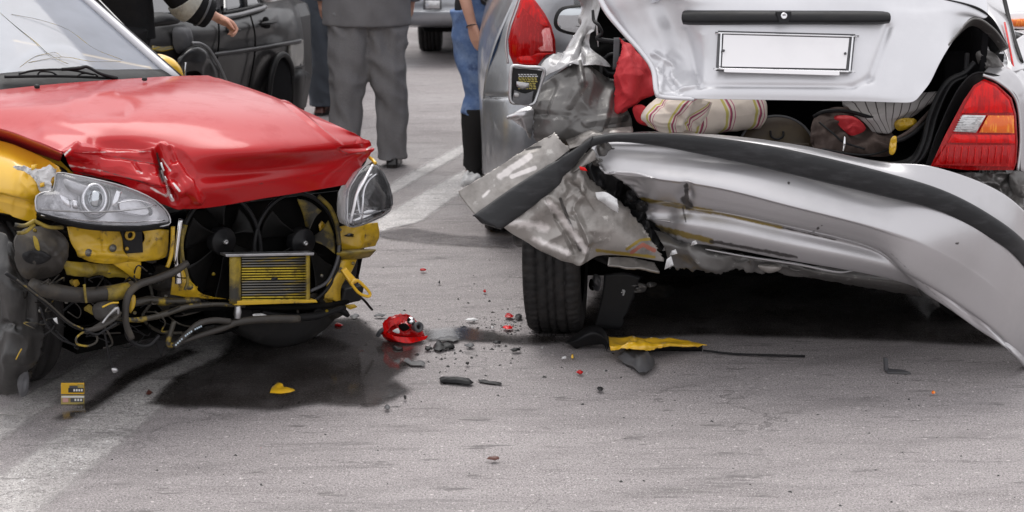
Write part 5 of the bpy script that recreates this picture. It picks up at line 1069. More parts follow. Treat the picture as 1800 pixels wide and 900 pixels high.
lathe('bolt', [(0, .013), (.004, .012), (.005, .007), (.009, .006), (.009, .0001)], f(333, 503, .05), H, alug, Cc, 12)
# pipes
def T(pts, r, m_, o=.08, name='hose', par=Cc, wob=0, **k): return tube(name, [f(x, y, (o[i] if isinstance(o, (list, tuple)) else o)) for i, (x, y) in enumerate(pts)], r, m_, par, 12, wob=wob, **k)
T([(318, 385), (313, 420), (309, 455), (313, 480), (314, 498)], [.008, .008, .008, .010, .012], chrome, .06, 'pipe')
T([(304, 398), (303, 430), (300, 452), (294, 470)], .0065, yelgrime, .07, 'pipe')
T([(322, 398), (320, 430), (322, 455), (330, 490), (325, 510)], .005, yelfilm, .065, 'pipe')
T([(55, 500), (90, 512), (140, 518), (180, 517), (222, 508), (235, 500)], [.020, .024, .024, .024, .022, .016], hoser, .06, 'hose', wob=.12)
T([(185, 517), (205, 514), (226, 508)], [.0245, .026, .022], yelfilm, .062, 'hose_sleeve')
T([(148, 500), (150, 520), (152, 532)], .004, yelfilm, .09, 'clamp')
T([(330, 462), (305, 478), (275, 490), (245, 500), (228, 515), (221, 540), (222, 570), (232, 595)], [.010, .012, .012, .012, .012, .011, .010, .010], hoser, .11, 'hose', wob=.06)
T([(222, 560), (224, 590), (240, 606), (262, 607), (280, 590)], .007, plas, .10, 'hose')
T([(10, 480), (40, 500), (68, 522), (95, 545), (125, 570), (150, 582)], [.006, .007, .007, .006, .006, .005], plas, .14, 'cable')
T([(30, 492), (60, 515), (88, 536), (120, 565), (146, 578)], .0025, yeldark, .155, 'cable')
T([(70, 540), (85, 575), (110, 598), (140, 608)], .003, plas, .14, 'cable')
T([(150, 582), (165, 578), (182, 570), (200, 560), (212, 548)], [.008, .009, .010, .008, .006], hoser, .15, 'cable', wob=.5)
T([(150, 582), (170, 588), (185, 580), (205, 568)], .004, plas, .16, 'cable')
tube('cable_loop', [f(x, y, .15) for x, y in ((150, 584), (168, 588), (170, 600), (155, 608), (137, 605), (134, 595), (142, 587))], .0035, yeldark, Cc, 8, 6, closed=True)
T([(180, 575), (186, 595), (190, 620), (196, 640), (203, 652)], .003, plas, .15, 'cable')
T([(180, 568), (190, 555), (205, 542), (208, 552)], [.003, .004, .006, .004], alu, .16, 'connector', wob=.3)
dome('connector', [f(196, 648, .155), f(204, 646, .155), f(208, 652, .155), f(200, 656, .155)], H, .008, alu, Cc, .006, 4, 16)
dome('connector', [f(93, 560, .10), f(100, 558, .10), f(102, 570, .10), f(96, 565, .10)], H, .004, primer, Cc, .004, 3, 12, round_=False)
dome('sensor_body', [f(165, 540, .09), f(180, 530, .09), f(205, 532, .09), f(210, 555, .09), f(190, 565, .09), f(168, 560, .09)], H, .04, hoser, Cc, .03, 6, 24, crump=(25, .012))
T([(180, 540), (195, 533), (208, 532)], .003, yelgrime, .14, 'cable')
dome('bracket', [f(228, 522, .09), f(238, 520, .09), f(236, 540, .09), f(228, 550, .09)], H, .01, yelgrime, Cc, .006, 4, 16)
T([(235, 532), (265, 528), (300, 530), (350, 528)], [.012, .014, .012, .010], yeldark, .03, 'crossmember_tube', wob=.3)
T([(205, 560), (245, 562), (290, 552), (325, 540), (380, 535), (430, 538)], [.006, .009, .010, .009, .008, .006], yeldark, .08, 'crossmember_tube', wob=.25)
T([(300, 545), (400, 540), (500, 540), (560, 538), (612, 530)], [.012, .010, .010, .010, .008], black, .05, 'lower_rail', wob=.2)
T([(460, 548), (500, 556), (550, 556), (606, 540)], [.008, .012, .014, .010], plas, .02, 'lower_rail')
T([(404, 565), (375, 563), (348, 570), (326, 590), (306, 610)], [.010, .010, .010, .010, .010], hoser, .14, 'hose')
T([(525, 561), (470, 561), (420, 566), (390, 577), (350, 590), (318, 602)], [.013, .013, .012, .011, .009, .006], hoser, .13, 'hose', wob=.05)
T([(418, 538), (418, 548), (417, 560)], [.009, .012, .010], alu, .13, 'hose_union', wob=.2)
T([(310, 605), (296, 605), (300, 585), (306, 565)], .008, yeldark, .10, 'hose')
inkm = mat('hose_print_ink', (.45, .55, .62), .5)
for k in range(14):
    t = k / 13; x = 352 + (308 - 352) * t; y = 573 + (606 - 573) * t + 4 * math.sin(t * 3) * -1
    if k in (4, 9): continue
    plate('hose_print', [f(x, y, .158), f(x + 2.2, y - 1.2, .158), f(x + 3.0, y + 1.5, .158), f(x + .6, y + 2.6, .158)], H, .001, inkm, Cc)
surf('hanging_scrap', [[f(272, 596, .05), f(290, 600, .05), f(300, 606, .05)], [f(276, 606, .05), f(283, 610, .05), f(290, 608, .05)], [f(278, 612, .05), f(281, 620, .05), f(284, 628, .05)]], plas, Cc, 10, 10, th=.003, jag={'B': .004})
dome('torn_insulation', [f(444, 553, .08), f(460, 551, .08), f(470, 556, .08), f(452, 559, .08)], H, .008, primer, Cc, .004, 4, 16, crump=(60, .006))
# right hand bracket, tow eye
surf('front_leg_bracket', [[f(597, 398, -.05), f(630, 394, -.03), f(664, 391, -.04)], [f(597, 420, -.04), f(632, 418, -.02), f(667, 412, -.03)], [f(600, 440, -.04), f(630, 438, -.02), f(660, 432, -.03)]], yelgrime, Cc, 30, 24, th=.004, crump=[(630, 415, 40, 25, 18, .012)])
surf('front_leg_bracket', [[f(592, 440, -.02), f(628, 438, .0), f(660, 438, -.01)], [f(592, 446, .02), f(628, 444, .03), f(660, 441, .02)], [f(594, 456, -.02), f(625, 456, .0), f(650, 452, -.02)]], yelfilm, Cc, 20, 14, th=.004)
surf('front_leg_bracket', [[f(592, 455, -.01), f(612, 456, .0), f(628, 455, -.01)], [f(588, 480, .0), f(600, 480, .015), f(618, 478, .0)], [f(575, 500, .0), f(592, 502, .01), f(600, 505, .0)], [f(570, 525, .0), f(590, 530, .01), f(600, 545, .0)]], yelgrime, Cc, 16, 24, th=.004)
box('rubber_stop', f(612, 516, -.02), A_ * .045, H * .03, (Vector((0, 0, 1)) + A_ * .3) * .028, plas, Cc, .008)
tube('drain_lip', [f(588, 540, 0), f(604, 548, 0), f(612, 555, 0)], [.010, .012, .008], plas, Cc, 8)
surf('tow_eye_stem', [[f(600, 474, .06), f(608, 470, .06)], [f(613, 492, .08), f(624, 488, .08)], [f(618, 500, .09), f(630, 495, .09)]], yellow, Cc, 8, 12, th=.012)
tube('tow_eye', [f(x, y, .10) for x, y in ((618, 497), (628, 493), (640, 503), (650, 515), (648, 521), (636, 518), (626, 510))], .0055, yellow, Cc, 10, 6, closed=True)
# wheels
def wheel2(c, ax, ro, w, par):
    t_ = tyre('tyre', c, ax, ro, w, par, False); rim(c, ax, ro * .66, w, par, plas)
wc2 = Z(490, 612, 0); wheel2(Vector((wc2.x, wc2.y + .08, .29)), Vector((.62, -.78, 0)).normalized(), .29, .19, Cc)
wl = Vector((-1.70, 5.45, .30)); wheel2(wl, A_, .30, .19, Cc)
wheel2(wc2 - H * 2.5 + Vector((.05, 0, .29)), A_, .29, .19, Cc); wheel2(wl - H * 2.5, A_, .29, .19, Cc)
plas2 = mat('dusty_liner_plastic', (.022, .021, .020), .38, bump=(30, .4), var=(6, (.085, .08, .075), .50, .72), stretch=(1, 1, .35))
surf('wheel_arch_liner', [[P(-10, 405, 5.10), P(10, 412, 5.06), P(20, 430, 5.05)], [P(-20, 470, 5.08), P(12, 480, 5.00), P(38, 490, 5.04)], [P(-20, 540, 5.08), P(20, 550, 4.98), P(70, 570, 5.06)], [P(-20, 590, 5.08), P(25, 600, 4.98), P(76, 595, 5.06)], [P(-20, 650, 5.10), P(20, 655, 5.02), P(56, 640, 5.07)], [P(-20, 690, 5.12), P(15, 697, 5.10), P(46, 690, 5.12)]],
     plas2, Cc, 60, 90, th=.004, crump=[(30, 560, 70, 150, 7, .05)], dents=[(18, 430, 60, 570, 6, .015, 'v'), (0, 570, 30, 575, 10, -.02, 'v'), (35, 500, 50, 560, 5, -.02, 'v')], jag={'R': .02, 'B': .01})
dome('liner_foot', [P(40, 640, 5.05), P(50, 655, 5.05), P(49, 690, 5.05), P(36, 697, 5.05), P(30, 670, 5.05)], Vector((0, -1, .1)), .02, plasg, Cc, .02, 5, 24, crump=(30, .008))
tube('straw', [P(28, 632, 4.96), P(33, 622, 4.96), P(38, 613, 4.96)], .0022, yelgrime, Cc, 6)
#PART4
# ================================================================== GREY CAR (behind, left of the silver one)
G_ = root('grey_car', 'dark grey car with tall red tail lamp, half hidden behind the wrecked silver car', 'car', (.5, 7.6, 0))
def gp(x, y, Y=7.25): return P(x, y, Y)
surf('body', [
  [gp(925, -40, 7.45), gp(960, -40, 7.35), gp(1010, -40, 7.35)],
  [gp(905, 0, 7.42), gp(950, 0, 7.28), gp(1010, 0, 7.30)],
  [gp(888, 40, 7.42), gp(935, 40, 7.24), gp(1010, 40, 7.26)],
  [gp(874, 85, 7.42), gp(920, 85, 7.20), gp(1005, 85, 7.20)],
  [gp(858, 125, 7.42), gp(905, 125, 7.17), gp(1000, 125, 7.17)],
  [gp(850, 165, 7.42), gp(896, 165, 7.14), gp(1000, 165, 7.14)],
  [gp(848, 174, 7.42), gp(893, 174, 7.12), gp(1000, 174, 7.12)],
  [gp(847, 220, 7.42), gp(890, 222, 7.08), gp(1000, 222, 7.08)],
  [gp(848, 270, 7.44), gp(888, 275, 7.09), gp(1000, 278, 7.09)],
  [gp(849, 306, 7.46), gp(890, 322, 7.14), gp(1000, 328, 7.14)]], grey, G_, 50, 90, th=.004, dents=[(846, 170, 900, 169, 4, -.012, 'g')])
surf('body_side', [[gp(925, -40, 7.45), Vector((-.02, 8.6, 1.25)), Vector((-.02, 10.4, .95))], [gp(858, 125, 7.42), Vector((-.16, 8.6, .8)), Vector((-.1, 10.4, .75))], [gp(849, 306, 7.46), Vector((-.14, 8.6, .3)), Vector((-.08, 10.4, .3))]], grey, G_, 30, 30, th=.004)
box('underbody', Vector((.1, 9.0, .34)), Vector((.16, 0, 0)), Vector((0, 1.5, 0)), Vector((0, 0, .1)), black, G_, .02)
GL0 = gp(935, 60, 7.17); GLn = Vector((-.35, -1, .2))
def gl(x, y, o=0): return V(x, y, GL0, GLn, o)
glb = dome('tail_lamp', [gl(x, y) for x, y in ((918, -12), (932, -10), (945, 6), (958, 24), (969, 45), (976, 70), (977, 94), (960, 98), (950, 108), (943, 117), (920, 118), (902, 112), (895, 95), (893, 70), (899, 45), (908, 20))], GLn, .05, lampredd, G_, .03, 7, 56, round_=False, pw=.6)
def gll(pts, m_, b=.012, o=.028): return dome('lens', [gl(x, y, o) for x, y in pts], GLn, b, m_, glb, .02, 5, 40, round_=False, pw=.5)
gll([(918, -4), (932, -4), (948, 18), (962, 40), (966, 46), (912, 46), (908, 30)], lampred)
pinkl = mat('frosted_red_lens', (.72, .16, .16), .25, 0, 1, var=(30, (.85, .45, .42), .5, .7), stretch=(3, 3, .5))
gll([(911, 49), (966, 49), (971, 68), (972, 90), (908, 90), (908, 68)], pinkl, .012)
gll([(908, 93), (973, 93), (958, 97), (946, 113), (918, 113), (908, 108)], lampred, .010, .026)
tube('lamp_trim', [gl(893, 112, .0), gl(889, 80, .004), gl(893, 50, .006), gl(903, 20, .006), gl(914, -10, .006)], .005, silver, G_, 8)
wheel(G_, Vector((-.03, 7.72, .28)), Vector((1, 0, 0)), .28, .20)
# ================================================================== WHITE CAR far beyond the crushed corner
WC = root('white_car', 'white car glimpsed through the gap beside the tall grey car tail lamp', 'car', (.75, 12.5, 0))
def wq(x, y, Y=12.0): return P(x, y, Y)
surf('body', [[wq(930, 12), wq(1000, 12), wq(1100, 10)], [wq(930, 60, 11.9), wq(1000, 60, 11.9), wq(1100, 60, 11.9)], [wq(930, 120), wq(1000, 120), wq(1100, 120)]], whitep, WC, 20, 20, th=.05)
surf('window', [[wq(925, -30, 12.1), wq(1000, -30, 12.1), wq(1100, -30, 12.1)], [wq(925, 8, 11.97), wq(1000, 10, 11.97), wq(1100, 8, 11.97)]], glassd, WC, 10, 8, th=.03)
box('cabin_shell', Vector((1.0, 13.0, .75)), Vector((.8, 0, 0)), Vector((0, .9, 0)), Vector((0, 0, .42)), whitep, WC, .1)
for x in (.5, 1.6): wheel(WC, Vector((x, 12.15, .3)), Vector((0, 1, 0)), .3, .2)
# car beyond at the right edge
RC = root('pale_car', 'pale silver car at the right edge of the photo beyond the rear pillar', 'car', (3.0, 9.3, 0))
def rq(x, y, Y=9.0): return P(x, y, Y)
surf('body', [[rq(1740, 24), rq(1810, 20), rq(1980, 20, 9.2)], [rq(1740, 50, 8.95), rq(1810, 50, 8.95), rq(1980, 50, 9.1)], [rq(1740, 66, 8.93), rq(1810, 66, 8.93), rq(1980, 66, 9.1)], [rq(1740, 150), rq(1810, 150), rq(1980, 150, 9.2)]], whitep, RC, 20, 20, th=.02)
surf('bonnet', [[rq(1720, -60, 10.2), rq(1810, -60, 10.2), rq(1990, -60, 10.3)], [rq(1740, 0, 9.3), rq(1810, 0, 9.3), rq(1980, 0, 9.5)], [rq(1740, 24), rq(1810, 20), rq(1980, 20, 9.2)]], silver, RC, 20, 20, th=.01)
dome('side_lamp', [rq(1775, 34, 8.93), rq(1830, 34, 8.93), rq(1830, 46, 8.93), rq(1775, 46, 8.93)], Vector((0, -1, 0)), .02, lampor, RC, .01, 4, 20)
box('rear_shell', Vector((3.2, 10.6, .6)), Vector((.7, 0, 0)), Vector((0, 1.2, 0)), Vector((0, 0, .35)), whitep, RC, .1)
tube('grille_bar', [rq(1750, 54, 8.92), rq(1980, 54, 9.05)], .012, plas, RC, 8)
for x in (2.7, 3.9): wheel(RC, Vector((x, 9.7, .3)), Vector((1, 0, 0)), .3, .2)
# ================================================================== SILVER CAR far behind the people
FC = root('far_silver_car', 'pale silver car behind the standing people, its reversing lamp and bumper facing us', 'car', (.1, 14.2, 0))
def fq(x, y, Y=13.4): return P(x, y, Y)
surf('body', [[fq(600, -140, 14.6), fq(760, -145, 14.6), fq(1000, -140, 14.6)], [fq(600, -60, 14.2), fq(760, -62, 14.15), fq(1000, -60, 14.2)], [fq(590, -25, 13.6), fq(760, -25, 13.5), fq(1010, -25, 13.6)], [fq(590, 0, 13.55), fq(760, 0, 13.42), fq(1010, 0, 13.55)], [fq(590, 17, 13.52), fq(760, 17, 13.40), fq(1010, 17, 13.52)], [fq(590, 21, 13.48), fq(760, 21, 13.34), fq(1010, 21, 13.48)], [fq(592, 40, 13.5), fq(760, 42, 13.38), fq(1010, 40, 13.5)], [fq(600, 47, 13.7), fq(760, 48, 13.6), fq(1000, 47, 13.7)]], grey, FC, 50, 70, th=.01)
fl = dome('reversing_lamp', [fq(744, -2, 13.38), fq(776, -2, 13.38), fq(776, 17, 13.37), fq(744, 17, 13.37)], Vector((0, -1, 0)), .02, plasg, FC, .02, 4, 24, round_=False)
dome('lens', [fq(748, 1, 13.355), fq(773, 1, 13.355), fq(773, 15, 13.345), fq(748, 15, 13.345)], Vector((0, -1, 0)), .02, lampwh, fl, .01, 4, 24, round_=False)
box('underbody', Vector((.1, 15.6, .32)), Vector((.82, 0, 0)), Vector((0, 1.9, 0)), Vector((0, 0, .1)), black, FC, .03)
box('body_shell', Vector((.1, 15.9, .62)), Vector((.84, 0, 0)), Vector((0, 1.9, 0)), Vector((0, 0, .30)), grey, FC, .12)
for x in (-.68, .88):
    for y in (14.3, 16.8): wheel(FC, Vector((x, y, .3)), Vector((1, 0, 0)), .3, .19)

# ================================================================== DARK CAR behind the bonnet
D = root('black_car', 'dusty black car with raised wheel arch and open front end, behind the red bonnet', 'car', (-1.6, 9.3, 0))
DP = Vector((-1.31, 9.7, .5)); DN = Vector((.944, -.33, 0)); DD = Vector((.33, .944, 0))
def d_(x, y, o=0): return V(x, y, DP, DN, o)
surf('body_side', [
  [d_(240, 36, -.04), d_(300, 30, -.03), d_(400, 24, -.03), d_(455, 12, -.03), d_(500, 2, -.05), d_(516, 0, -.12)],
  [d_(240, 44, .0), d_(300, 38, .0), d_(400, 34, .01), d_(455, 22, .01), d_(505, 14, .0), d_(524, 14, -.08)],
  [d_(240, 75, .03), d_(300, 68, .04), d_(400, 55, .05), d_(460, 44, .05), d_(512, 38, .03), d_(530, 40, -.05)],
  [d_(240, 110, .03), d_(300, 104, .03), d_(400, 90, .04), d_(460, 80, .04), d_(518, 70, .03), d_(534, 70, -.05)],
  [d_(240, 135, .02), d_(300, 128, .02), d_(400, 115, .03), d_(460, 105, .03), d_(520, 96, .02), d_(535, 98, -.05)],
  [d_(240, 190, .0), d_(300, 185, .0), d_(400, 170, .0), d_(460, 160, .0), d_(520, 150, .0), d_(536, 150, -.05)]],
  darkp, D, 70, 60, th=.02, dents=[(410, 70, 470, 60, 16, -.01, 'g'), (500, 10, 490, 60, 12, -.015, 'g')])
box('body_shell', DP - DN * .86 - DD * .75 + Vector((0, 0, .05)), DN * .80, DD * 1.35, Vector((0, 0, .28)), darkp, D, .1)
box('cabin', DP - DN * .86 - DD * .55 + Vector((0, 0, .62)), DN * .66, DD * 1.0, Vector((0, 0, .32)), glassd, D, .15)
surf('window', [[d_(392, -40, -.16), d_(420, -40, -.16), d_(452, -40, -.16)], [d_(394, 20, -.028), d_(425, 14, -.028), d_(458, 8, -.028)]], glassd, D, 10, 10, th=.006)
surf('window', [[d_(250, -40, -.16), d_(330, -40, -.16), d_(384, -40, -.16)], [d_(250, 30, -.028), d_(330, 25, -.028), d_(388, 20, -.028)]], glassd, D, 10, 10, th=.006)
tube('window_trim', [d_(392, 23, .0), d_(425, 17, .0), d_(460, 8, .0)], .010, plas, D, 8)
beltm = mat('bright_belt_line', (.22, .22, .225), .3, .6)
tube('belt_line', [d_(384, 32, .008), d_(420, 26, .012), d_(456, 16, .010), d_(466, 12, .0)], .014, beltm, D, 8)
tube('window_divider', [d_(428, -40, -.13), d_(432, 14, -.012)], .012, plas, D, 8)
def door_handle(x0, y0, x1, y1):
    h_ = dome('door_handle', [d_(x0, y0 - 1, .055), d_(x1, y1 - 2, .055), d_(x1 + 1, y1 + 3, .055), d_(x0 + 1, y0 + 5, .055)], DN, .03, plas, D, .01, 5, 20)
    dome('handle_recess', [d_(x0 + 1, y0 - 8, .052), d_(x0 + 10, y0 - 9, .052), d_(x0 + 14, y0 + 8, .052), d_(x0 + 2, y0 + 9, .052)], DN, .004, black, h_, .004, 3, 16)
door_handle(461, 40, 482, 37); door_handle(401, 52, 418, 52)
tube('door_gap', [d_(440, 26, .052), d_(448, 60, .064), d_(447, 100, .056), d_(436, 160, .03)], .005, black, D, 6)
tube('door_gap', [d_(384, 34, .04), d_(385, 70, .06), d_(380, 120, .05)], .005, black, D, 6)
surf('side_moulding', [[d_(378, 92, .06), d_(450, 82, .065), d_(530, 68, .04)], [d_(378, 95, .085), d_(450, 85, .085), d_(530, 71, .055)], [d_(378, 100, .06), d_(450, 90, .06), d_(530, 76, .04)]], plasg, D, 30, 8, th=.01)
tube('wheel_arch', [d_(472, 168, .06), d_(476, 135, .075), d_(484, 108, .08), d_(494, 96, .08), d_(504, 100, .075), d_(512, 120, .06), d_(514, 150, .05)], .018, plas, D, 12)
dome('wheel_well', [d_(478, 170, .06), d_(480, 135, .06), d_(487, 112, .06), d_(495, 102, .06), d_(504, 107, .06), d_(511, 130, .06), d_(513, 175, .06), d_(495, 200, .06)], DN, .006, inner, D, .01, 4, 30)
lathe('tyre', [(-.08, .2), (-.09, .27), (-.07, .31), (.05, .31), (.07, .27), (.07, .2)], DP + DD * .0 + Vector((.0, .0, -.19)) - DN * .06, DN, rub, D, 40)
lathe('rim', [(0, .2), (-.03, .15), (.02, .06), (.02, .0001)], DP + DD * .0 + Vector((.0, .0, -.19)) - DN * .0, DN, alug, D, 30)
tailm = mat('dusty_lamp_panel', (.30, .29, .275), .5, .1, .3, var=(14, (.42, .40, .37), .5, .7), bump=(30, .3))
surf('tail_lamp', [[d_(510, 74, .045), d_(522, 70, .03), d_(533, 70, -.03)], [d_(511, 95, .05), d_(523, 94, .035), d_(534, 94, -.02)], [d_(512, 120, .05), d_(522, 117, .035), d_(532, 116, -.02)]], tailm, D, 14, 20, th=.02)
surf('rear_bumper', [[d_(514, 124, .05), d_(530, 122, .06), d_(546, 130, -.02)], [d_(515, 140, .07), d_(532, 140, .08), d_(546, 145, -.01)], [d_(514, 188, .05), d_(530, 190, .05), d_(538, 188, -.02)]], plas, D, 20, 20, th=.02)
tube('bumper_edge', [d_(514, 122, .06), d_(526, 118, .07), d_(534, 115, .05)], .006, plas, D, 8)
# front end of it: bent black panel, mirror
surf('bent_front_wing', [[d_(318, 96, .05), d_(330, 82, .05), d_(347, 77, .05), d_(362, 84, .05), d_(375, 100, .05), d_(388, 122, .05), d_(402, 155, .05)],
     [d_(312, 105, .10), d_(328, 92, .13), d_(346, 86, .14), d_(358, 92, .14), d_(370, 108, .13), d_(382, 130, .12), d_(394, 160, .08)],
     [d_(300, 150, .08), d_(325, 130, .10), d_(343, 124, .12), d_(352, 130, .12), d_(360, 140, .10), d_(368, 155, .10), d_(378, 170, .08)]], darkp, D, 50, 30, th=.006, crump=[(340, 120, 50, 40, 8, .02)])
tube('wing_edge', [d_(338, 76, .12), d_(352, 77, .12), (d_(364, 84, .12)), d_(374, 97, .12), d_(386, 118, .12), d_(400, 150, .12)], .009, beltm, D, 8)
tube('support_strut', [d_(326, 110, .18), d_(325, 122, .18), d_(325, 134, .18)], .006, chrome, D, 8)
dome('side_mirror', [d_(243, 48, .12), d_(246, 36, .12), d_(262, 25, .12), d_(282, 21, .12), d_(302, 26, .12), d_(312, 36, .12), d_(300, 44, .12)], DN, .06, plas, D, .08, 6, 30)
surf('bright_sill', [[d_(300, 33, .04), d_(320, 28, .04), d_(345, 26, .04)], [d_(300, 40, .06), d_(322, 36, .06), d_(345, 34, .06)]], tailm, D, 10, 6, th=.01)
surf('front_trim', [[d_(268, 80, .04), d_(285, 82, .04), d_(305, 80, .04)], [d_(268, 87, .05), d_(285, 90, .05), d_(304, 86, .05)]], alug, D, 10, 6, th=.01)
dome('inner_wing', [d_(305, 50, .05), d_(335, 50, .05), d_(335, 85, .05), d_(310, 92, .05)], DN, .04, plasg, D, .02, 5, 20, crump=(14, .01))
lathe('front_lamp', [(0, .05), (.02, .045), (.03, .02), (.03, .0001)], d_(240, 72, .05), Vector((.6, -.8, 0)), chrome, D, 24)

# ================================================================== PEOPLE
def cloth_tube(name, pts, rx, m_, par, ry=None, n=32, res=10, folds=.05, seed=0, org=None, cap=True, fs_=14):
    """pts list of centres, rx / ry radii lists; wrinkled elliptical tube"""
    ry = ry or rx
    B = np.array([list(p) + [a, b] for p, a, b in zip(pts, rx, ry)], float)
    C = cr1(B, (len(pts) - 1) * res + 1); vs = []; fc = []
    for i, c in enumerate(C):
        t = Vector(C[min(i + 1, len(C) - 1)][:3]) - Vector(C[max(0, i - 1)][:3]); t.normalize()
        u = Vector((1, 0, 0)); u = (u - t * u.dot(t)).normalized(); w = t.cross(u)
        for s in range(n):
            a = 2 * math.pi * s / n; q = Vector(c[:3]) + u * math.cos(a) * c[3] + w * math.sin(a) * c[4]
            k = 1 - 2.4 * abs(noise.noise(Vector((q.x * fs_ * .7, q.y * fs_ * .7, q.z * fs_ + seed * 9 + q.x * 8)))); k2 = noise.noise(Vector((q.x * 20, q.y * 20, q.z * 4 + seed)))
            d = folds * (.6 * k + .6 * k2)
            vs.append(Vector(c[:3]) + (u * math.cos(a) * c[3] + w * math.sin(a) * c[4]) * (1 + d))
    L = len(C)
    for i in range(L - 1):
        for s in range(n):
            fc.append((i * n + s, i * n + (s + 1) % n, (i + 1) * n + (s + 1) % n, (i + 1) * n + s))
    if cap: fc += [tuple(range(n))[::-1], tuple((L - 1) * n + s for s in range(n))]
    return mk(name, vs, fc, m_, par, True, org=org)
def hand(wrist, dirn, palmn, s=1.0, side=1, curl=.5):
    """list of temporary tubes: palm, four unequal fingers, a thumb leaving the side of the palm"""
    d = dirn.normalized(); pn = (palmn - d * palmn.dot(d)).normalized(); sd_ = d.cross(pn) * side; out = []
    o = []
    for i, x in enumerate((-.030, -.010, .010, .030)):
        o.append(tube('t', [wrist + sd_ * x * .5 * s, wrist + d * .045 * s + sd_ * x * .95 * s, wrist + d * .09 * s + sd_ * x * s], [.017 * s, .015 * s, .012 * s], skin, None, 8, 4))
    for x, L in zip((-.031, -.010, .011, .031), (.062, .074, .082, .072)):
        b = wrist + d * .088 * s + sd_ * x * s
        p1 = b + (d * math.cos(curl * .5) + pn * math.sin(curl * .5)) * L * .45 * s
        p2 = p1 + (d * math.cos(curl * 1.4) + pn * math.sin(curl * 1.4)) * L * .32 * s
        p3 = p2 + (d * math.cos(curl * 2.2) + pn * math.sin(curl * 2.2)) * L * .26 * s
        o.append(tube('t', [b, p1, p2, p3], [.0098 * s, .0088 * s, .008 * s, .006 * s], skin, None, 8, 4))
    tb = wrist + d * .03 * s + sd_ * .034 * s
    o.append(tube('t', [wrist + d * .012 * s + sd_ * .016 * s, tb + pn * .008, tb + (d * .7 + sd_ * .5 + pn * .4) * .04 * s, tb + (d * .95 + sd_ * .45 + pn * .6) * .07 * s], [.015 * s, .013 * s, .010 * s, .007 * s], skin, None, 8, 4))
    return o
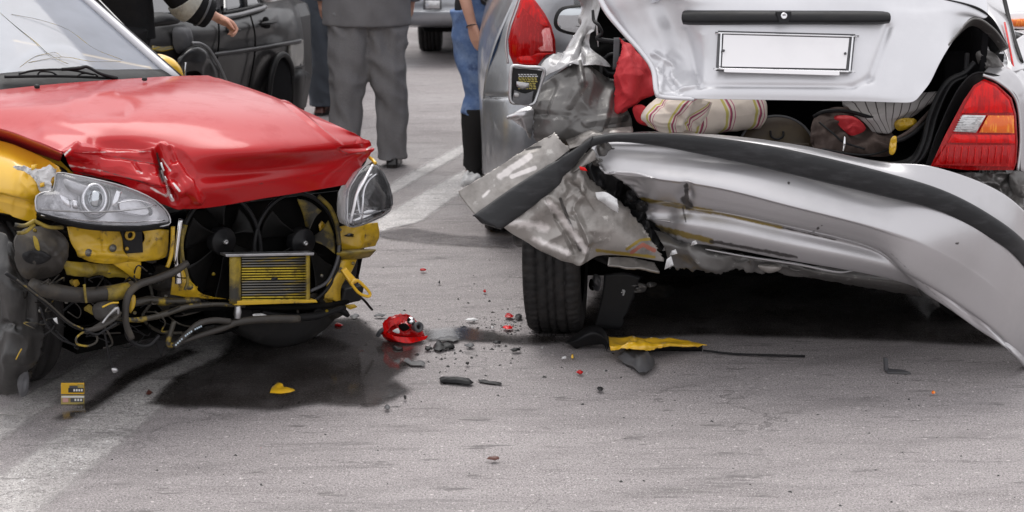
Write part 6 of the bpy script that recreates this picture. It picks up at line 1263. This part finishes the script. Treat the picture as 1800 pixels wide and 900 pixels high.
def person(label, X, Y, h, face, legs, arms, top, troum, shoem, hem, hipw=.175, hairm=hair, sleeves=True, topw=.21, lean=Vector((0, 0, 0)), grp=None, legr=(.10, .078, .062), vox=.008, trou_end=.06, sole=None, handcurl=.5, shoelen=.27, tf=.30):
    r = root('person', label, 'person', (X, Y, 0)); k = h / 1.75; F_ = Vector((math.sin(face), math.cos(face), 0)); Rr = Vector((F_.y, -F_.x, 0))
    base = Vector((X, Y, 0)); hipz = .90 * k; sh = base + lean + Vector((0, 0, 1.43 * k)); hip = base + lean * .25 + Vector((0, 0, hipz))
    tmp = []
    def up_(v, z): return Vector((v.x, v.y, v.z + z))
    tmp.append(cloth_tube('t', [up_(hip, -.06), up_(hip, .06), hip.lerp(sh, .45), hip.lerp(sh, .8), sh, up_(sh, .05)], [hipw * .75 * k, hipw * .86 * k, hipw * .74 * k, hipw * .94 * k, hipw * .97 * k, .08], skin, None, [.10 * k, .11 * k, .09 * k, .11 * k, .09 * k, .06], folds=0))
    neck = up_(sh, .05); hd = up_(sh, .21 * k) + F_ * .03
    tmp.append(tube('t', [sh, neck + Vector((0, 0, .03)), hd - Vector((0, 0, .05))], [.07, .056, .056], skin, None, 14, 4))
    def ell(c, a, b, cc):
        q = []; vs = []; fc = []; n = 20
        for i in range(1, 12):
            t = math.pi * i / 12
            for s in range(n):
                p = 2 * math.pi * s / n; vs.append(c + Rr * a * math.sin(t) * math.cos(p) + F_ * b * math.sin(t) * math.sin(p) + Vector((0, 0, cc * math.cos(t))))
        for i in range(10):
            for s in range(n): fc.append((i * n + s, i * n + (s + 1) % n, (i + 1) * n + (s + 1) % n, (i + 1) * n + s))
        fc += [tuple(range(n))[::-1], tuple(10 * n + s for s in range(n))]
        return mk('t', vs, fc, skin, None)
    tmp.append(ell(hd + Vector((0, 0, .02)), .076, .095, .105)); tmp.append(ell(hd + F_ * .03 - Vector((0, 0, .05)), .055, .062, .065))
    tmp.append(tube('t', [hd + F_ * .09 + Vector((0, 0, .01)), hd + F_ * .112 - Vector((0, 0, .02)), hd + F_ * .09 - Vector((0, 0, .035))], [.008, .014, .008], skin, None, 8, 4))
    tmp.append(tube('t', [hd + F_ * .085 - Rr * .022 - Vector((0, 0, .06)), hd + F_ * .095 - Vector((0, 0, .058)), hd + F_ * .085 + Rr * .022 - Vector((0, 0, .06))], [.005, .008, .005], skin, None, 8, 4))
    for s in (-1, 1):
        tmp.append(ell(hd + Rr * .078 * s - Vector((0, 0, .005)), .012, .018, .032)); tmp.append(ell(hd + Rr * .03 * s + F_ * .082 + Vector((0, 0, .022)), .012, .012, .008))
    lts = []
    for i, (foot, knee) in enumerate(legs):
        hj = hip + Rr * (.085 * k * (1 if (foot - base).dot(Rr) > 0 else -1)) - Vector((0, 0, .02))
        ank = Vector((foot.x, foot.y, .09))
        tmp.append(tube('t', [hj, hj.lerp(knee, .5), knee, knee.lerp(ank, .4) - F_ * .01, ank, ank - Vector((0, 0, .05)) + F_ * .02], [.088 * k, .074 * k, .054 * k, .054 * k, .038 * k, .036], skin, None, 14, 5))
        tmp.append(tube('t', [ank - Vector((0, 0, .055)) - F_ * .04, ank - Vector((0, 0, .05)) + F_ * .06, ank - Vector((0, 0, .065)) + F_ * .16], [.034, .036, .024], skin, None, 10, 4))
        b0 = Vector((foot.x, foot.y, trou_end))
        lts.append(cloth_tube('t', [hj + Vector((0, 0, .06)), hj.lerp(knee, .5), knee, knee.lerp(b0, .5), knee.lerp(b0, .88), b0], [legr[0] * 1.08, legr[0], legr[1], legr[1] * .95, legr[2] * 1.08, legr[2] * 1.12], troum, None, [legr[0] * 1.12, legr[0], legr[1], legr[1] * .95, legr[2] * 1.1, legr[2] * 1.2], folds=tf, seed=i + X, res=20, fs_=9))
        if shoem:
            ol = [Vector((foot.x, foot.y, .0)) + F_ * a * shoelen + Rr * b for a, b in ((-.28, -.03), (-.30, .0), (-.28, .03), (0, .036), (.35, .045), (.62, .035), (.70, 0), (.62, -.035), (.35, -.045), (0, -.036))]
            so_ = dome('shoe', [p + Vector((0, 0, .022)) for p in ol], Vector((0, 0, 1)), .075, shoem, r, .0, 6, 36, pw=.45)
            plate('sole', [p + Vector((0, 0, .022)) for p in ol], Vector((0, 0, 1)), .022, sole or leather, so_, .003)
    lts.append(cloth_tube('t', [up_(hip, -.11), up_(hip, -.05), up_(hip, .05), up_(hip, .14)], [hipw * .8 * k, hipw * k, hipw * .97 * k, hipw * .88 * k], troum, None, [.10, .135, .13, .12], folds=.03))
    tr = merge('trousers', lts, troum, r); rm = tr.modifiers.new('remesh', 'REMESH'); rm.mode = 'VOXEL'; rm.voxel_size = .009; rm.use_smooth_shade = True
    slv = []
    for (pts, rad, bare) in arms:
        tmp.append(tube('t', pts, [.048 * k, .040 * k, .034 * k, .026 * k][:len(pts)] if len(pts) == 4 else [.048 * k, .036 * k, .026 * k], skin, None, 12, 6))
        d = (pts[-1] - pts[-2]).normalized()
        tmp += hand(pts[-1], d, rad[1], 1.0 * k, rad[2], handcurl)
        e = pts[-1] - d * .02
        if not bare: slv.append(cloth_tube('t', list(pts[:-1]) + [e], [rad[0] * 1.15] + [rad[0]] * (len(pts) - 2) + [rad[0] * .85], top, None, folds=.10, seed=3, fs_=12))
        else: slv.append(cloth_tube('t', [pts[0], pts[0].lerp(pts[1], .55)], [.06, .055], top, None, folds=.06))
    bd = merge('body', tmp, skin, r); rm = bd.modifiers.new('remesh', 'REMESH'); rm.mode = 'VOXEL'; rm.voxel_size = vox; rm.use_smooth_shade = True
    sm = bd.modifiers.new('smooth', 'SMOOTH'); sm.iterations = 2
    hz = Vector((hip.x, hip.y, hem))
    slv.append(cloth_tube('t', [hz, hz.lerp(sh, .35), hip.lerp(sh, .45), hip.lerp(sh, .85), up_(sh, .0), up_(sh, .045)], [topw * 1.05, topw * 1.0, topw * .92, topw * 1.02, topw * .95, .07], top, None, [topw * .70, topw * .68, topw * .60, topw * .62, topw * .5, .06], folds=.04, n=60, res=12, fs_=7))
    jk = merge('jacket' if not arms or not arms[0][2] else 'top', slv, top, r); rm = jk.modifiers.new('remesh', 'REMESH'); rm.mode = 'VOXEL'; rm.voxel_size = .009; rm.use_smooth_shade = True
    dome('hair', [hd + Vector((0, 0, .035)) - F_ * .02 + (Rr * math.cos(a) * .086 + F_ * math.sin(a) * .10) for a in np.linspace(0, 2 * math.pi, 18, endpoint=False)], Vector((0, 0, 1)) - F_ * .2, .095, hairm, r, .05, 6, 40, crump=(30, .008))
    return r, tr, jk
def gnd(x, Y): return Vector(((x - 900) / F * (Y * math.cos(PITCH) + CAMH * math.sin(PITCH)), Y, 0))
def kn(px, py, Y): return P(px, py, Y)
# man in grey suit, seen from behind
Yg = 9.25; b0 = gnd(650, Yg)
shd = b0 + Vector((0, 0, 1.40))
person('man in grey wool suit standing with his back to us right of the red bonnet', b0.x, Yg, 1.72, 0,
  [(gnd(604, Yg - .03), kn(610, 165, Yg - .02)), (gnd(691, Yg), kn(687, 170, Yg))],
  [([shd + Vector((-.20, 0, 0)), shd + Vector((-.27, 0, -.28)), shd + Vector((-.26, .12, -.50))], (.062, Vector((1, 0, 0)), 1), False), ([shd + Vector((.20, 0, 0)), shd + Vector((.27, 0, -.28)), shd + Vector((.24, .14, -.50))], (.062, Vector((-1, 0, 0)), -1), False)],
  suitj, suit, leather, .775, legr=(.104, .084, .068), topw=.228, trou_end=.045)
# man in blue-grey trousers just beyond him
Yb = 11.0; b1 = gnd(584, Yb); s1 = b1 + Vector((0, 0, 1.40))
person('man in dark blue-grey trousers and charcoal jacket, half hidden left of the grey-suited man', b1.x, Yb, 1.72, .2,
  [(gnd(566, Yb), kn(566, 100, Yb)), (gnd(600, Yb), kn(600, 100, Yb))],
  [([s1 + Vector((-.20, 0, 0)), s1 + Vector((-.24, 0, -.28)), s1 + Vector((-.22, .02, -.50))], (.058, Vector((1, 0, 0)), 1), False), ([s1 + Vector((.20, 0, 0)), s1 + Vector((.25, 0, -.28)), s1 + Vector((.24, .1, -.50))], (.055, Vector((-1, 0, 0)), -1), False)],
  suitj, bluegrey, brownl, .80, legr=(.10, .085, .066), topw=.20)
# person in blue jeans further back
Yc = 12.75; b2 = gnd(598, Yc); s2 = b2 + Vector((0, 0, 1.40))
person('person in faded blue jeans and white shoes, glimpsed behind the grey-suited man', b2.x, Yc, 1.74, 3.0,
  [(gnd(556, Yc), kn(556, 70, Yc)), (gnd(646, Yc), kn(643, 70, Yc))],
  [([s2 + Vector((-.20, 0, 0)), s2 + Vector((-.26, 0, -.28)), s2 + Vector((-.2, -.1, -.45))], (.055, Vector((1, 0, 0)), 1), False), ([s2 + Vector((.20, 0, 0)), s2 + Vector((.26, 0, -.28)), s2 + Vector((.2, -.1, -.45))], (.055, Vector((-1, 0, 0)), -1), False)],
  bluegrey, denimd, whitec, .9, legr=(.095, .08, .07), sole=whitec)
# person in red trousers
redt = mat('faded_red_cloth', (.45, .10, .07), .85, var=(12, (.5, .3, .12), .5, .7), bump=(50, .4))
Yd = 12.2; b3 = gnd(528, Yd); s3 = b3 + Vector((0, 0, 1.38))
person('person in red trousers and pale jacket, standing just beyond the black car tail', b3.x, Yd, 1.70, .4,
  [(gnd(514, Yd), kn(514, 70, Yd)), (gnd(542, Yd), kn(540, 70, Yd))],
  [([s3 + Vector((-.19, 0, 0)), s3 + Vector((-.25, 0, -.28)), s3 + Vector((-.2, .1, -.48))], (.055, Vector((1, 0, 0)), 1), False), ([s3 + Vector((.17, 0, 0)), s3 + Vector((.18, .06, -.28)), s3 + Vector((.12, .16, -.42))], (.052, Vector((-1, 0, 0)), -1), False)],
  whitec, redt, whitec, .80, legr=(.075, .065, .06), topw=.15, sole=whitec)
# woman in jeans and boots
Yw = 8.95; b4 = gnd(853, Yw); s4 = b4 + Vector((0, 0, 1.34))
pw_, trw, jkw = person('woman in light blue jeans and black boots, bare arm hanging, beside the grey car', b4.x, Yw, 1.66, 0.25,
  [(gnd(832, Yw), kn(845, 165, Yw + .02)), (gnd(884, Yw + .25), kn(880, 165, Yw + .2))],
  [([P(812, -185, Yw - .05), P(800, -85, Yw - .10), P(817, -5, Yw - .19), P(830, 44, Yw - .20)], (.05, Vector((.6, .5, 0)), -1), True), ([P(905, -185, Yw), P(925, -85, Yw), P(915, -5, Yw + .1), P(905, 40, Yw + .1)], (.05, Vector((-1, 0, 0)), 1), True)],
  blackc, denim, None, .815, hipw=.14, legr=(.10, .078, .066), topw=.15, trou_end=.32, tf=.16, vox=.006, handcurl=.45)
tube('bracelet', [P(829.5 + 9.5 * math.cos(a), 46 - 1.5 * math.cos(a) + 2.5 * math.sin(a), Yw - .20 + .028 * math.sin(a)) for a in np.linspace(0, 2 * math.pi, 12, endpoint=False)], .003, leather, pw_, 6, 3, closed=True)
for (fx, fY, q) in ((832, Yw, 0), (884, Yw + .25, 1)):
    f0 = gnd(fx, fY); k0 = kn(838, 205, fY) if q == 0 else kn(884, 200, fY)
    bt_ = cloth_tube('t', [Vector((k0.x, k0.y, .37)), Vector((k0.x, k0.y, .30)), f0.lerp(k0, .5) + Vector((0, 0, .03)), f0 + Vector((.005, 0, .12)), f0 + Vector((0, 0, .055))], [.080, .080, .068, .058, .054], boot, None, [.08, .08, .07, .065, .078], folds=.10, seed=2, fs_=9)
    ft = dome('t', [f0 + Vector((a, b, .012)) for a, b in ((-.035, -.09), (.03, -.09), (.045, .02), (.05, .12), (.02, .17), (-.02, .16), (-.04, .05))], Vector((0, 0, 1)), .08, boot, None, .0, 6, 30)
    bb = merge('boot', [bt_, ft], boot, pw_); rm = bb.modifiers.new('remesh', 'REMESH'); rm.mode = 'VOXEL'; rm.voxel_size = .009; rm.use_smooth_shade = True
hb_ = root('shoulder_bag', 'black leather shoulder bag hanging at the hip of the woman in jeans', 'bag', P(872, 0, Yw - .12))
dome('bag_body', [P(843, -40, Yw - .14), P(890, -42, Yw - .14), P(892, 4, Yw - .15), P(878, 11, Yw - .15), P(852, 9, Yw - .15), P(844, 0, Yw - .15)], Vector((-.1, -1, 0)), .035, leather, hb_, .04, 6, 36)
tube('bag_flap_seam', [P(846, -2, Yw - .182), P(860, 6, Yw - .186), P(884, 4, Yw - .18)], .003, plasg, hb_, 6)
tube('bag_strap', [P(850, -35, Yw - .14), P(852, -110, Yw - .14), P(858, -190, Yw - .08), P(870, -215, Yw)], .008, leather, hb_, 8)
# pale crumpled scrap by the boot
sc_ = surf('torn_wrapper', [[P(816, 302, 8.75), P(822, 298, 8.75), P(830, 305, 8.75)], [P(810, 320, 8.7), P(822, 318, 8.68), P(845, 310, 8.7)], [P(808, 336, 8.7), P(820, 333, 8.68), P(850, 325, 8.7)]], primer, None, 24, 24, th=.002, crump=[(825, 318, 30, 25, 16, .03)]); tagt(sc_, 'pale crumpled scrap on the road beside the black boot', 'scrap')
# firefighter
Yf = 7.9
fp0 = gnd(215, Yf); sf = P(235, -95, Yf)
pf, trf, jkf = person('firefighter in black jacket with grey reflective cuff band, reaching over the black car', fp0.x, Yf, 1.75, 1.0,
  [(gnd(180, Yf - .1), kn(190, 190, Yf)), (gnd(235, Yf + .1), kn(228, 190, Yf + .1))],
  [([P(265, -105, Yf), P(290, -50, Yf), P(332, 6, Yf + .05), P(376, 28, Yf + .10)], (.078, Vector((.2, -.2, -1)), -1), False), ([P(190, -105, Yf), P(165, -50, Yf), P(170, 5, Yf + .2), P(205, 10, Yf + .3)], (.07, Vector((0, 0, -1)), 1), False)],
  firec, firec, leather, .86, topw=.19, legr=(.115, .10, .09), handcurl=1.15)
a0 = P(290, -50, Yf); a1 = P(332, 6, Yf + .05); a2 = P(376, 28, Yf + .10)
cloth_tube('sleeve_band', [a0.lerp(a1, .82), a0.lerp(a1, .95), a1.lerp(a2, .18)], [.090, .090, .088], reflt, pf, folds=.05, fs_=10)
cloth_tube('sleeve_band', [a1.lerp(a2, .50), a1.lerp(a2, .56)], [.082, .081], plasg, pf, folds=.05, fs_=10)

# ================================================================== DEBRIS on the road
def flat(name, pts, z, th, m_, label, cat, crump=None, bulge=.006, grp=None):
    q = [Z(x, y, z) for x, y in pts]
    o = dome(name, q, Vector((0, 0, 1)), bulge, m_, None, th, 5, max(10, 2 * len(q)), crump=crump, round_=False, org=sum(q, Vector()) / len(q))
    return tagt(o, label, cat, grp)
# red broken lamp housing
RL = root('broken_lamp', 'broken red lamp shell with grey bulb socket, lying at the edge of the wet patch', 'lamp', gz(708, 600))
yl = gz(708, 598).y
surf('red_shell', [[P(676, 566, yl), P(690, 556, yl - .01), P(712, 552, yl - .01), P(728, 560, yl)], [P(672, 578, yl - .03), P(692, 575, yl - .05), P(715, 572, yl - .05), P(734, 580, yl - .02)], [P(668, 588, yl - .03), P(694, 590, yl - .06), P(718, 588, yl - .06), P(738, 592, yl - .02)]], lampredd, RL, 36, 30, th=.003, jag={'T': .006, 'R': .008}, crump=[(700, 572, 50, 35, 30, .012)])
surf('red_shell', [[P(670, 582, yl - .04), P(692, 590, yl - .07), P(720, 593, yl - .07), P(752, 590, yl - .03)], [P(680, 593, yl - .05), P(700, 601, yl - .08), P(722, 603, yl - .08), P(750, 596, yl - .04)]], lampred, RL, 36, 10, th=.006, jag={'R': .006})
dome('lamp_body', [P(x, y, yl - .02) for x, y in ((672, 590), (674, 572), (688, 558), (712, 553), (730, 562), (742, 580), (744, 594), (710, 602), (684, 600))], Vector((0, -1, .3)), .045, lampredd, RL, .05, 8, 40, crump=(26, .02))
dome('red_shell_flap', [P(672, 568, yl - .05), P(684, 560, yl - .06), P(712, 556, yl - .06), P(704, 566, yl - .07), P(688, 574, yl - .07), P(676, 588, yl - .06)], Vector((0, -1, .4)), .006, lampred, RL, .004, 4, 24, crump=(50, .006), round_=False)
lathe('bulb_socket', [(-.02, .012), (0, .016), (.01, .020), (.016, .018), (.016, .010), (.0, .008)], P(733, 575, yl - .09), Vector((.6, -.8, .3)), plasg, RL, 24)
lathe('bulb_socket', [(-.02, .010), (.0, .014), (.008, .012), (.008, .0001)], P(722, 564, yl - .08), Vector((-.3, -.8, .5)), chrome, RL, 20)
dome('inner_reflector', [P(700, 572, yl - .10), P(712, 568, yl - .10), P(720, 577, yl - .10), P(708, 582, yl - .10)], Vector((0, -1, .3)), .004, black, RL, .004, 4, 20)
dome('inner_reflector', [P(690, 582, yl - .1), P(700, 577, yl - .1), P(702, 586, yl - .1)], Vector((0, -1, .3)), .003, primer, RL, .003, 3, 14)
tube('grey_lug', [P(664, 590, yl - .04), P(668, 583, yl - .05), P(674, 578, yl - .05)], .008, plasg, RL, 8)
# yellow and black panel fragment
YP = root('panel_fragment', 'torn yellow bodywork fragment with curved black plastic, lying below the silver car', 'fragment', gz(1130, 612))
yy = gz(1130, 612).y
surf('yellow_skin', [[Z(1070, 591, .05), Z(1110, 592, .06), Z(1150, 596, .05), Z(1190, 596, .05), Z(1243, 606, .03)], [Z(1071, 604, .06), Z(1112, 603, .07), Z(1150, 606, .06), Z(1185, 603, .055), Z(1235, 607, .03)], [Z(1073, 616, .04), Z(1105, 613, .06), Z(1140, 616, .045), Z(1168, 609, .05), Z(1228, 609, .03)]], yellow, YP, 60, 24, th=.004, jag={'B': .005, 'T': .003}, crump=[(1130, 604, 90, 20, 18, .012)])
surf('black_inner', [[Z(1140, 618, .04), Z(1170, 606, .045), Z(1235, 607, .03)], [P(1145, 620, yy - .03), P(1175, 616, yy - .04), P(1234, 618, yy - .04)], [P(1160, 622, yy - .01), P(1185, 622, yy - .03), P(1232, 626, yy - .03)]], plas, YP, 30, 14, th=.004, jag={'B': .006, 'L': .006})
surf('black_curved_piece', [[P(993, 602, yy + .02), P(1010, 590, yy), P(1025, 578, yy), P(1043, 572, yy), P(1060, 578, yy), P(1070, 596, yy - .02)], [P(1000, 604, yy - .03), P(1015, 598, yy - .05), P(1030, 590, yy - .06), P(1045, 586, yy - .06), P(1060, 592, yy - .05), P(1071, 608, yy - .04)], [P(1012, 614, yy - .0), P(1022, 610, yy - .02), P(1035, 608, yy - .02), P(1048, 606, yy - .02), P(1060, 606, yy - .03), P(1066, 616, yy - .05)]], plas, YP, 40, 24, th=.004, jag={'L': .006})
flat('grey_plastic_piece', [(1084, 628), (1096, 616), (1115, 613), (1136, 618), (1150, 630), (1152, 640), (1138, 652), (1124, 655), (1112, 642), (1098, 634)], .02, .018, plasg, 'crumpled grey plastic piece lying just in front of the yellow fragment', 'fragment', (30, .015), .02)
flat('yellow_chip', [(474, 690), (478, 680), (488, 672), (497, 674), (500, 682), (512, 684), (519, 686), (510, 690), (494, 692)], .01, .006, yellow, 'yellow cap shaped paint chip lying on the dark wet patch', 'fragment', (40, .004), .008)
# yellow marker packet near the wheel liner
YM = root('yellow_packet', 'small yellow printed card folded on the road below the torn wheel liner', 'card', gz(128, 711))
ym = gz(128, 711).y
inkb = mat('card_black_ink', (.03, .03, .03), .5); inkw = mat('card_white_ink', (.75, .74, .70), .5); inkp = mat('card_pink_ink', (.6, .33, .30), .5); inkd = mat('card_dull_yellow', (.42, .33, .10), .5)
for (y0, y1, off, t_) in ((673, 693, .0, 1), (695, 711, -.01, 0)):
    cdp = plate('card_panel', [P(107, y0, ym + off), P(148, y0, ym + off), P(148, y1, ym + off), P(107, y1, ym + off)], Vector((0, -1, .05)), .004, yellow if t_ else inkd, YM, .001)
    def ink(x0, ya, x1, yb, m_):
        plate('card_print', [P(x0, ya, ym + off - .003), P(x1, ya, ym + off - .003), P(x1, yb, ym + off - .003), P(x0, yb, ym + off - .003)], Vector((0, -1, 0)), .001, m_, cdp)
    if t_:
        ink(122, 678, 137, 682, plasg); ink(120, 682, 147, 690, inkb); ink(136, 676, 147, 681, inkd)
        for i in range(4): plate('card_print', [P(129 + i * 4.4, 684, ym - .005), P(132 + i * 4.4, 684, ym - .005), P(132 + i * 4.4, 688, ym - .005), P(129 + i * 4.4, 688, ym - .005)], Vector((0, -1, 0)), .001, inkw, cdp)
    else:
        ink(108, 696, 148, 699, inkw); ink(110, 700, 120, 707, inkp); ink(124, 700, 146, 707, plasg)
        for i in range(3): plate('card_print', [P(131 + i * 5, 701, ym + off - .005), P(134 + i * 5, 701, ym + off - .005), P(134 + i * 5, 705, ym + off - .005), P(131 + i * 5, 705, ym + off - .005)], Vector((0, -1, 0)), .001, inkw, cdp)
flat('black_trim_strip', [(772, 665), (800, 667), (828, 669), (833, 673), (826, 676), (800, 673), (774, 671)], .01, .008, plas, 'thick black plastic trim strip lying right of the wet patch', 'strip', (30, .008), .01)
flat('black_rubber_strip', [(840, 667), (862, 671), (882, 673), (882, 676), (860, 674), (842, 671)], .006, .004, plas, 'thin bent black rubber strip right of the thick trim strip', 'strip', (30, .004), .004)
o = tube('black_wire', [Z(1236, 616, .01), Z(1290, 622, .008), Z(1350, 624, .008), Z(1415, 626, .008)], .004, plas, None, 8, org=gz(1320, 620)); tagt(o, 'long thin black wire trailing right of the yellow fragment in the shade', 'wire')
LB = root('metal_bracket', 'small L-shaped grey metal bracket lying alone at the right of the road', 'bracket', gz(1575, 654))
plate('bracket_arm', [P(1555, 630, 5.56), P(1561, 630, 5.56), P(1562, 652, 5.56), P(1556, 652, 5.56)], Vector((.3, -1, 0)), .012, plasg, LB, .001)
plate('bracket_foot', [Z(1556, 647, .008), Z(1590, 650, .008), Z(1602, 655, .008), Z(1560, 654, .008)], Vector((0, 0, 1)), .006, plasg, LB, .001)
flat('grey_plastic_shard', [(712, 628), (724, 634), (748, 639), (746, 643), (722, 642), (708, 634)], .008, .004, plasg, 'grey plastic shard below the broken red lamp in the wet patch', 'shard', (40, .006))
flat('black_plastic_shard', [(762, 608), (770, 602), (776, 607), (798, 606), (800, 610), (784, 612), (772, 616), (760, 612)], .012, .008, plas, 'forked black plastic shard just right of the broken red lamp', 'shard', (40, .012), .01)
shards = [
 (736, 473, 752, 476, lampredd, 'thin red lens sliver, farthest up the road between the two cars'), (848, 510, 856, 514, lampredd, 'tiny red lens sliver lying halfway to the rear tyre'),
 (586, 569, 606, 574, lampredd, 'red lens sliver lying beside the red and yellow car'), (880, 572, 906, 579, lampred, 'long red lens sliver left of the rear tyre'),
 (883, 551, 906, 559, lampredd, 'red and white lens chip nearest the rear tyre, upper one'), (903, 552, 922, 560, plas, 'black chip against the left of the rear tyre'),
 (653, 552, 680, 556, plasg, 'slim grey sliver just behind the broken red lamp'), (816, 560, 842, 564, primer, 'slim pale sliver on the road right of the broken red lamp'),
 (612, 552, 634, 560, plasg, 'grey chip near the tow eye of the yellow car'), (817, 636, 827, 641, plas, 'small black chip above the trim strips'),
 (1045, 679, 1063, 687, plas, 'square black chip lying alone below the yellow fragment'), (674, 713, 688, 720, plasg, 'grey chip at the lower edge of the wet patch'),
 (708, 695, 716, 702, plas, 'black chip just below the wet patch'), (895, 612, 918, 618, plas, 'black crumb row in front of the rear tyre'),
 (1003, 624, 1010, 629, yellow, 'tiny yellow chip left of the grey plastic piece'), (1636, 688, 1645, 693, lampor, 'tiny orange chip at the far right of the road'),
 (598, 246 + 232, 604, 481, primer, 'tiny pale chip close to the yellow bracket'), (925, 436, 940, 440, plas, 'small black chip behind the rear tyre near the grey car'),
 (850, 804, 885, 809, brownl, 'thin brown leaf-like scrap at the bottom middle of the road'), (770, 493, 775, 498, plas, 'tiny black stone halfway between the cars'),
 (612, 497, 630, 505, primer, 'small pale fragment just below the tow eye'), (1012, 652, 1028, 657, lampredd, 'tiny dull red chip left of the crumpled grey piece'),
 (985, 627, 998, 631, primer, 'tiny white chip in front of the rear tyre'), (862, 573, 870, 577, primer, 'tiny white chip beside the long red sliver'),
 
 (255, 684, 268, 694, brownl, 'brown twig-like scrap lying on the faded lane line')]
rs = random.Random(21)
for (x, y, w_, h_, m_, lb) in [(790, 596, 44, 10, plasg, 'wet grey plate fragment right of the broken red lamp'), (752, 612, 18, 6, plas, 'black flake touching the base of the broken red lamp'), (826, 607, 24, 5, plasg, 'flat grey flake beyond the forked black shard'),
    (700, 612, 26, 6, plas, 'black flake under the broken red lamp'), (930, 560, 16, 7, plas, 'black flake against the foot of the rear tyre'), (874, 602, 20, 4, plas, 'thin black flake in the wet streak before the rear tyre')]:
    shards.append((x - w_ / 2, y - h_ / 2, x + w_ / 2, y + h_ / 2, m_, lb))
for (x0, y0, x1, y1, m_, lb) in shards:
    if x1 < x0: x0, x1 = x1, x0
    cx, cy, w, h_ = (x0 + x1) / 2, (y0 + y1) / 2, max(4, (x1 - x0)) / 2, max(3, (y1 - y0)) / 2
    pts = [(cx + w * math.cos(a) * rs.uniform(.5, 1.05), cy + h_ * math.sin(a) * rs.uniform(.5, 1.1)) for a in np.linspace(.1, 2 * math.pi + .1, 8, endpoint=False)]
    flat('shard', pts, .012, .003, m_, lb, 'shard', (60, .004), .006)
# crumbs too many to count
vs = []; fs = []
for i in range(620):
    if i < 200: x, y = rs.gauss(800, 110), rs.gauss(600, 34)
    elif i < 380: x, y = rs.gauss(900, 40), rs.gauss(572, 14)
    else: x, y = rs.uniform(120, 1790), rs.uniform(420, 890)
    if x < 640 and y < 600: continue
    p = gz(x, y); s = rs.choice((.0018, .002, .0025, .004) if i >= 200 else (.002, .003, .0045, .006)) * rs.uniform(.6, 1.2); b = len(vs); an = rs.uniform(0, 6.28)
    u = Vector((math.cos(an), math.sin(an), 0)) * s * rs.uniform(.8, 2.2); w = Vector((-math.sin(an), math.cos(an), 0)) * s
    vs += [p - u - w, p + u - w * .6, p + u * .7 + w, p - u * .8 + w * .7, p + Vector((0, 0, s * 1.2)) + u * rs.uniform(-.4, .4)]
    fs += [(b, b + 1, b + 4), (b + 1, b + 2, b + 4), (b + 2, b + 3, b + 4), (b + 3, b, b + 4)]
crm = mat('crash_crumbs', (.035, .034, .033), .6, var=(3.0, (.45, .44, .43), .56, .58), var2=(2.1, (.40, .03, .03), .64, .66))
o = mk('crash_crumbs', vs, fs, crm, None, False); o['kind'] = 'stuff'; tagt(o, 'tiny dark and pale crumbs of plastic and glass strewn over the road between the cars', 'debris')
